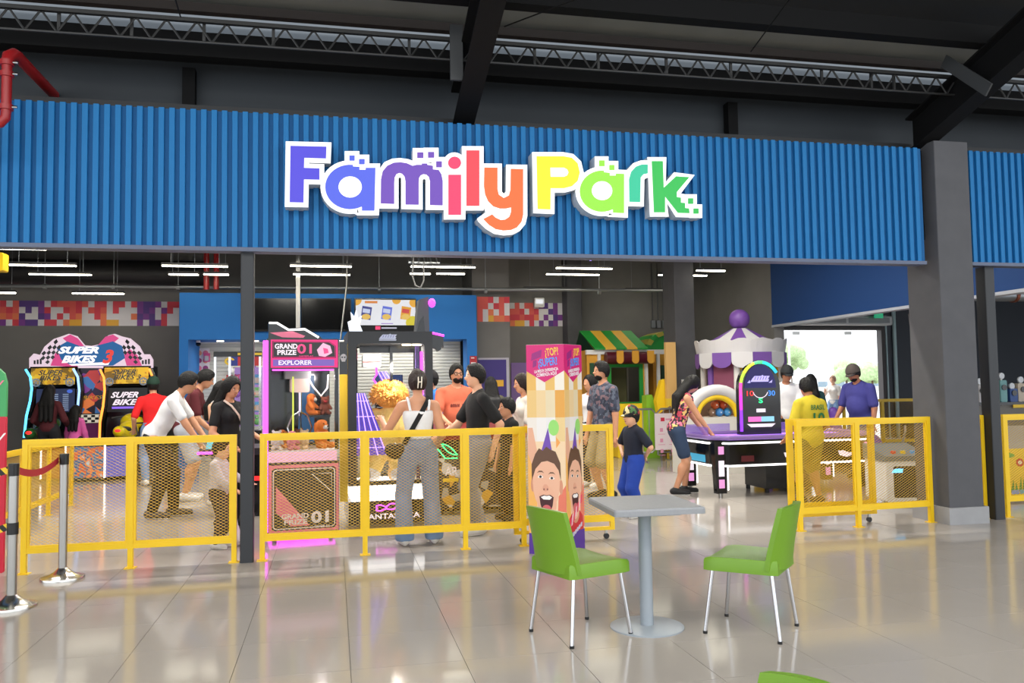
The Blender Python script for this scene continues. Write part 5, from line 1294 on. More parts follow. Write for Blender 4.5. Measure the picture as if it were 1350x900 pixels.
    # ---- bottom
    if bottom:
        g = bottom.get('ease', .010); c = Field(lo, hi, vox); ty = bottom.get('type','pants')
        c.ell(P0+V((0,.004*h,.012*h)), V((.086 if not f_ else .092, .064, .075))*h*bl+V((g,)*3), None, .03)
        c.ell(U(0,0,.585), V((.078 if not f_ else .070,.055,.07))*h*bl+V((g,)*3), Rl, .03)
        ln = bottom.get('len', 1.93 if ty in ('pants','wide') else .85)
        for hip, kn, ank, toe, heel in LG:
            k2 = hip.lerp(kn, min(1, ln)); c.caps(hip, k2, .052*h*bl+g, (.039*h*bl+g) if ty != 'shorts' else .046*h*bl+g, .03)
            if ln > 1:
                a2 = kn.lerp(ank, ln-1); c.caps(kn, a2, .039*h*bl+g, (.054*h if ty == 'wide' else .030*h+g*.6), .02); c.ell(kn.lerp(ank,.3)+V((0,.010*h,0)), V((.034,.036,.06))*h*bl+V((g*.8,)*3), None, .02)
                if ty == 'wide': c.cut(V((0,0,.030*h)), V((0,0,-1)))
        c.cut(U(0,0,bottom.get('waist',.585)), Rl @ V((0,0,1)))
        link(bottom.get('name','trousers'), c.mesh('trousers', bottom['mat']), t)
    # ---- shoes
    if shoes is not None:
        for hip, kn, ank, toe, heel in LG:
            c = Field([min(heel[i],toe[i])-.07 for i in range(2)]+[-.01], [max(heel[i],toe[i])+.07 for i in range(2)]+[.11*h+.02], .008)
            c.caps(heel+V((0,0,.006*h)), toe, .026*h, .022*h, .015); c.caps(heel+V((0,-.02*h,.015*h)), ank+V((0,0,.0)), .027*h, .026*h, .015)
            c.cut(V((0,0,.012)), V((0,0,-1))); c.cut(V((0,0,.066*h)), V((0,0,1)))
            s_ = link('shoe', c.mesh('shoe', shoes[0]), t)
            c2 = Field([min(heel[i],toe[i])-.07 for i in range(2)]+[-.03], [max(heel[i],toe[i])+.07 for i in range(2)]+[.06], .008)
            c2.caps(heel+V((0,0,.006*h)), toe, .029*h, .025*h, .01); c2.cut(V((0,0,0)), V((0,0,-1))); c2.cut(V((0,0,.018)), V((0,0,1)))
            link('sole', c2.mesh('sole', shoes[1]), s_)
    # ---- hair
    if hair:
        ty, hm = hair[0], hair[1]; e = .011*h
        lo2 = [hc[i]-.20*h for i in range(3)]; hi2 = [hc[i]+.16*h for i in range(3)]
        if ty == 'long': lo2[2] = hc.z-.36*h
        c = Field(lo2, hi2, .009)
        c.ell(Hd(0,.10,.12), V((hr.x+e, hr.y*.98+e, hr.z*.95+e*.9)), Rh, .01)
        if ty == 'long':
            bk = Rl @ V((0,1,0)); dn = V((0,0,-1))
            for sx in (-1,0,1):
                a0 = Hd(sx*.55,.55,.1); a1 = U(sx*.045,.052*bl,.79)+V((0,.012*h,0)); a2 = U(sx*.05,.058*bl,hair[2] if len(hair) > 2 else .66)+V((0,.012*h,0))
                c.caps(a0, a1, .034*h*headk, .034*h, .03); c.caps(a1, a2, .034*h, .020*h, .02)
        elif ty == 'bun':
            c.ell(Hd(0,1.15,-.05), V((.034,.030,.042))*h, Rh, .02); c.ell(Hd(0,.75,.05), V((.034,.03,.04))*h, Rh, .03)
        elif ty == 'short':
            c.ell(Hd(0,-.35,.78), V((.8*hr.x,.55*hr.y,.35*hr.z)), Rh, .015)
        # free the face
        c.ell(Hd(0,-1.15,-.28), V((hr.x*.92,hr.y*1.02,hr.z*.92)), Rh, 0, 'd')
        c.ell(Hd(0,-.75,-.9), V((hr.x*1.15,hr.y*1.15,hr.z*.85)), Rh, 0, 'd')
        if ty == 'short': c.ell(Hd(0,-.45,-.62), V((hr.x*1.7,hr.y*.84,hr.z*.70)), Rh, 0, 'd')
        if ty in ('short','bun'):
            c.ell(Hd(0,.3,-1.35), V((hr.x*1.6,hr.y*1.5,hr.z*.75)), Rh, 0, 'd')
        link('hair', c.mesh('hair', hm), t)
    if face:
        Re = Rh.to_euler()
        for sx in (-1,1):
            B().ell(Hd(sx*.37,-.885,.02), (.16*hr.x,.05*hr.y,.055*hr.z), 10, 6, Rh).build('eye', m_eyew, t, smooth='all')
            B().ell(Hd(sx*.37,-.935,.02), (.085*hr.x,.03*hr.y,.055*hr.z), 8, 6, Rh).build('pupil', m_eyed, t, smooth='all')
            B().ell(Hd(sx*.38,-.90,.17), (.22*hr.x,.06*hr.y,.035*hr.z), 8, 5, Rh).build('eyebrow', hair[1] if hair else HAIRB, t, smooth='all')
        B().ell(Hd(0,-.915,-.50), (.27*hr.x,.07*hr.y,.055*hr.z), 10, 6, Rh).build('mouth', m_lip, t, smooth='all')
    if beard:
        c = Field([hc[i]-.12*h for i in range(3)], [hc[i]+.06*h for i in range(3)], .008)
        c.ell(Hd(0,-.30,-.56), V((.76*hr.x,.66*hr.y,.50*hr.z)), Rh, .01); c.ell(Hd(0,-1.0,.22), V((.9*hr.x,.75*hr.y,.62*hr.z)), Rh, 0, 'd'); c.ell(Hd(0,.7,-.6), V((1.2*hr.x,.8*hr.y,.9*hr.z)), Rh, 0, 'd')
        c.ell(Hd(0,-.99,-.50), V((.26*hr.x,.2*hr.y,.07*hr.z)), Rh, 0, 'd')
        link('beard', c.mesh('beard', HAIRB), t)
    if glasses:
        gl = B()
        for sx in (-1,1):
            pts = [Hd(sx*.42+.30*math.cos(q), -1.02, .03+.17*math.sin(q)) for q in [2*PI*i/14 for i in range(14)]]
            gl.tube(pts, .0022*h, 5, closed=True); gl.tube([Hd(sx*.72,-1.0,.06), Hd(sx*1.0,-.3,.06), Hd(sx*1.02,.15,.04)], .002*h, 5)
        gl.tube([Hd(-.12,-1.04,.06), Hd(.12,-1.04,.06)], .0022*h, 5); gl.build('glasses', m_black, t)
    if cap:
        c = Field([hc[i]-.13*h for i in range(3)], [hc[i]+.13*h for i in range(3)], .009)
        c.ell(Hd(0,.06,.22), V((hr.x+.0155*h,hr.y+.0145*h,hr.z+.010*h)), Rh, .01); c.cut(Hd(0,0,.22), -(Rh @ V((0,.12,1)).normalized()))
        co = link('cap', c.mesh('cap', cap), t)
        pr = B(); n = 10; vs = []
        for j in range(4):
            for i in range(n+1):
                a_ = PI*(i/n); rr = 1.0+.24*j
                x = math.cos(a_)*1.0; y = -.35-math.sin(a_)*.72*rr*(.9 if j else .8)-.0
                vs.append(Hd(x*(1.12-.05*j), y-.12, .34-.07*j-.12*abs(x)**2))
        fs = [(j*(n+1)+i, j*(n+1)+i+1, (j+1)*(n+1)+i+1, (j+1)*(n+1)+i) for j in range(3) for i in range(n)]
        k = len(vs); vs += [v+Rh@V((0,0,-.006)) for v in vs]; fs += [tuple(reversed([i+k for i in f])) for f in fs]
        for i in range(n): fs.append((3*(n+1)+i, 3*(n+1)+i+1, k+3*(n+1)+i+1, k+3*(n+1)+i))
        pr.add(vs, fs); pr.build('visor', cap, co, smooth='all')
    t['_'] = 0; del t['_']
    return t, dict(U=U, Hd=Hd, AR=AR, LG=LG, Rl=Rl, Rh=Rh, h=h, P0=P0)

# ------------------------------------------------------------------ the people
c_white = cloth('white_cotton', (228,228,230)); c_black = cloth('black_cotton', (20,20,22)); c_maroon = cloth('maroon', (86,20,30))
c_jeans = cloth('washed_denim', (112,140,176), var=.16, vs=6); c_gjeans = cloth('grey_denim', (118,126,138), var=.12, vs=6); c_navy = cloth('navy', (20,26,44))
c_dpants = cloth('black_trousers', (26,26,30)); c_grey = cloth('grey_fleece', (196,190,196)); c_cream = cloth('cream', (222,214,204))
sh_white = (M('shoe_white', (216,214,210), .6), M('sole_white', (232,230,226), .6)); sh_black = (M('shoe_black', (26,26,28), .6), MATS['sole_white'])
sh_dark = (MATS['shoe_black'], M('sole_dark', (60,58,58), .7))
def at(px, Y): p = P(px, 650, Y); return (p.x, Y, 0)
def hgt(px, py, Y): return P(px, py, Y).z
D = math.radians
def strap(t, K, pts, w, mat, name):
    """band lying on the torso through body points"""
    p = [K['U'](*q) for q in pts]; b = B(); n = len(p); vs = []
    for i in range(n):
        d = (p[min(i+1,n-1)]-p[max(i-1,0)]).normalized(); o = Vector((p[i].x, p[i].y, 0))-Vector((K['P0'].x, K['P0'].y, 0))
        o = Vector((0, o.y, 0)) if abs(o.y) > .02 else Vector((0,0,1)); s_ = d.cross(o.normalized()).normalized()
        nn = s_.cross(d)*.004
        vs += [p[i]-s_*w/2-nn, p[i]+s_*w/2-nn, p[i]+s_*w/2+nn, p[i]-s_*w/2+nn]
    fs = [(4*i+j, 4*i+(j+1)%4, 4*i+4+(j+1)%4, 4*i+4+j) for i in range(n-1) for j in range(4)]
    return b.add(vs, fs).build(name, mat, t)

# left group at the counter game
person('man in white t-shirt and black trousers bending over the counter game', at(216,10.35), D(88), 1.80, lean=D(30), hipback=.06, head=(0,-.15), skin='b',
       arms=((-.07,-.30,.62),(.09,-.30,.64)), legs=((-.05,.05),(.06,-.06)), top=dict(mat=c_white, sleeve=.65, hem=.47), bottom=dict(mat=c_dpants, waist=.53), shoes=(M('shoe_charcoal',(60,60,64),.6), MATS['sole_white']))
person('man in maroon t-shirt and light shorts behind the bending man', at(247,11.9), D(92), 1.82, lean=D(20), hipback=.03, skin='b', head=(0,.05),
       arms=((-.1,-.22,.58),(.1,-.25,.60)), top=dict(mat=c_maroon, sleeve=.75), bottom=dict(type='shorts', mat=cloth('pale_grey', (176,180,190)), name='shorts'), shoes=sh_white)
person('girl in white sleeveless top between maroon shirt and long black hair', at(287,11.2), D(70), 1.60, 'f', skin='a', head=(.3,.25),
       arms=((-.12,-.12,.5),(.12,-.12,.5)), top=dict(type='tank', mat=c_white, sleeve=0), bottom=dict(mat=c_gjeans), hair=('long', HAIRB, .70), shoes=sh_white)
t, K = person('woman with long straight black hair and black t-shirt beside the slim post', at(301,9.45), D(52), 1.63, 'f', skin='b', head=(-.15,.32),
       arms=((-.12,-.14,.55),(.12,-.16,.58)), top=dict(mat=c_black, sleeve=.6, hem=.50), bottom=dict(mat=c_dpants), hair=('long', HAIRB, .60), shoes=sh_dark)
strap(t, K, [(-.062,-.02,.838),(-.04,-.066,.80),(.0,-.088,.74),(.05,-.082,.66),(.082,-.05,.60)], .022, M('pale_strap', (206,182,170), .6), 'bag_strap')
person('toddler in grey sweater and dark trousers standing behind the fence', at(289,8.22), D(75), .99, skin='a', headk=1.42, build=1.15, vox=.009,
       arms=((-.10,-.20,.55),(.12,-.24,.60)), legs=((-.055,0),(.055,0)), top=dict(mat=c_grey, sleeve=1.85, hem=.47), bottom=dict(mat=cloth('dark_joggers', (44,44,54))), hair=('short', HAIRD), shoes=sh_white, head=(0,.1))
# riders of the racing bikes
person('woman in dark red top with long dark hair at the green motorbike', at(63,15.72), D(172), 1.62, 'f', skin='b', face=False, vox=.014,
       arms=((-.14,-.14,.55),(.14,-.14,.55)), top=dict(mat=cloth('wine', (74,14,24)), sleeve=1.8), bottom=dict(mat=c_dpants), hair=('long', HAIRB, .62), shoes=sh_dark)
person('girl in pink jacket with dark hair beside the woman in dark red', at(98,15.9), D(165), 1.24, 'f', skin='a', face=False, vox=.013, headk=1.2,
       arms=((-.15,-.06,.46),(.16,-.06,.44)), top=dict(mat=cloth('pink', (222,96,168)), sleeve=1.85), bottom=dict(mat=c_dpants), hair=('long', HAIRB, .66), shoes=sh_white)
person('man in red t-shirt and dark green cap near the yellow motorbike', at(201,14.0), D(200), 1.70, skin='b', face=False, vox=.014,
       arms=((-.15,-.12,.56),(.15,-.1,.52)), top=dict(mat=cloth('red', (222,26,30)), sleeve=.85), bottom=dict(mat=c_jeans), shoes=sh_white, cap=M('cap_green', (20,54,40), .8))
# around the claw machines
t, K = person('woman in white camisole and wide washed jeans with hair clip at the claw machine', at(552,7.86), D(182), 1.64, 'f', skin='b', face=False,
       arms=((-.13,-.13,.56),(.185,-.20,.70)), arm_pole=(-.2,.5,-1), fingers=(0,.05), legs=((-.085,0),(.085,.01)), top=dict(type='tank', mat=c_white, sleeve=0, hem=.60, neck=.765), bottom=dict(type='wide', mat=c_jeans, waist=.60, ease=.012, len=2.0),
       hair=('bun', HAIRD), shoes=sh_white)
strap(t, K, [(-.062,-.03,.835),(-.062,.02,.842),(-.045,.05,.81),(.0,.068,.735),(.05,.072,.65),(.088,.055,.575)], .045, c_black, 'bag_strap')
b = Field([-.14,-.12,-.14],[.14,.12,.14],.01); b.ell((0,0,0),(.085,.045,.075),None,.0); b.caps((-.05,0,.02),(.05,0,.02),.05,.05,.03)
lk = link('handbag', b.mesh('handbag', M('black_leather', (22,20,20), .5, bump=.4, bs=40)), t, K['U'](.135,.02,.535))
cl = B(); Hd = K['Hd']
for sx in (-.32, .12): cl.tube([Hd(sx,1.45,.45), Hd(sx+.06,1.82,.05), Hd(sx+.10,1.62,-.5)], .0055, 6)
cl.tube([Hd(-.22,1.80,.02), Hd(.2,1.80,.02)], .006, 6); cl.build('hair_clip', M('ivory_clip', (232,222,206), .4), t)
person('teenage boy in black t-shirt and grey jeans seen in profile', at(631,8.25), D(-82), 1.70, skin='a',
       arms=((-.10,-.22,.57),(.10,.06,.50)), legs=((-.05,.02),(.055,-.03)), top=dict(mat=c_black, sleeve=.72, ease=.02), bottom=dict(mat=c_gjeans, ease=.02), shoes=sh_white)
t, K = person('bearded man with glasses in orange t-shirt facing the fence', at(603,10.6), D(8), 1.77, build=1.15, skin='b', beard=True, glasses=True,
       arms=((-.13,-.22,.585),(.10,-.24,.585)), top=dict(mat=cloth('orange', (214,112,82)), sleeve=.72, ease=.018), bottom=dict(mat=c_dpants), shoes=sh_dark)
pc_ = K['U'](0,-.094,.70)
for k in range(10):
    if k != 5: B().prism([(-.125+k*.025,-.022),(-.108+k*.025,-.022),(-.108+k*.025,.022),(-.117+k*.025,.022),(-.125+k*.025,.008*(k % 3))], -.002,.006).build('shirt_print', M('shirt_print', (110,40,36), .7), t, loc=pc_)
person('man in bright blue t-shirt and black cap behind the claw machine frame', at(571,11.6), D(-75), 1.70, skin='b', build=1.1,
       arms=((-.12,-.15,.55),(.13,-.12,.52)), top=dict(mat=cloth('azure', (54,124,220)), sleeve=.8, ease=.018), bottom=dict(mat=c_dpants), shoes=sh_dark, cap=M('cap_black', (22,20,24), .8))
t, K = person('woman with black backpack seen from behind near the purple panel', at(649,12.4), D(176), 1.62, 'f', skin='b', face=False, vox=.013,
       top=dict(mat=cloth('olive', (96,92,74)), sleeve=.3), bottom=dict(mat=c_navy), hair=('long', HAIRB, .76), shoes=sh_dark)
b = Field([-.25,-.2,-.3],[.25,.2,.3],.014); b.caps((-.06,0,-.12),(-.06,0,.12),.09,.08,.05); b.caps((.06,0,-.12),(.06,0,.12),.09,.08,.05); b.ell((0,.06,-.08),(.11,.06,.10),None,.02)
link('backpack', b.mesh('backpack', M('black_nylon', (20,20,22), .55, bump=.3, bs=30)), t, K['U'](0,.115,.70))
for sx in (-1,1): strap(t, K, [(sx*.05,.06,.80),(sx*.065,.03,.838),(sx*.068,-.03,.83),(sx*.07,-.06,.77),(sx*.085,-.04,.66)], .035, MATS['black_nylon'], 'shoulder_strap')
person('boy with short black hair in black t-shirt beside the advertising pillar', at(672,9.0), D(-78), 1.33, skin='b', headk=1.18, build=1.05,
       arms=((-.14,-.06,.45),(.14,-.05,.45)), top=dict(mat=c_black, sleeve=.8, hem=.46), bottom=dict(mat=cloth('black_jogger', (30,28,30))), shoes=sh_dark)
person('woman with long brown hair and cream t-shirt beside the advertising pillar', at(694,9.5), D(-80), 1.62, 'f', skin='b', head=(0,.15),
       arms=((-.12,-.12,.5),(.12,-.1,.48)), top=dict(mat=c_cream, sleeve=.8), bottom=dict(mat=cloth('beige', (206,188,160)), ease=.02), hair=('long', HAIRD, .72), shoes=sh_white)
person('bearded man in patterned dark shirt and khaki shorts near the play house', at(798,10.3), D(-72), 1.78, build=1.08, skin='b', beard=True, head=(-.15,0),
       arms=((-.14,-.06,.44),(.14,.0,.42)), top=dict(mat=Mpat('cloth_aloha', [(58,64,82),(84,88,104),(44,50,66),(120,96,104),(92,100,116),(52,56,74)], 26), sleeve=.75, ease=.02, hem=.46),
       bottom=dict(type='shorts', mat=cloth('khaki', (150,136,104)), name='shorts', len=1.0), shoes=sh_dark)
person('woman in white top half hidden behind the bearded man', at(781,11.5), D(-60), 1.62, 'f', skin='b', face=False, vox=.014, arms=((-.12,-.12,.5),(.12,-.1,.48)), top=dict(mat=c_white, sleeve=.7), bottom=dict(mat=c_navy), hair=('long', HAIRB, .66), shoes=sh_white)
t, K = person('boy in patterned cap navy t-shirt and royal blue trousers', at(836,8.75), D(-78), 1.20, skin='a', headk=1.28, build=1.12, vox=.01,
       arms=((-.10,-.06,.60),(.08,.09,.57)), arm_pole=(.5,.2,-.6), top=dict(mat=c_navy, sleeve=.75, hem=.45, ease=.02), bottom=dict(mat=cloth('royal_blue', (28,64,160)), ease=.018), shoes=sh_white,
       cap=Mpat('cap_print', [(24,22,26),(160,40,44),(30,28,30),(214,200,150),(26,26,30),(70,110,60)], 30))
# around the air hockey table
person('woman in floral top and denim shorts leaning on the air hockey table', at(899,10.35), D(80), 1.63, 'f', skin='b', lean=D(16), hipback=.03, head=(.2,.3),
       arms=((-.08,-.30,.535),(.10,-.26,.56)), legs=((-.05,.05),(.06,-.05)), top=dict(type='tank', mat=Mpat('cloth_floral', [(40,24,36),(226,120,150),(60,30,40),(236,200,120),(200,70,90),(70,50,70)], 34), sleeve=0, neck=.80, hem=.52, ease=.018),
       bottom=dict(type='shorts', mat=cloth('dark_denim', (44,62,90)), name='shorts', len=.72), hair=('long', HAIRB, .60), shoes=sh_black)
person('man in white t-shirt and dark cap behind the air hockey scoreboard', at(1041,12.2), D(-25), 1.74, build=1.12, skin='c', head=(.35,.3),
       arms=((-.10,-.17,.56),(.06,-.20,.58)), top=dict(mat=c_white, sleeve=.75, ease=.018), bottom=dict(mat=c_dpants), shoes=sh_dark, cap=M('cap_charcoal', (34,38,40), .8))
t, K = person('boy in yellow football jersey lettered Brasil 10 behind the fence', at(1071,9.05), D(190), 1.52, skin='c', face=False, build=1.1, headk=1.08, head=(-.25,.25),
       arms=((-.14,-.10,.50),(.14,-.12,.52)), legs=((-.06,0),(.07,-.05)), top=dict(mat=cloth('jersey_yellow', (206,184,44)), sleeve=.8, hem=.44, ease=.03), bottom=dict(type='shorts', mat=cloth('olive_shorts', (132,120,40)), name='shorts', len=1.0), shoes=sh_dark)
m_jg = M('jersey_green', (34,112,60), .7)
o = text('BRASIL', .085, m_jg, t, K['U'](0,.0945,.765), (PI/2,0,PI), width=.21, bold=.01)
o = text('10', .20, m_jg, t, K['U'](0,.0925,.67), (PI/2,0,PI), width=.17, bold=.02)
person('woman with dark hair standing behind the boy in the yellow jersey', at(1074,12.3), D(150), 1.60, 'f', skin='b', face=False, vox=.014, top=dict(mat=cloth('teal', (30,70,72)), sleeve=.7), bottom=dict(mat=c_navy), hair=('long', HAIRB, .72), shoes=sh_white)
person('bearded man in violet blue t-shirt and cap at the end of the air hockey table', at(1140,11.2), D(-72), 1.74, build=1.22, skin='c', beard=True, lean=D(8), head=(-.1,.3),
       arms=((-.14,-.16,.545),(.15,-.06,.47)), legs=((-.07,0),(.07,0)), top=dict(mat=cloth('violet_blue', (62,62,134)), sleeve=.8, ease=.02), bottom=dict(mat=cloth('steel_denim', (70,86,110))), shoes=sh_dark, cap=M('cap_taupe', (84,76,70), .85))
t, K = person('person in cream top with red backpack walking outside the glass exit', (P(1099,520,21.5).x,21.5,0), D(-60), 1.66, 'f', skin='a', face=False, vox=.016, hair=('bun', M('hair_fair', (150,110,80), .5)),
       arms=((-.10,-.12,.72),(.13,-.02,.45)), top=dict(mat=c_cream, sleeve=.7), bottom=dict(mat=c_jeans), shoes=sh_white)
b = Field([-.25,-.2,-.3],[.25,.2,.3],.02); b.caps((0,0,-.1),(0,0,.1),.12,.11,.05)
link('backpack', b.mesh('backpack', M('red_nylon', (190,60,50), .6)), t, K['U'](0,.10,.70))

# ------------------------------------------------------------------ blue prize booth at the back
YBo = 17.0
bx0, bx1 = P(236,480,YBo).x, P(629,480,YBo).x; bi0, bi1 = P(248,480,YBo).x, P(616,480,YBo).x
bzt, bzh = 3.40, 2.48
bo = thing('prize_booth', 'blue framed prize booth with slatted walls and television header', 'booth', ((bx0+bx1)/2,YBo,0)); ox = (bx0+bx1)/2
B().box(bx0-ox,bi0-ox,0,1.9,0,bzt).build('left_pier', m_bluewall, bo); B().box(bi1-ox,bx1-ox,0,.55,0,bzt).build('right_pier', m_bluewall, bo)
B().box(bi0-ox,bi1-ox,0,.9,bzh,bzt).build('header', m_bluewall, bo)
B().box(bi0-ox,bi1-ox,.9,1.9,bzh,bzh+.05).build('soffit', m_white, bo)
mid = P(470,480,18).x-ox
m_slat = M('slat_white',(206,206,198),.6); bm_ = B().box(bi0-ox,mid,1.42,1.46,0,.070).mesh('slat', m_slat); bm2 = B().bbox(mid+.02,bi1-ox,.95,.99,0,.066,.02,'x').mesh('shutter_slat', M('shutter_grey',(196,196,192),.45))
B().box(bi0-ox,mid,1.46,1.5,0,bzh).build('slat_backing', M('slat_groove',(120,118,112),.8), bo)
for k in range(33): link('slat', bm_, bo, (0,0,.005+k*.0753))
for k in range(36): link('shutter_slat', bm2, bo, (0,0,k*.069))
for px in (290,336,400,452):
    x = P(px,446,YBo+.4).x-ox; d_ = B().cyl((x,.45,bzh-.012),(x,.45,bzh),.07,n=14).build('downlight', E('downlight',(255,240,205),9), bo)
al = bpy.data.lights.new('booth_light','AREA'); al.shape = 'RECTANGLE'; al.size = 4.5; al.size_y = .12; al.energy = 60; al.color = (1,.94,.82)
ao = bpy.data.objects.new('booth_light', al); COL.objects.link(ao); ao.parent = bo; ao.location = (0,.6,bzh-.03)
# televisions on the header
def tv(a, b_, lab, on=False):
    A, C_ = P(a,393,YBo-.05), P(b_,437,YBo-.05)
    t = thing('television', lab, 'television', ((A.x+C_.x)/2,YBo-.07,0)); w2, z0, z1 = (C_.x-A.x)/2, C_.z, A.z
    B().bbox(-w2,w2,0,.06,z0,z1,.012,'y').build('housing', m_gloss, t)
    if not on: dec(t,'dark_screen', rect(-w2+.02,w2-.02,z0+.04,z1-.02), 0, M('screen_off',(8,9,11),.12)); return t
    zs = z0+.13; s_ = dec(t,'lit_screen', rect(-w2+.03,w2-.02,zs,z1-.03), 0, E('screen_white',(228,230,238),.95))
    def D2(name, pts, col, k=-.003): dec(s_, name, pts, k, E('ad_%d_%d_%d' % col, col, .9))
    hz_ = z1-.03-zs; u = lambda f: -w2+.03+(2*w2-.05)*f; v = lambda f: zs+hz_*f
    for f0, cc in ((.08,(50,60,140)),(.42,(90,110,220)),(.74,(226,160,40))):
        D2('snack_bag', [(u(f0),v(.25)),(u(f0+.16),v(.20)),(u(f0+.19),v(.70)),(u(f0+.03),v(.76))], cc)
        D2('snack_label', [(u(f0+.03),v(.50)),(u(f0+.15),v(.46)),(u(f0+.16),v(.62)),(u(f0+.04),v(.66))], (206,60,60) if f0 > .5 else (200,210,240), -.005)
        D2('snack_pile', [(u(f0+.09)+.09*math.cos(t_),v(.33)+.06*math.sin(t_)) for t_ in [2*PI*i/12 for i in range(12)]], (230,190,90), -.006)
    D2('title_bar', [(u(.15),v(.86)),(u(.36),v(.86)),(u(.36),v(.95)),(u(.15),v(.95))], (220,130,50))
    D2('title_bar', [(u(.42),v(.05)),(u(.62),v(.05)),(u(.62),v(.08)),(u(.42),v(.08))], (150,120,200))
    for cx, cz, r in ((0,1,.12),(.98,.9,.10),(.95,.1,.14),(.68,1,.09),(.02,.08,.07)):
        pts = [(min(max(u(cx)+r*math.cos(t_),u(0)),u(1)), min(max(v(cz)+r*math.sin(t_),v(0)),v(1))) for t_ in [2*PI*i/16 for i in range(16)]]
        D2('corner_dot', pts, (214,200,40) if cz < .5 else (232,170,50))
    dec(t,'status_light', rect(-w2+.42,-w2+.52,z0+.04,z0+.11), -.002, E('status_pink',(255,60,120),1)); dec(t,'status_text', rect(-w2+.54,-w2+.85,z0+.06,z0+.085), -.002, E('status_white',(210,210,230),.8))
    return t
tv(335,391,'switched-off black television next to the hanging metal duct, away from the lit one'); tv(397,463,'switched-off black television directly beside the lit television'); tv(467,549,'television on the booth header showing three snack bags',True)
hp = P(393,410,16.6); tag(B().box(hp.x-.04,hp.x+.04,16.55,16.65,P(393,437,16.6).z,5.4).build('hanging_duct', m_steel), 'narrow shiny metal duct hanging before the televisions', 'duct')
hq = P(455,410,16.4); tag(B().tube([P(449,447,16.4), P(457,375,16.4), P(459,300,16.4)], .018, 6).build('hanging_rod', m_steel), 'thin metal rod hanging before the lit television', 'rod')
# cooler with drink logo
p_ = P(513,520,16.3); co_ = thing('drink_cooler', 'blue and dark glass door drink cooler against the white shutter', 'cooler', (p_.x,16.3,0))
B().box(-.27,.27,0,.5,.05,1.74).build('cabinet', m_gloss, co_); dec(co_,'blue_header', rect(-.26,.26,1.40,1.73), 0, E('cooler_blue',(20,60,130),.6))
dec(co_,'glass_door', rect(-.25,.25,.1,1.38), 0, M('cooler_glass',(20,22,30),.1))
for k in range(4): B().box(-.24,.24,-.005,-.002,.2+k*.3,.215+k*.3).build('shelf_edge', m_steel, co_)
text('pepsi',.17,m_wemit,co_,(.06,-.004,1.57),width=.26,bold=.01)
lg = [(-.15+.055*math.cos(t_),1.58+.055*math.sin(t_)) for t_ in [2*PI*i/20 for i in range(20)]]
dec(co_,'round_logo', lg, -.002, m_wemit); dec(co_,'logo_red', [(x,max(z,1.59)) for x,z in lg], -.004, E('logo_redhalf',(220,40,50),.9)); dec(co_,'logo_blue', [(x,min(z,1.565)) for x,z in lg], -.004, E('logo_bluehalf',(40,90,200),.9))
for x in (-.22,.22): B().cyl((x,.1,0),(x,.1,.05),.03,n=8).cyl((x,.4,0),(x,.4,.05),.03,n=8).build('foot', m_black, co_)
# toy vending showcase left in the booth
x0, x1 = P(281,520,15.6).x, P(345,520,15.6).x; vz = lambda y: P(315,y,15.6).z
sh = thing('toy_showcase', 'glass toy showcase with blue and red header inside the prize booth', 'showcase', ((x0+x1)/2,15.6,0)); hw_ = (x1-x0)/2
B().box(-hw_,hw_,0,.6,vz(470),vz(463)).build('canopy', m_gloss, sh)
dec(sh,'blue_header', rect(-hw_+.30,0,vz(482),vz(470)), .02, E('show_blue',(30,50,140),.6)); dec(sh,'red_header', rect(0,hw_,vz(482),vz(470)), .02, E('show_red',(200,40,40),.6)); dec(sh,'yellow_line', rect(0,hw_,vz(468),vz(465)), -.002, E('show_yellow',(230,190,40),.7))
dec(sh,'header_arc', [(-.14+.09*math.cos(t_),vz(476)+.07*math.sin(t_)) for t_ in [math.radians(20+20*i) for i in range(14)]]+[(-.14+.05*math.cos(t_),vz(476)+.04*math.sin(t_)) for t_ in [math.radians(280-20*i) for i in range(14)]], .016, MATS['show_yellow'])
B().box(-hw_,hw_,0,.6,.1,.75).build('base', m_gloss, sh)
for x in (-hw_+.03,hw_-.03,-hw_+.28):
    B().box(x-.02,x+.02,.0,.04,.75,vz(470)).build('corner_post', m_chrome, sh)
dec(sh,'lilac_backlight', rect(-hw_+.3,hw_-.03,.8,vz(483)), .58, E('lilac_glow',(190,150,230),.7)); dec(sh,'glass_front', rect(-hw_+.05,hw_-.05,.75,vz(482)), .02, m_glass, .004)
for x in (-hw_+.1,hw_-.1): B().cyl((x,.1,0),(x,.1,.1),.03,n=8).cyl((x,.5,0),(x,.5,.1),.03,n=8).build('foot', m_black, sh)
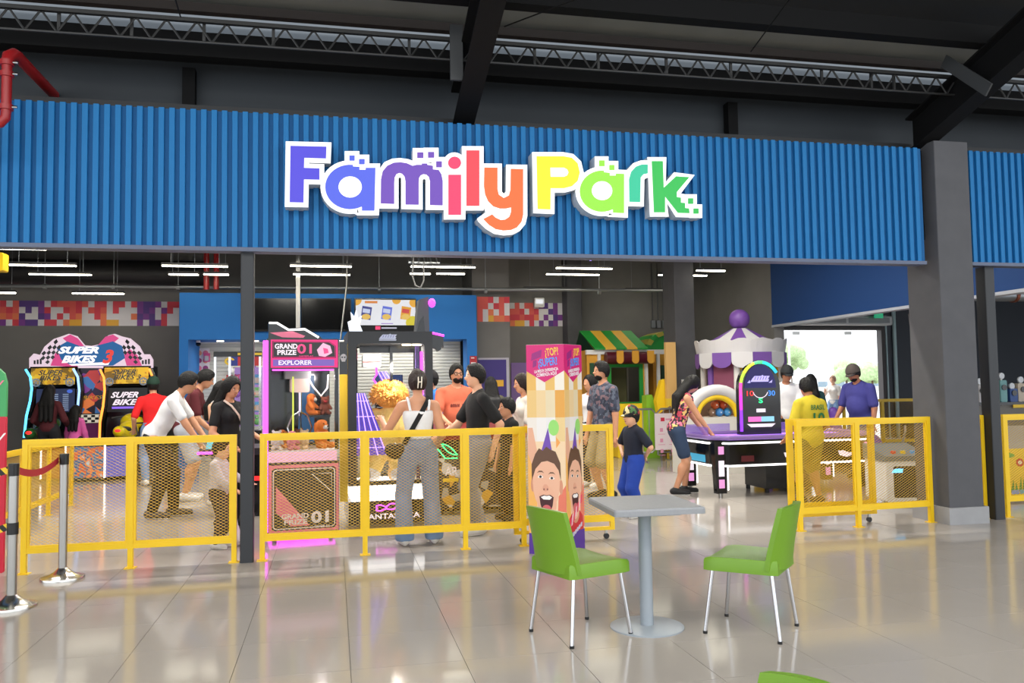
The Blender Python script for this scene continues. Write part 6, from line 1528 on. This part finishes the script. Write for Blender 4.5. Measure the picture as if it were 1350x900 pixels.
# prizes hanging on the slat wall
PR = [((220,90,150),'pink'),((240,190,60),'yellow'),((90,160,220),'blue'),((226,226,226),'white'),((150,90,190),'purple'),((230,110,60),'orange'),((110,180,110),'green'),((200,50,60),'red')]
random.seed(21)
def prize(px, py, Y, k):
    p_ = P(px,py,Y); cc, nm = PR[k % len(PR)]; m1 = M('toy_'+nm, cc, .6); kind = (k*7//3) % 3
    where = 'hanging on the white slat wall' if Y > 17 else 'inside the toy showcase'
    if kind == 0:
        t = thing('toy_pack', nm+' toy in a hanging blister pack '+where, 'toy', (p_.x,Y,p_.z), 0, 'prizes of the blue booth'); t.scale = (.72,)*3
        B().bbox(-.09,.09,0,.01,-.13,.13,.015,'y').build('card', m1, t); B().bbox(-.06,.06,-.05,0,-.10,.05,.02,'y').build('blister', M('blister',(236,236,240),.1,alpha=.5), t)
        B().ell((0,-.025,-.03),(.04,.025,.055),8,6).build('toy', M('toy_'+PR[(k+3)%8][1], PR[(k+3)%8][0], .6), t)
    elif kind == 1:
        t = thing('soft_toy', nm+' little soft toy '+where, 'toy', (p_.x,Y,p_.z), 0, 'prizes of the blue booth'); t.scale = (.72,)*3
        f = Field([-.14,-.12,-.16],[.14,.1,.16],.016); f.ell((0,-.03,-.05),(.08,.05,.085),None,.02); f.ell((0,-.03,.07),(.06,.05,.055),None,.015)
        for sx in (-1,1): f.ell((sx*.05,-.03,.12),(.025,.018,.025),None,.01); f.ell((sx*.085,-.04,-.03),(.03,.03,.05),None,.015)
        link('body', f.mesh('body', m1), t); B().ell((0,-.08,.06),(.02,.012,.015),8,6).build('snout', m_wprint, t)
    else:
        t = thing('toy_box', nm+' boxed toy with window '+where, 'toy', (p_.x,Y,p_.z), 0, 'prizes of the blue booth'); t.scale = (.72,)*3
        B().box(-.08,.08,-.07,0,-.11,.11).build('carton', m1, t); B().box(-.055,.055,-.072,-.07,-.07,.06).build('window', m_wprint, t); B().cyl((0,-.035,.11),(0,-.0,.16),.006,n=6).build('hook', m_steel, t)
k = 0
for py in (470,486,505,524,545,560):
    for px in (276,302,333):
        if px == 276 and py in (486,505,524): continue
        prize(px+random.uniform(-5,5), py+random.uniform(-3,3), 18.35, k); k += 1
for py in (500,517,536,553):
    for px in (303,313,331,339): prize(px, py, 15.95, k); k += 1
for px, py in ((466,460),(474,470),(484,462),(494,468),(463,480)): prize(px, py, 18.35, k); k += 1
# sheet of six round badges
p_ = P(266,475,18.3); bs_ = thing('badge_sheet', 'white card with six round pink face badges on the slat wall', 'poster', (p_.x,18.38,p_.z))
B().box(-.14,.14,0,.012,-.26,.26).build('card', m_wprint, bs_)
for i in range(2):
    for j in range(3): B().cyl((-.065+.13*i,0,-.16+.16*j),(-.065+.13*i,-.014,-.16+.16*j),.055,n=14).build('badge', M('badge_%d' % (i+j)%3 if 0 else 'badge_%d' % ((i+j)%3), ((220,120,150),(150,60,120),(230,150,110))[(i+j)%3], .4), bs_)
p_ = P(258,446,YBo-.02); cmr = thing('security_camera', 'small white security camera under the blue header', 'camera', (p_.x,17.3,bzh-.06)); B().cyl((0,0,0),(0,0,.06),.04,n=12).build('mount', m_white, cmr); B().ell((0,0,-.01),(.05,.05,.045),12,8).build('dome', m_gloss, cmr)
# fire notice on the right pier
p_ = P(624,478,YBo); fnn = thing('safety_notice', 'red safety notice with white symbols on the blue pier', 'sign', (p_.x,YBo-.012,p_.z)); B().box(-.075,.075,0,.01,-.22,.14).build('plate', M('notice_red',(170,26,36),.5), fnn)
dec(fnn,'symbol', rect(-.05,-.01,-.19,-.07), -.001, m_wprint); dec(fnn,'symbol', rect(.015,.055,-.19,-.07), -.001, m_wprint); dec(fnn,'text_line', rect(-.05,.02,.09,.11), -.001, m_wprint); dec(fnn,'text_line', rect(-.05,.05,-.02,.01), -.001, m_wprint)
# posters on the purple panel
for px, py, cc, lb in ((656,505,(236,180,50),'yellow'),(650,522,(226,60,130),'pink')):
    p_ = P(px,py,17.5); tag(B().box(p_.x-.14,p_.x+.14,17.53,17.55,p_.z-.07,p_.z+.07).build('poster', M('poster_'+lb, cc, .5)), lb+' printed card on the purple panel', 'poster')

# ------------------------------------------------------------------ play house with striped roof
YH = 16.8; m_grnp = M('play_green',(30,150,56),.5); m_ylp = M('play_yellow',(238,186,62),.5); m_ocr = M('play_ochre',(226,164,52),.55); m_lime = M('play_lime',(140,196,50),.5); m_mar = M('play_maroon',(86,26,40),.3); m_dg = M('play_dark_green',(26,80,52),.5); m_bry = M('play_bright_yellow',(246,206,30),.5)
hx = lambda px, Y=YH: P(px,500,Y).x
hzv = lambda py, Y=YH: P(812,py,Y).z
ph = thing('play_house', 'small play house with green and yellow striped gable roof and scalloped awning', 'play house', (hx(812),YH,0)); o_ = hx(812); L_ = lambda px: hx(px)-o_
zr, ze = hzv(435), hzv(461)
# roof: slope towards the front, stripes as boards
xl, xr2 = L_(775), L_(852); n = 5
for k in range(n):
    a, b_ = k/n, (k+1)/n
    for yy, nm in ((-1,'front'),(1,'rear')):
        xa_, xb3 = xl+.12+(xr2-xl-.12)*a, xl+.12+(xr2-xl-.12)*b_; sh_ = .10
        vs = [(xa_,-.15 if yy<0 else 1.35,ze),(xb3,-.15 if yy<0 else 1.35,ze),(xb3-sh_,.6,zr),(xa_-sh_,.6,zr)]
        vs += [(x,y,z+.03) for x,y,z in vs]
        fs = [(0,1,2,3),(7,6,5,4),(0,4,5,1),(1,5,6,2),(2,6,7,3),(3,7,4,0)]
        B().add(vs, fs).build('roof_stripe', m_grnp if k % 2 == 0 else m_ylp, ph)
B().add([(xl+.1,-.15,ze),(xl+.1,1.35,ze),(xl+.02,.6,zr)], [(0,1,2),(2,1,0)]).build('gable', m_dg, ph)
B().box(L_(773),L_(876),-.05,.03,hzv(467),ze).build('white_beam', m_white, ph)
for px in (790,852,868): B().box(L_(px)-.03,L_(px)+.03,-.04,.03,0,hzv(467)).build('white_post', m_white, ph)
B().prism([rect(L_(792),L_(851),.9,hzv(467)), rect(L_(803),L_(846),hzv(530),hzv(481))], .03,.10).build('front_wall', m_ocr, ph)
B().prism([rect(L_(801),L_(848),hzv(534),hzv(480)), rect(L_(806),L_(843),hzv(530),hzv(484))], -.0,.03).build('window_frame', m_grnp, ph)
B().box(L_(792),L_(876),.03,.1,0,.9).build('lower_wall', m_ylp, ph)
B().box(L_(774),L_(776),.0,1.3,0,ze).build('side_wall', m_ocr, ph)
for j in range(2): B().box(L_(775)+.05+j*.11,L_(775)+.14+j*.11,-.02,.02,hzv(530),hzv(478)).build('shutter', m_dg, ph)
B().box(L_(774),L_(790),.02,.06,0,ze-.05).build('side_front', m_ocr, ph)
# awning: fluted roll with scalloped tabs
aw = B().cyl((L_(796),-.16,hzv(472)),(L_(856),-.16,hzv(472)),.13,n=16).build('awning_roll', m_mar, ph, smooth=True)
for k in range(3):
    x = L_(812)+k*(L_(832)-L_(812)); w2 = .075
    pts = [(x-w2,hzv(463)),(x+w2,hzv(463)),(x+w2,hzv(475))]+[(x+w2*math.cos(t_),hzv(475)-.08*math.sin(t_)) for t_ in [math.radians(20*i) for i in range(1,9)]]+[(x-w2,hzv(475))]
    B().prism(pts, -.31,-.28).build('awning_tab', m_ocr, aw)
B().box(L_(806),L_(843),.8,.84,.9,hzv(484)).build('inner_wall', M('inner_olive',(96,96,60),.7), ph)
B().box(L_(833),L_(835),.3,.34,.9,hzv(484)).build('inner_pole', m_steel, ph)
# barrel roof house behind
bh = thing('barrel_roof_house', 'second play house with rounded green and olive striped roof behind the column', 'play house', (hx(872,17.4),17.4,0))
for k in range(5):
    a0, a1 = math.radians(90+18*k), math.radians(90+18*(k+1)); r = .62; zc_ = hzv(462,17.4)
    pts = [(r*math.cos(a0),zc_+r*.72*math.sin(a0)),(r*math.cos(a1),zc_+r*.72*math.sin(a1)),(.5*math.cos(a1),zc_+.5*.72*math.sin(a1)),(.5*math.cos(a0),zc_+.5*.72*math.sin(a0))]
    B().prism([(x+.25,z) for x,z in pts], 0, .9).build('roof_stripe', (m_grnp, M('play_olive',(170,160,60),.5))[k % 2], bh)
B().prism([(.25-.5*math.cos(t_),hzv(462,17.4)+.36*math.sin(t_)) for t_ in [PI/2*i/8 for i in range(9)]]+[(.25,hzv(462,17.4))], .05,.1).build('roof_end', m_grnp, bh)
B().box(-.15,.5,.1,.8,0,hzv(463,17.4)).build('wall', m_ocr, bh); B().box(.02,.3,.04,.1,0,hzv(470,17.4)-.2).build('doorway', m_dg, bh)
# soft play blocks before the houses
p_ = P(836,560,15.9); tag(B().bbox(p_.x-.36,p_.x+.36,15.9,16.3,0,P(836,532,15.9).z,.02,'y').build('soft_block', m_bry), 'bright yellow soft play wall under the play house window', 'play block')
p_ = P(860,540,15.7); tag(B().prism([(p_.x-.14,0),(p_.x+.12,0),(p_.x+.20,.75),(p_.x-.02,1.27),(p_.x-.14,1.25)], 15.65,15.9).build('soft_wedge', m_lime), 'lime green soft wedge leaning beside the play house', 'play block')
p_ = P(874,530,15.4); tag(B().prism([(p_.x-.18,1.15),(p_.x-.06,1.55),(p_.x+.02,1.58),(p_.x+.12,1.0),(p_.x+.14,.25),(p_.x-.02,.25)], 15.3,15.45).build('yellow_slide_side', m_bry), 'bright yellow curved slide side in front of the lime wedge', 'play block')
p_ = P(870,545,15.4); tag(B().prism([(p_.x-.2,.85),(p_.x+.1,1.05),(p_.x+.14,.9),(p_.x-.1,.62)], 15.08,15.14).build('crate_toy', M('toy_brown',(150,110,76),.7)), 'small brown wooden crate toy by the yellow slide', 'toy')
a, c = P(877,451,15.2), P(892,525,15.2)
tag(B().box(a.x,c.x,15.18,15.27,c.z,a.z).build('padded_board', M('pad_tan',(222,178,110),.7)), 'tall tan padded board on the front of the inner column', 'board')
tag(B().box(a.x,c.x,15.16,15.27,0,c.z-.001).build('padded_board', M('pad_yellow',(236,204,60),.7)), 'bright yellow padded board at the foot of the inner column', 'board')
# ------------------------------------------------------------------ carousel tower
YT2 = 13.7; p_ = P(977,500,YT2); ct = thing('carousel_tower', 'purple and white carousel tower with ball top and scalloped skirt', 'play tower', (p_.x,YT2,0))
tz = lambda py: P(977,py,YT2).z
RT = (P(1034,480,YT2).x-P(923,480,YT2).x)/2
m_ppl = M('play_purple',(110,70,150),.5); m_gw = M('play_white',(206,204,204),.5)
B().ell((0,0,tz(421)),(.185,.185,.185),20,14).build('ball', m_ppl, ct, smooth='all')
n = 12; z0, z1 = tz(456), tz(433)
for k in range(n):
    a0, a1 = 2*PI*(k-.5)/n, 2*PI*(k+.5)/n
    B().add([(.14*math.cos(a0),.14*math.sin(a0),z1),(.14*math.cos(a1),.14*math.sin(a1),z1),(RT*.86*math.cos(a1),RT*.86*math.sin(a1),z0),(RT*.86*math.cos(a0),RT*.86*math.sin(a0),z0),(0,0,z0-.02)],
            [(0,3,2,1),(3,0,4),(1,2,4),(2,3,4),(0,1,4)]).build('roof_segment', (m_ppl, m_gw)[k % 2], ct)
n = 48; z2 = tz(466); vs = []; wv = lambda a_: z0+.06+.05*abs(math.sin(a_*7))
for i in range(n):
    a_ = 2*PI*i/n; vs += [(RT*.93*math.cos(a_),RT*.93*math.sin(a_),z2),(RT*.98*math.cos(a_),RT*.98*math.sin(a_),wv(a_)),(RT*.95*math.cos(a_),RT*.95*math.sin(a_),wv(a_)),(RT*.90*math.cos(a_),RT*.90*math.sin(a_),z2)]
B().add(vs, [(4*i+j,4*((i+1)%n)+j,4*((i+1)%n)+(j+1)%4,4*i+(j+1)%4) for i in range(n) for j in range(4)]).build('crown', m_gw, ct)
n = 14
for k in range(n):
    a_ = 2*PI*(k+.5)/n; ca_, sa_ = math.cos(a_), math.sin(a_); hwk = RT*.93*math.tan(PI/n)
    pts = [(-hwk,z2),(-hwk,z2-.16)]+[(hwk*math.cos(t_),z2-.16-.11*math.sin(t_)) for t_ in [math.radians(180-22.5*i) for i in range(1,8)]]+[(hwk,z2-.16),(hwk,z2)]
    B().prism(pts, RT*.92, RT*.92+.02, mp=lambda u,v,r_: (r_*ca_-u*sa_, r_*sa_+u*ca_, v)).build('scallop', (m_ppl, m_gw)[k % 2], ct)
for k in range(8):
    a_ = 2*PI*k/8+.2; B().cyl((RT*.8*math.cos(a_),RT*.8*math.sin(a_),0),(RT*.8*math.cos(a_),RT*.8*math.sin(a_),z2),.055,n=10).build('post', (m_ppl, M('post_white',(220,216,210),.5))[k % 2], ct)
for k in range(8):
    a0, a1 = 2*PI*k/8+.26, 2*PI*(k+1)/8+.14
    if k in (2,3): continue
    q = RT*.78; B().add([(q*math.cos(a0),q*math.sin(a0),0),(q*math.cos(a1),q*math.sin(a1),0),(q*math.cos(a1),q*math.sin(a1),z2-.02),(q*math.cos(a0),q*math.sin(a0),z2-.02)], [(0,1,2,3),(3,2,1,0)]).build('side_panel', (m_bry, M('panel_pink',(190,110,140),.5), M('panel_tan',(220,176,120),.6))[k % 3 if k != 5 else 0], ct)
# white ring with plush balls beside the scoreboard
YR = 12.6; p_ = P(945,560,YR); rg2 = thing('ball_arch', 'white and yellow arch of the ball game next to the scoreboard', 'play arch', (p_.x,YR,0))
B().tube([(.46*math.cos(t_)*1.05,0,.92+.44*math.sin(t_)) for t_ in [math.radians(180-12*i) for i in range(16)]], .10, 10).build('white_arch', m_gw, rg2, smooth=True)
B().tube([(.34*math.cos(t_)*1.05,-.02,.92+.33*math.sin(t_)) for t_ in [math.radians(180-12*i) for i in range(16)]], .05, 10).build('yellow_arch', m_bry, rg2, smooth=True)
B().box(-.58,.58,-.1,.5,0,.92).build('base', M('base_cream',(214,210,200),.6), rg2)
B().box(-.50,.50,.34,.4,.9,1.2).build('back_panel', M('panel_brown',(120,90,70),.7), rg2)
for k, (x, row, cc, nm) in enumerate(((.05,0,(60,130,200),'blue'),(.195,0,(70,150,210),'blue'),(-.095,0,(130,100,80),'brown'),(-.022,1,(206,96,50),'orange'),(.123,1,(196,80,40),'orange'),(.05,2,(214,90,40),'orange'),(.07,3,(120,84,170),'purple'))):
    t = thing('game_ball', nm+' ball piled in the white ball arch', 'ball', (p_.x+x+.06,12.72,.992+row*.124), 0, 'balls of the ball arch'); B().ell((0,0,0),(.071,.071,.071),14,10).build('shell', M('ball_%d' % k, cc, .5), t, smooth='all')
    B().cyl((0,-.068,.0),(0,-.073,0),.012,n=8).build('valve', m_wprint, t)
# crowd barrier with notice
a, c = F(832,609), F(903,606); L = (c-a).length; cb2 = thing('crowd_barrier', 'silver tubular crowd barrier before the play house', 'barrier', a, math.atan2(c.y-a.y,c.x-a.x))
for x0 in (0, L*.5):
    b = B(); w2 = L*.5-.04; b.tube([(x0,0,.12),(x0,0,.92),(x0+.08,0,1.0),(x0+w2-.08,0,1.0),(x0+w2,0,.92),(x0+w2,0,.25),(x0+w2-.08,0,.17),(x0,0,.17)], .02, 8); b.build('tube_frame', m_silver, cb2, smooth=True)
    for k in range(1,4): B().cyl((x0+w2*k/4,0,.17),(x0+w2*k/4,0,1.0),.010,n=6).build('bar', m_silver, cb2)
    B().box(x0+w2/2-.02,x0+w2/2+.02,-.2,.2,0,.02).build('foot', m_silver, cb2); B().box(x0+w2/2-.015,x0+w2/2+.015,-.015,.015,.02,.17).build('foot_stem', m_silver, cb2)
a, c = P(863,545,14.9), P(893,602,14.9)
nt_ = thing('notice_sheet', 'white printed notice sheet hung on the crowd barrier', 'notice', ((a.x+c.x)/2,14.9,0)); w2 = (c.x-a.x)/2
B().box(-w2,w2,0,.01,.22,a.z).build('sheet', M('sheet_white',(228,216,222),.5), nt_); dec(nt_,'red_square', rect(-w2+.12,-w2+.2,a.z-.15,a.z-.08), -.001, M('sheet_red',(200,40,70),.5))
for i in range(2):
    for j in range(3): dec(nt_,'icon', rect(-w2+.1+.22*i,-w2+.16+.22*i,a.z-.35-.2*j,a.z-.28-.2*j), -.001, M('sheet_pink',(220,150,180),.5)); dec(nt_,'icon_text', rect(-w2+.06+.22*i,-w2+.20+.22*i,a.z-.40-.2*j,a.z-.39-.2*j), -.001, MATS['sheet_pink'])
dec(nt_,'header_text', rect(-w2+.22,w2-.04,a.z-.13,a.z-.10), -.001, MATS['sheet_pink'])
# small white wall box on the column
p_ = P(904,508,15.25); bxw = thing('wall_box', 'small white switch box on the inner column', 'switch box', (p_.x,15.26,p_.z)); B().bbox(-.07,.07,-.03,.035,-.12,.12,.01,'y').build('case', m_white, bxw); B().box(-.02,.02,-.036,-.03,-.02,.02).build('switch', m_black, bxw)
# kiddie car behind the hockey table
p_ = P(1124,545,12.9); kc = thing('kiddie_car', 'purple children ride with black steering wheel behind the air hockey table', 'ride', (p_.x,12.9,0))
f = Field([-.5,-.4,0],[.5,.5,1.2],.02); f.caps((-.25,0,.35),(.3,0,.35),.24,.22,.05); f.caps((-.25,.1,.5),(-.3,.12,.95),.12,.08,.05); B().box(-.3,.35,-.2,.2,0,.16).build('base', m_black, kc); link('body', f.mesh('body', M('ride_purple',(120,80,180),.35)), kc)
B().tube([(.15+.13*math.cos(t_),-.12,.92+.09*math.sin(t_)) for t_ in [2*PI*i/16 for i in range(16)]], .016, 6, closed=True).tube([(.02,-.12,.92),(.28,-.12,.92)], .012, 6).tube([(.15,-.12,.92),(.2,-.05,.6)], .016, 6).build('steering_wheel', m_black, kc)

# ------------------------------------------------------------------ corridor at the right
a, c = P(1112,540,15.6), P(1206,540,15.6)
fence('yellow guard rail fence before the glass exit', (a.x,15.6), (c.x+2.5,15.6), [0,.22,.42,.7,1])
p_ = P(1150,421,18.9); ac = thing('air_curtain', 'white air curtain unit above the glass exit', 'air curtain', (P(1120,421,18.8).x,18.8,P(1120,421,18.8).z)); B().bbox(-1.35,1.25,0,.4,-.14,.10,.05,'x').build('housing', M('unit_white',(206,208,210),.5), ac)
for k in range(2): B().box(-1.3+k*1.27,-.1+k*1.27,-.006,0,-.09,.05).build('grille', M('unit_grey',(150,152,156),.5), ac)
p_ = P(1159,416,18.6); ex = thing('exit_sign', 'small green emergency exit sign above the glass exit', 'sign', (p_.x,18.6,p_.z)); B().box(-.12,.12,0,.04,-.06,.06).build('case', E('exit_green',(40,170,120),.8), ex); B().cyl((0,.02,.06),(0,.02,5.4-p_.z),.008,n=6).build('rod', m_steel, ex); 
p_ = P(1182,480,19.1); pi_ = tag(B().cyl((p_.x,19.14,0),(p_.x,19.14,4),.05,n=10).cyl((p_.x-.25,19.14,0),(p_.x-.25,19.14,3.2),.025,n=8).build('downpipe', M('pipe_pale',(176,200,204),.4)), 'pale grey vertical pipes beside the glass exit', 'pipe')
a, c = P(1203,473,11.5), P(1216,530,11.5)
bn = thing('roll_banner', 'pink and cream printed banner behind the corner column', 'banner', (a.x+.15,11.5,0)); B().box(-.15,.5,0,.02,0,a.z-.22).build('cream_part', M('banner_cream',(232,206,150),.5), bn); B().box(-.15,.5,0,.02,a.z-.22,a.z).build('pink_part', M('banner_pink',(206,30,110),.5), bn)
tag(B().tube([P(1200,413,9.2),P(1204,440,9.2),P(1208,470,9.2),P(1212,490,9.2),P(1208,500,9.2),P(1211,478,9.2),P(1213,440,9.2),P(1214,400,9.2),P(1213,340,9.2),P(1211,60,9.2)], .028, 8).build('hanging_hose', m_black, smooth=True), 'black hose hanging beside the corner column', 'hose')
# silver duct right of the column
a, c = P(1283,392,11.0), P(1350,386,11.0)
du = thing('silver_duct', 'round silver ventilation duct under the blue soffit', 'duct', ((a.x+c.x)/2+.6,11.0,(a.z+c.z)/2)); B().cyl((-1.9,0,0),(2.5,0,.0),.10,n=18).build('pipe', m_silver, du, smooth=True)
for x in (-.35,.9): B().cyl((x,0,0),(x+.05,0,0),.115,n=18).build('clamp', M('copper_clamp',(150,84,60),.4,metal=.6), du); B().cyl((x+.02,0,.1),(x+.02,0,1.6),.008,n=6).build('hanger', m_steel, du)
# gadget counter far right
YG = 12.0; x0 = P(1282,528,YG).x; gc = thing('gadget_counter', 'dark display counter with yellow edge behind the flowered yellow game', 'counter', (x0+1.2,YG,0)); zc_ = P(1320,530,YG).z
B().box(-1.4,1.6,0,.6,zc_-.05,zc_).build('top', m_gloss, gc); B().box(-.4,1.6,-.01,0,zc_-.10,zc_-.045).build('yellow_edge', m_yellow, gc); B().box(-1.35,1.55,.03,.58,0,zc_-.05).build('body', M('counter_grey',(110,106,100),.6), gc)
for px, wd2, hh, cc, lb in ((1293,.10,.40,(200,196,196),'pale stand with two round mirrors'),(1322,.11,.50,(120,170,170),'grey gadget tower with teal dots'),(1335,.13,.30,(60,90,150),'blue and white gadget box'),(1347,.16,.42,(206,190,170),'cream gadget box with dark dial')):
    q = P(px,520,YG+.15); t = thing('display_gadget', lb+' on the display counter', 'gadget', (q.x,YG+.2,zc_)); wd2 *= .6; B().bbox(-wd2,wd2,-.08,.08,0,hh*.75,.02,'y').build('case', M('gadget_%d' % px, cc, .5), t)
    B().cyl((0,-.085,hh*.5),(0,-.10,hh*.5),.05,n=14).build('dial', m_gloss, t); B().cyl((0,-.02,hh*.9),(0,-.05,hh*.9),.055,n=14).build('round_top', M('mirror_pale',(214,216,220),.2), t); B().cyl((0,-.03,hh*.7),(0,-.03,hh*.9),.02,n=8).build('neck', m_steel, t)

# ------------------------------------------------------------------ services under the ceiling
a, c = P(0,377,17.3), P(320,380,17.3); sv = thing('sprinkler_pipe', 'long galvanised pipe with hangers under the dark ceiling', 'pipe', (0,17.3,(a.z+c.z)/2)); B().cyl((a.x-1,0,0),(7.5,0,.05),.035,n=10).build('pipe', m_silver, sv)
for px in (59,150,235,330,500,640,790):
    x = P(px,377,17.3).x; B().cyl((x,0,.03),(x,0,1.6),.008,n=6).build('hanger', m_silver, sv); B().cyl((x-.03,0,0),(x+.03,0,0),.055,n=10).build('clamp', m_silver, sv)
a = P(150,392,18.2); tag(B().cyl((-7.5,18.3,3.95),(-2.6,18.3,3.95),.26,n=20).build('air_duct', M('duct_dark',(40,40,42),.5), smooth=True), 'thick dark round air duct along the back wall', 'duct')
tag(B().box(-8,8.2,15.6,15.8,4.05,4.35).build('ceiling_beam', M('beam_dark',(46,46,48),.7)), 'dark beam crossing under the ceiling of the arcade', 'beam')
tag(B().box(-8,8.2,12.9,13.05,4.25,4.5).build('ceiling_beam', MATS['beam_dark']), 'dark beam crossing under the ceiling before the linear lamps', 'beam')
p_ = P(560,345,14.5); lad = thing('cable_ladder', 'galvanised cable ladder hanging over the booth', 'cable ladder', (p_.x,14.6,p_.z)); 
for z in (0,.14): B().beam((-.28,0,z),(.28,.0,z),.02,.03).build('rail', m_silver, lad)
for k in range(5): B().beam((-.22+k*.11,-.1,0),(-.22+k*.11,.1,.14),.02,.02).build('rung', m_silver, lad)
for x in (-.2,.2): B().cyl((x,0,.14),(x,0,5.4-p_.z),.006,n=5).build('wire', m_silver, lad)
B().tube([Vector((-.20,-.1,.10)),Vector((-.22,-.1,-.25)),Vector((-.17,-.1,-.42)),Vector((-.08,-.1,-.46)),Vector((-.02,-.1,-.34)),Vector((-.02,-.1,.0))], .014, 6).build('cable_loop', M('cable_grey',(150,150,150),.5), lad)
a = P(716,396,18.5); em = thing('emergency_light', 'small white emergency light over the pixel band', 'lamp', (a.x,18.9,a.z)); B().bbox(-.12,.12,-.06,.09,-.12,.10,.02,'y').build('case', m_white, em); B().box(-.09,.09,-.065,-.06,-.04,.06).build('lens', E('em_lens',(240,244,250),1.0), em)
for k in range(3):
    a = P(862+k*7,427,18.9); t = thing('conduit_box', 'grey conduit with socket box on the back wall beside the column', 'conduit', (a.x,18.96,a.z), 0, 'conduits on the back wall'); B().box(-.05,.05,-.04,.03,-.09,.09).build('box', m_silver, t); B().cyl((0,0,.09),(0,0,1.5),.016,n=6).build('pipe', M('conduit_dark',(90,92,94),.5), t)
yb2 = P(2,346,12); ys = thing('yellow_hanging_box', 'yellow hanging box sign under the ceiling before the racing bikes', 'sign', (yb2.x-.35,12,yb2.z)); B().bbox(-.4,.40,-.1,.1,-.12,.12,.02,'y').build('box', m_yellow, ys); B().cyl((.2,0,.12),(.2,0,1.7),.008,n=6).cyl((-.2,0,.12),(-.2,0,1.7),.008,n=6).build('wire', m_steel, ys)
p_ = P(777,341,13.6); bt = thing('violet_spot', 'small violet stage spot hanging from the ceiling', 'lamp', (p_.x,13.6,p_.z)); B().cyl((0,-.06,0),(0,.06,0),.05,n=12).build('can', m_black, bt); B().cyl((0,-.065,0),(0,-.06,0),.045,n=12).build('lens', m_pur, bt); B().cyl((0,0,.05),(0,0,5.4-p_.z),.01,n=6).build('rod', m_black, bt)
for px in (272,285):
    a = P(px,380,16.9); t = tag(B().cyl((a.x,16.9,3.45),(a.x,16.9,5.4),.05,n=10).build('red_pipe', m_red), 'short red vertical pipe above the blue booth', 'pipe', 'red pipes above the booth')

# ------------------------------------------------------------------ outside the exit
og = struct(B().box(-20,120,26,140,-.14,-.02).build('ground_outside', M('pale_asphalt',(196,194,188),.9,var=.05,vs=.5)))
def tree(px, Y, h, lab):
    p_ = P(px,500,Y); t = thing('tree', lab, 'tree', (p_.x,Y,-.02)); B().cyl((0,0,0),(0,0,h*.5),.18,.12,n=10).build('trunk', M('bark',(110,90,70),.9), t)
    f = Field([-3.2,-3.2,h*.2],[3.2,3.2,h+1], .28); random.seed(int(px))
    for k in range(22):
        a_, e_ = random.uniform(0,2*PI), random.uniform(-.6,1.3); f.ell((1.5*math.cos(a_)*math.cos(e_),1.5*math.sin(a_)*math.cos(e_),h*.5+h*.24*math.sin(e_)),(random.uniform(.5,.95),)*3,None,.2)
    link('crown', f.mesh('crown', M('hazed_foliage',(176,200,150),.9,var=.25,vs=3,bump=1,bs=4)), t); return t  # crown green paled: outdoor haze put into the colour
tree(1043,92,7.5,'tall haze-paled green tree outside the exit, tallest of the three'); tree(1116,105,5.4,'low haze-paled green tree outside the exit, between the other two'); tree(1150,100,4.8,'round haze-paled green tree outside the exit, smallest of the three')
p_ = P(1075,480,115); bw = thing('low_building', 'long low white building far outside the exit', 'building', (p_.x,116,-.02)); B().box(-16,16,0,8,0,2.2).build('wall', M('far_white',(224,226,228),.8), bw)
for k in range(10): B().box(-14+k*3,-12.4+k*3,-.06,0,.8,1.6).build('window', M('far_glass',(140,160,176),.3), bw)
for px, Y in ((1041,38),(1131,40)):
    p_ = P(px,480,Y); t = thing('flag_pole', 'thin white pole standing outside the exit', 'pole', (p_.x,Y,-.02), 0, 'poles outside the exit'); B().cyl((0,0,0),(0,0,6.5),.06,.04,n=8).build('shaft', m_white, t); B().ell((0,0,6.55),(.08,.08,.08),8,6).build('finial', m_white, t)
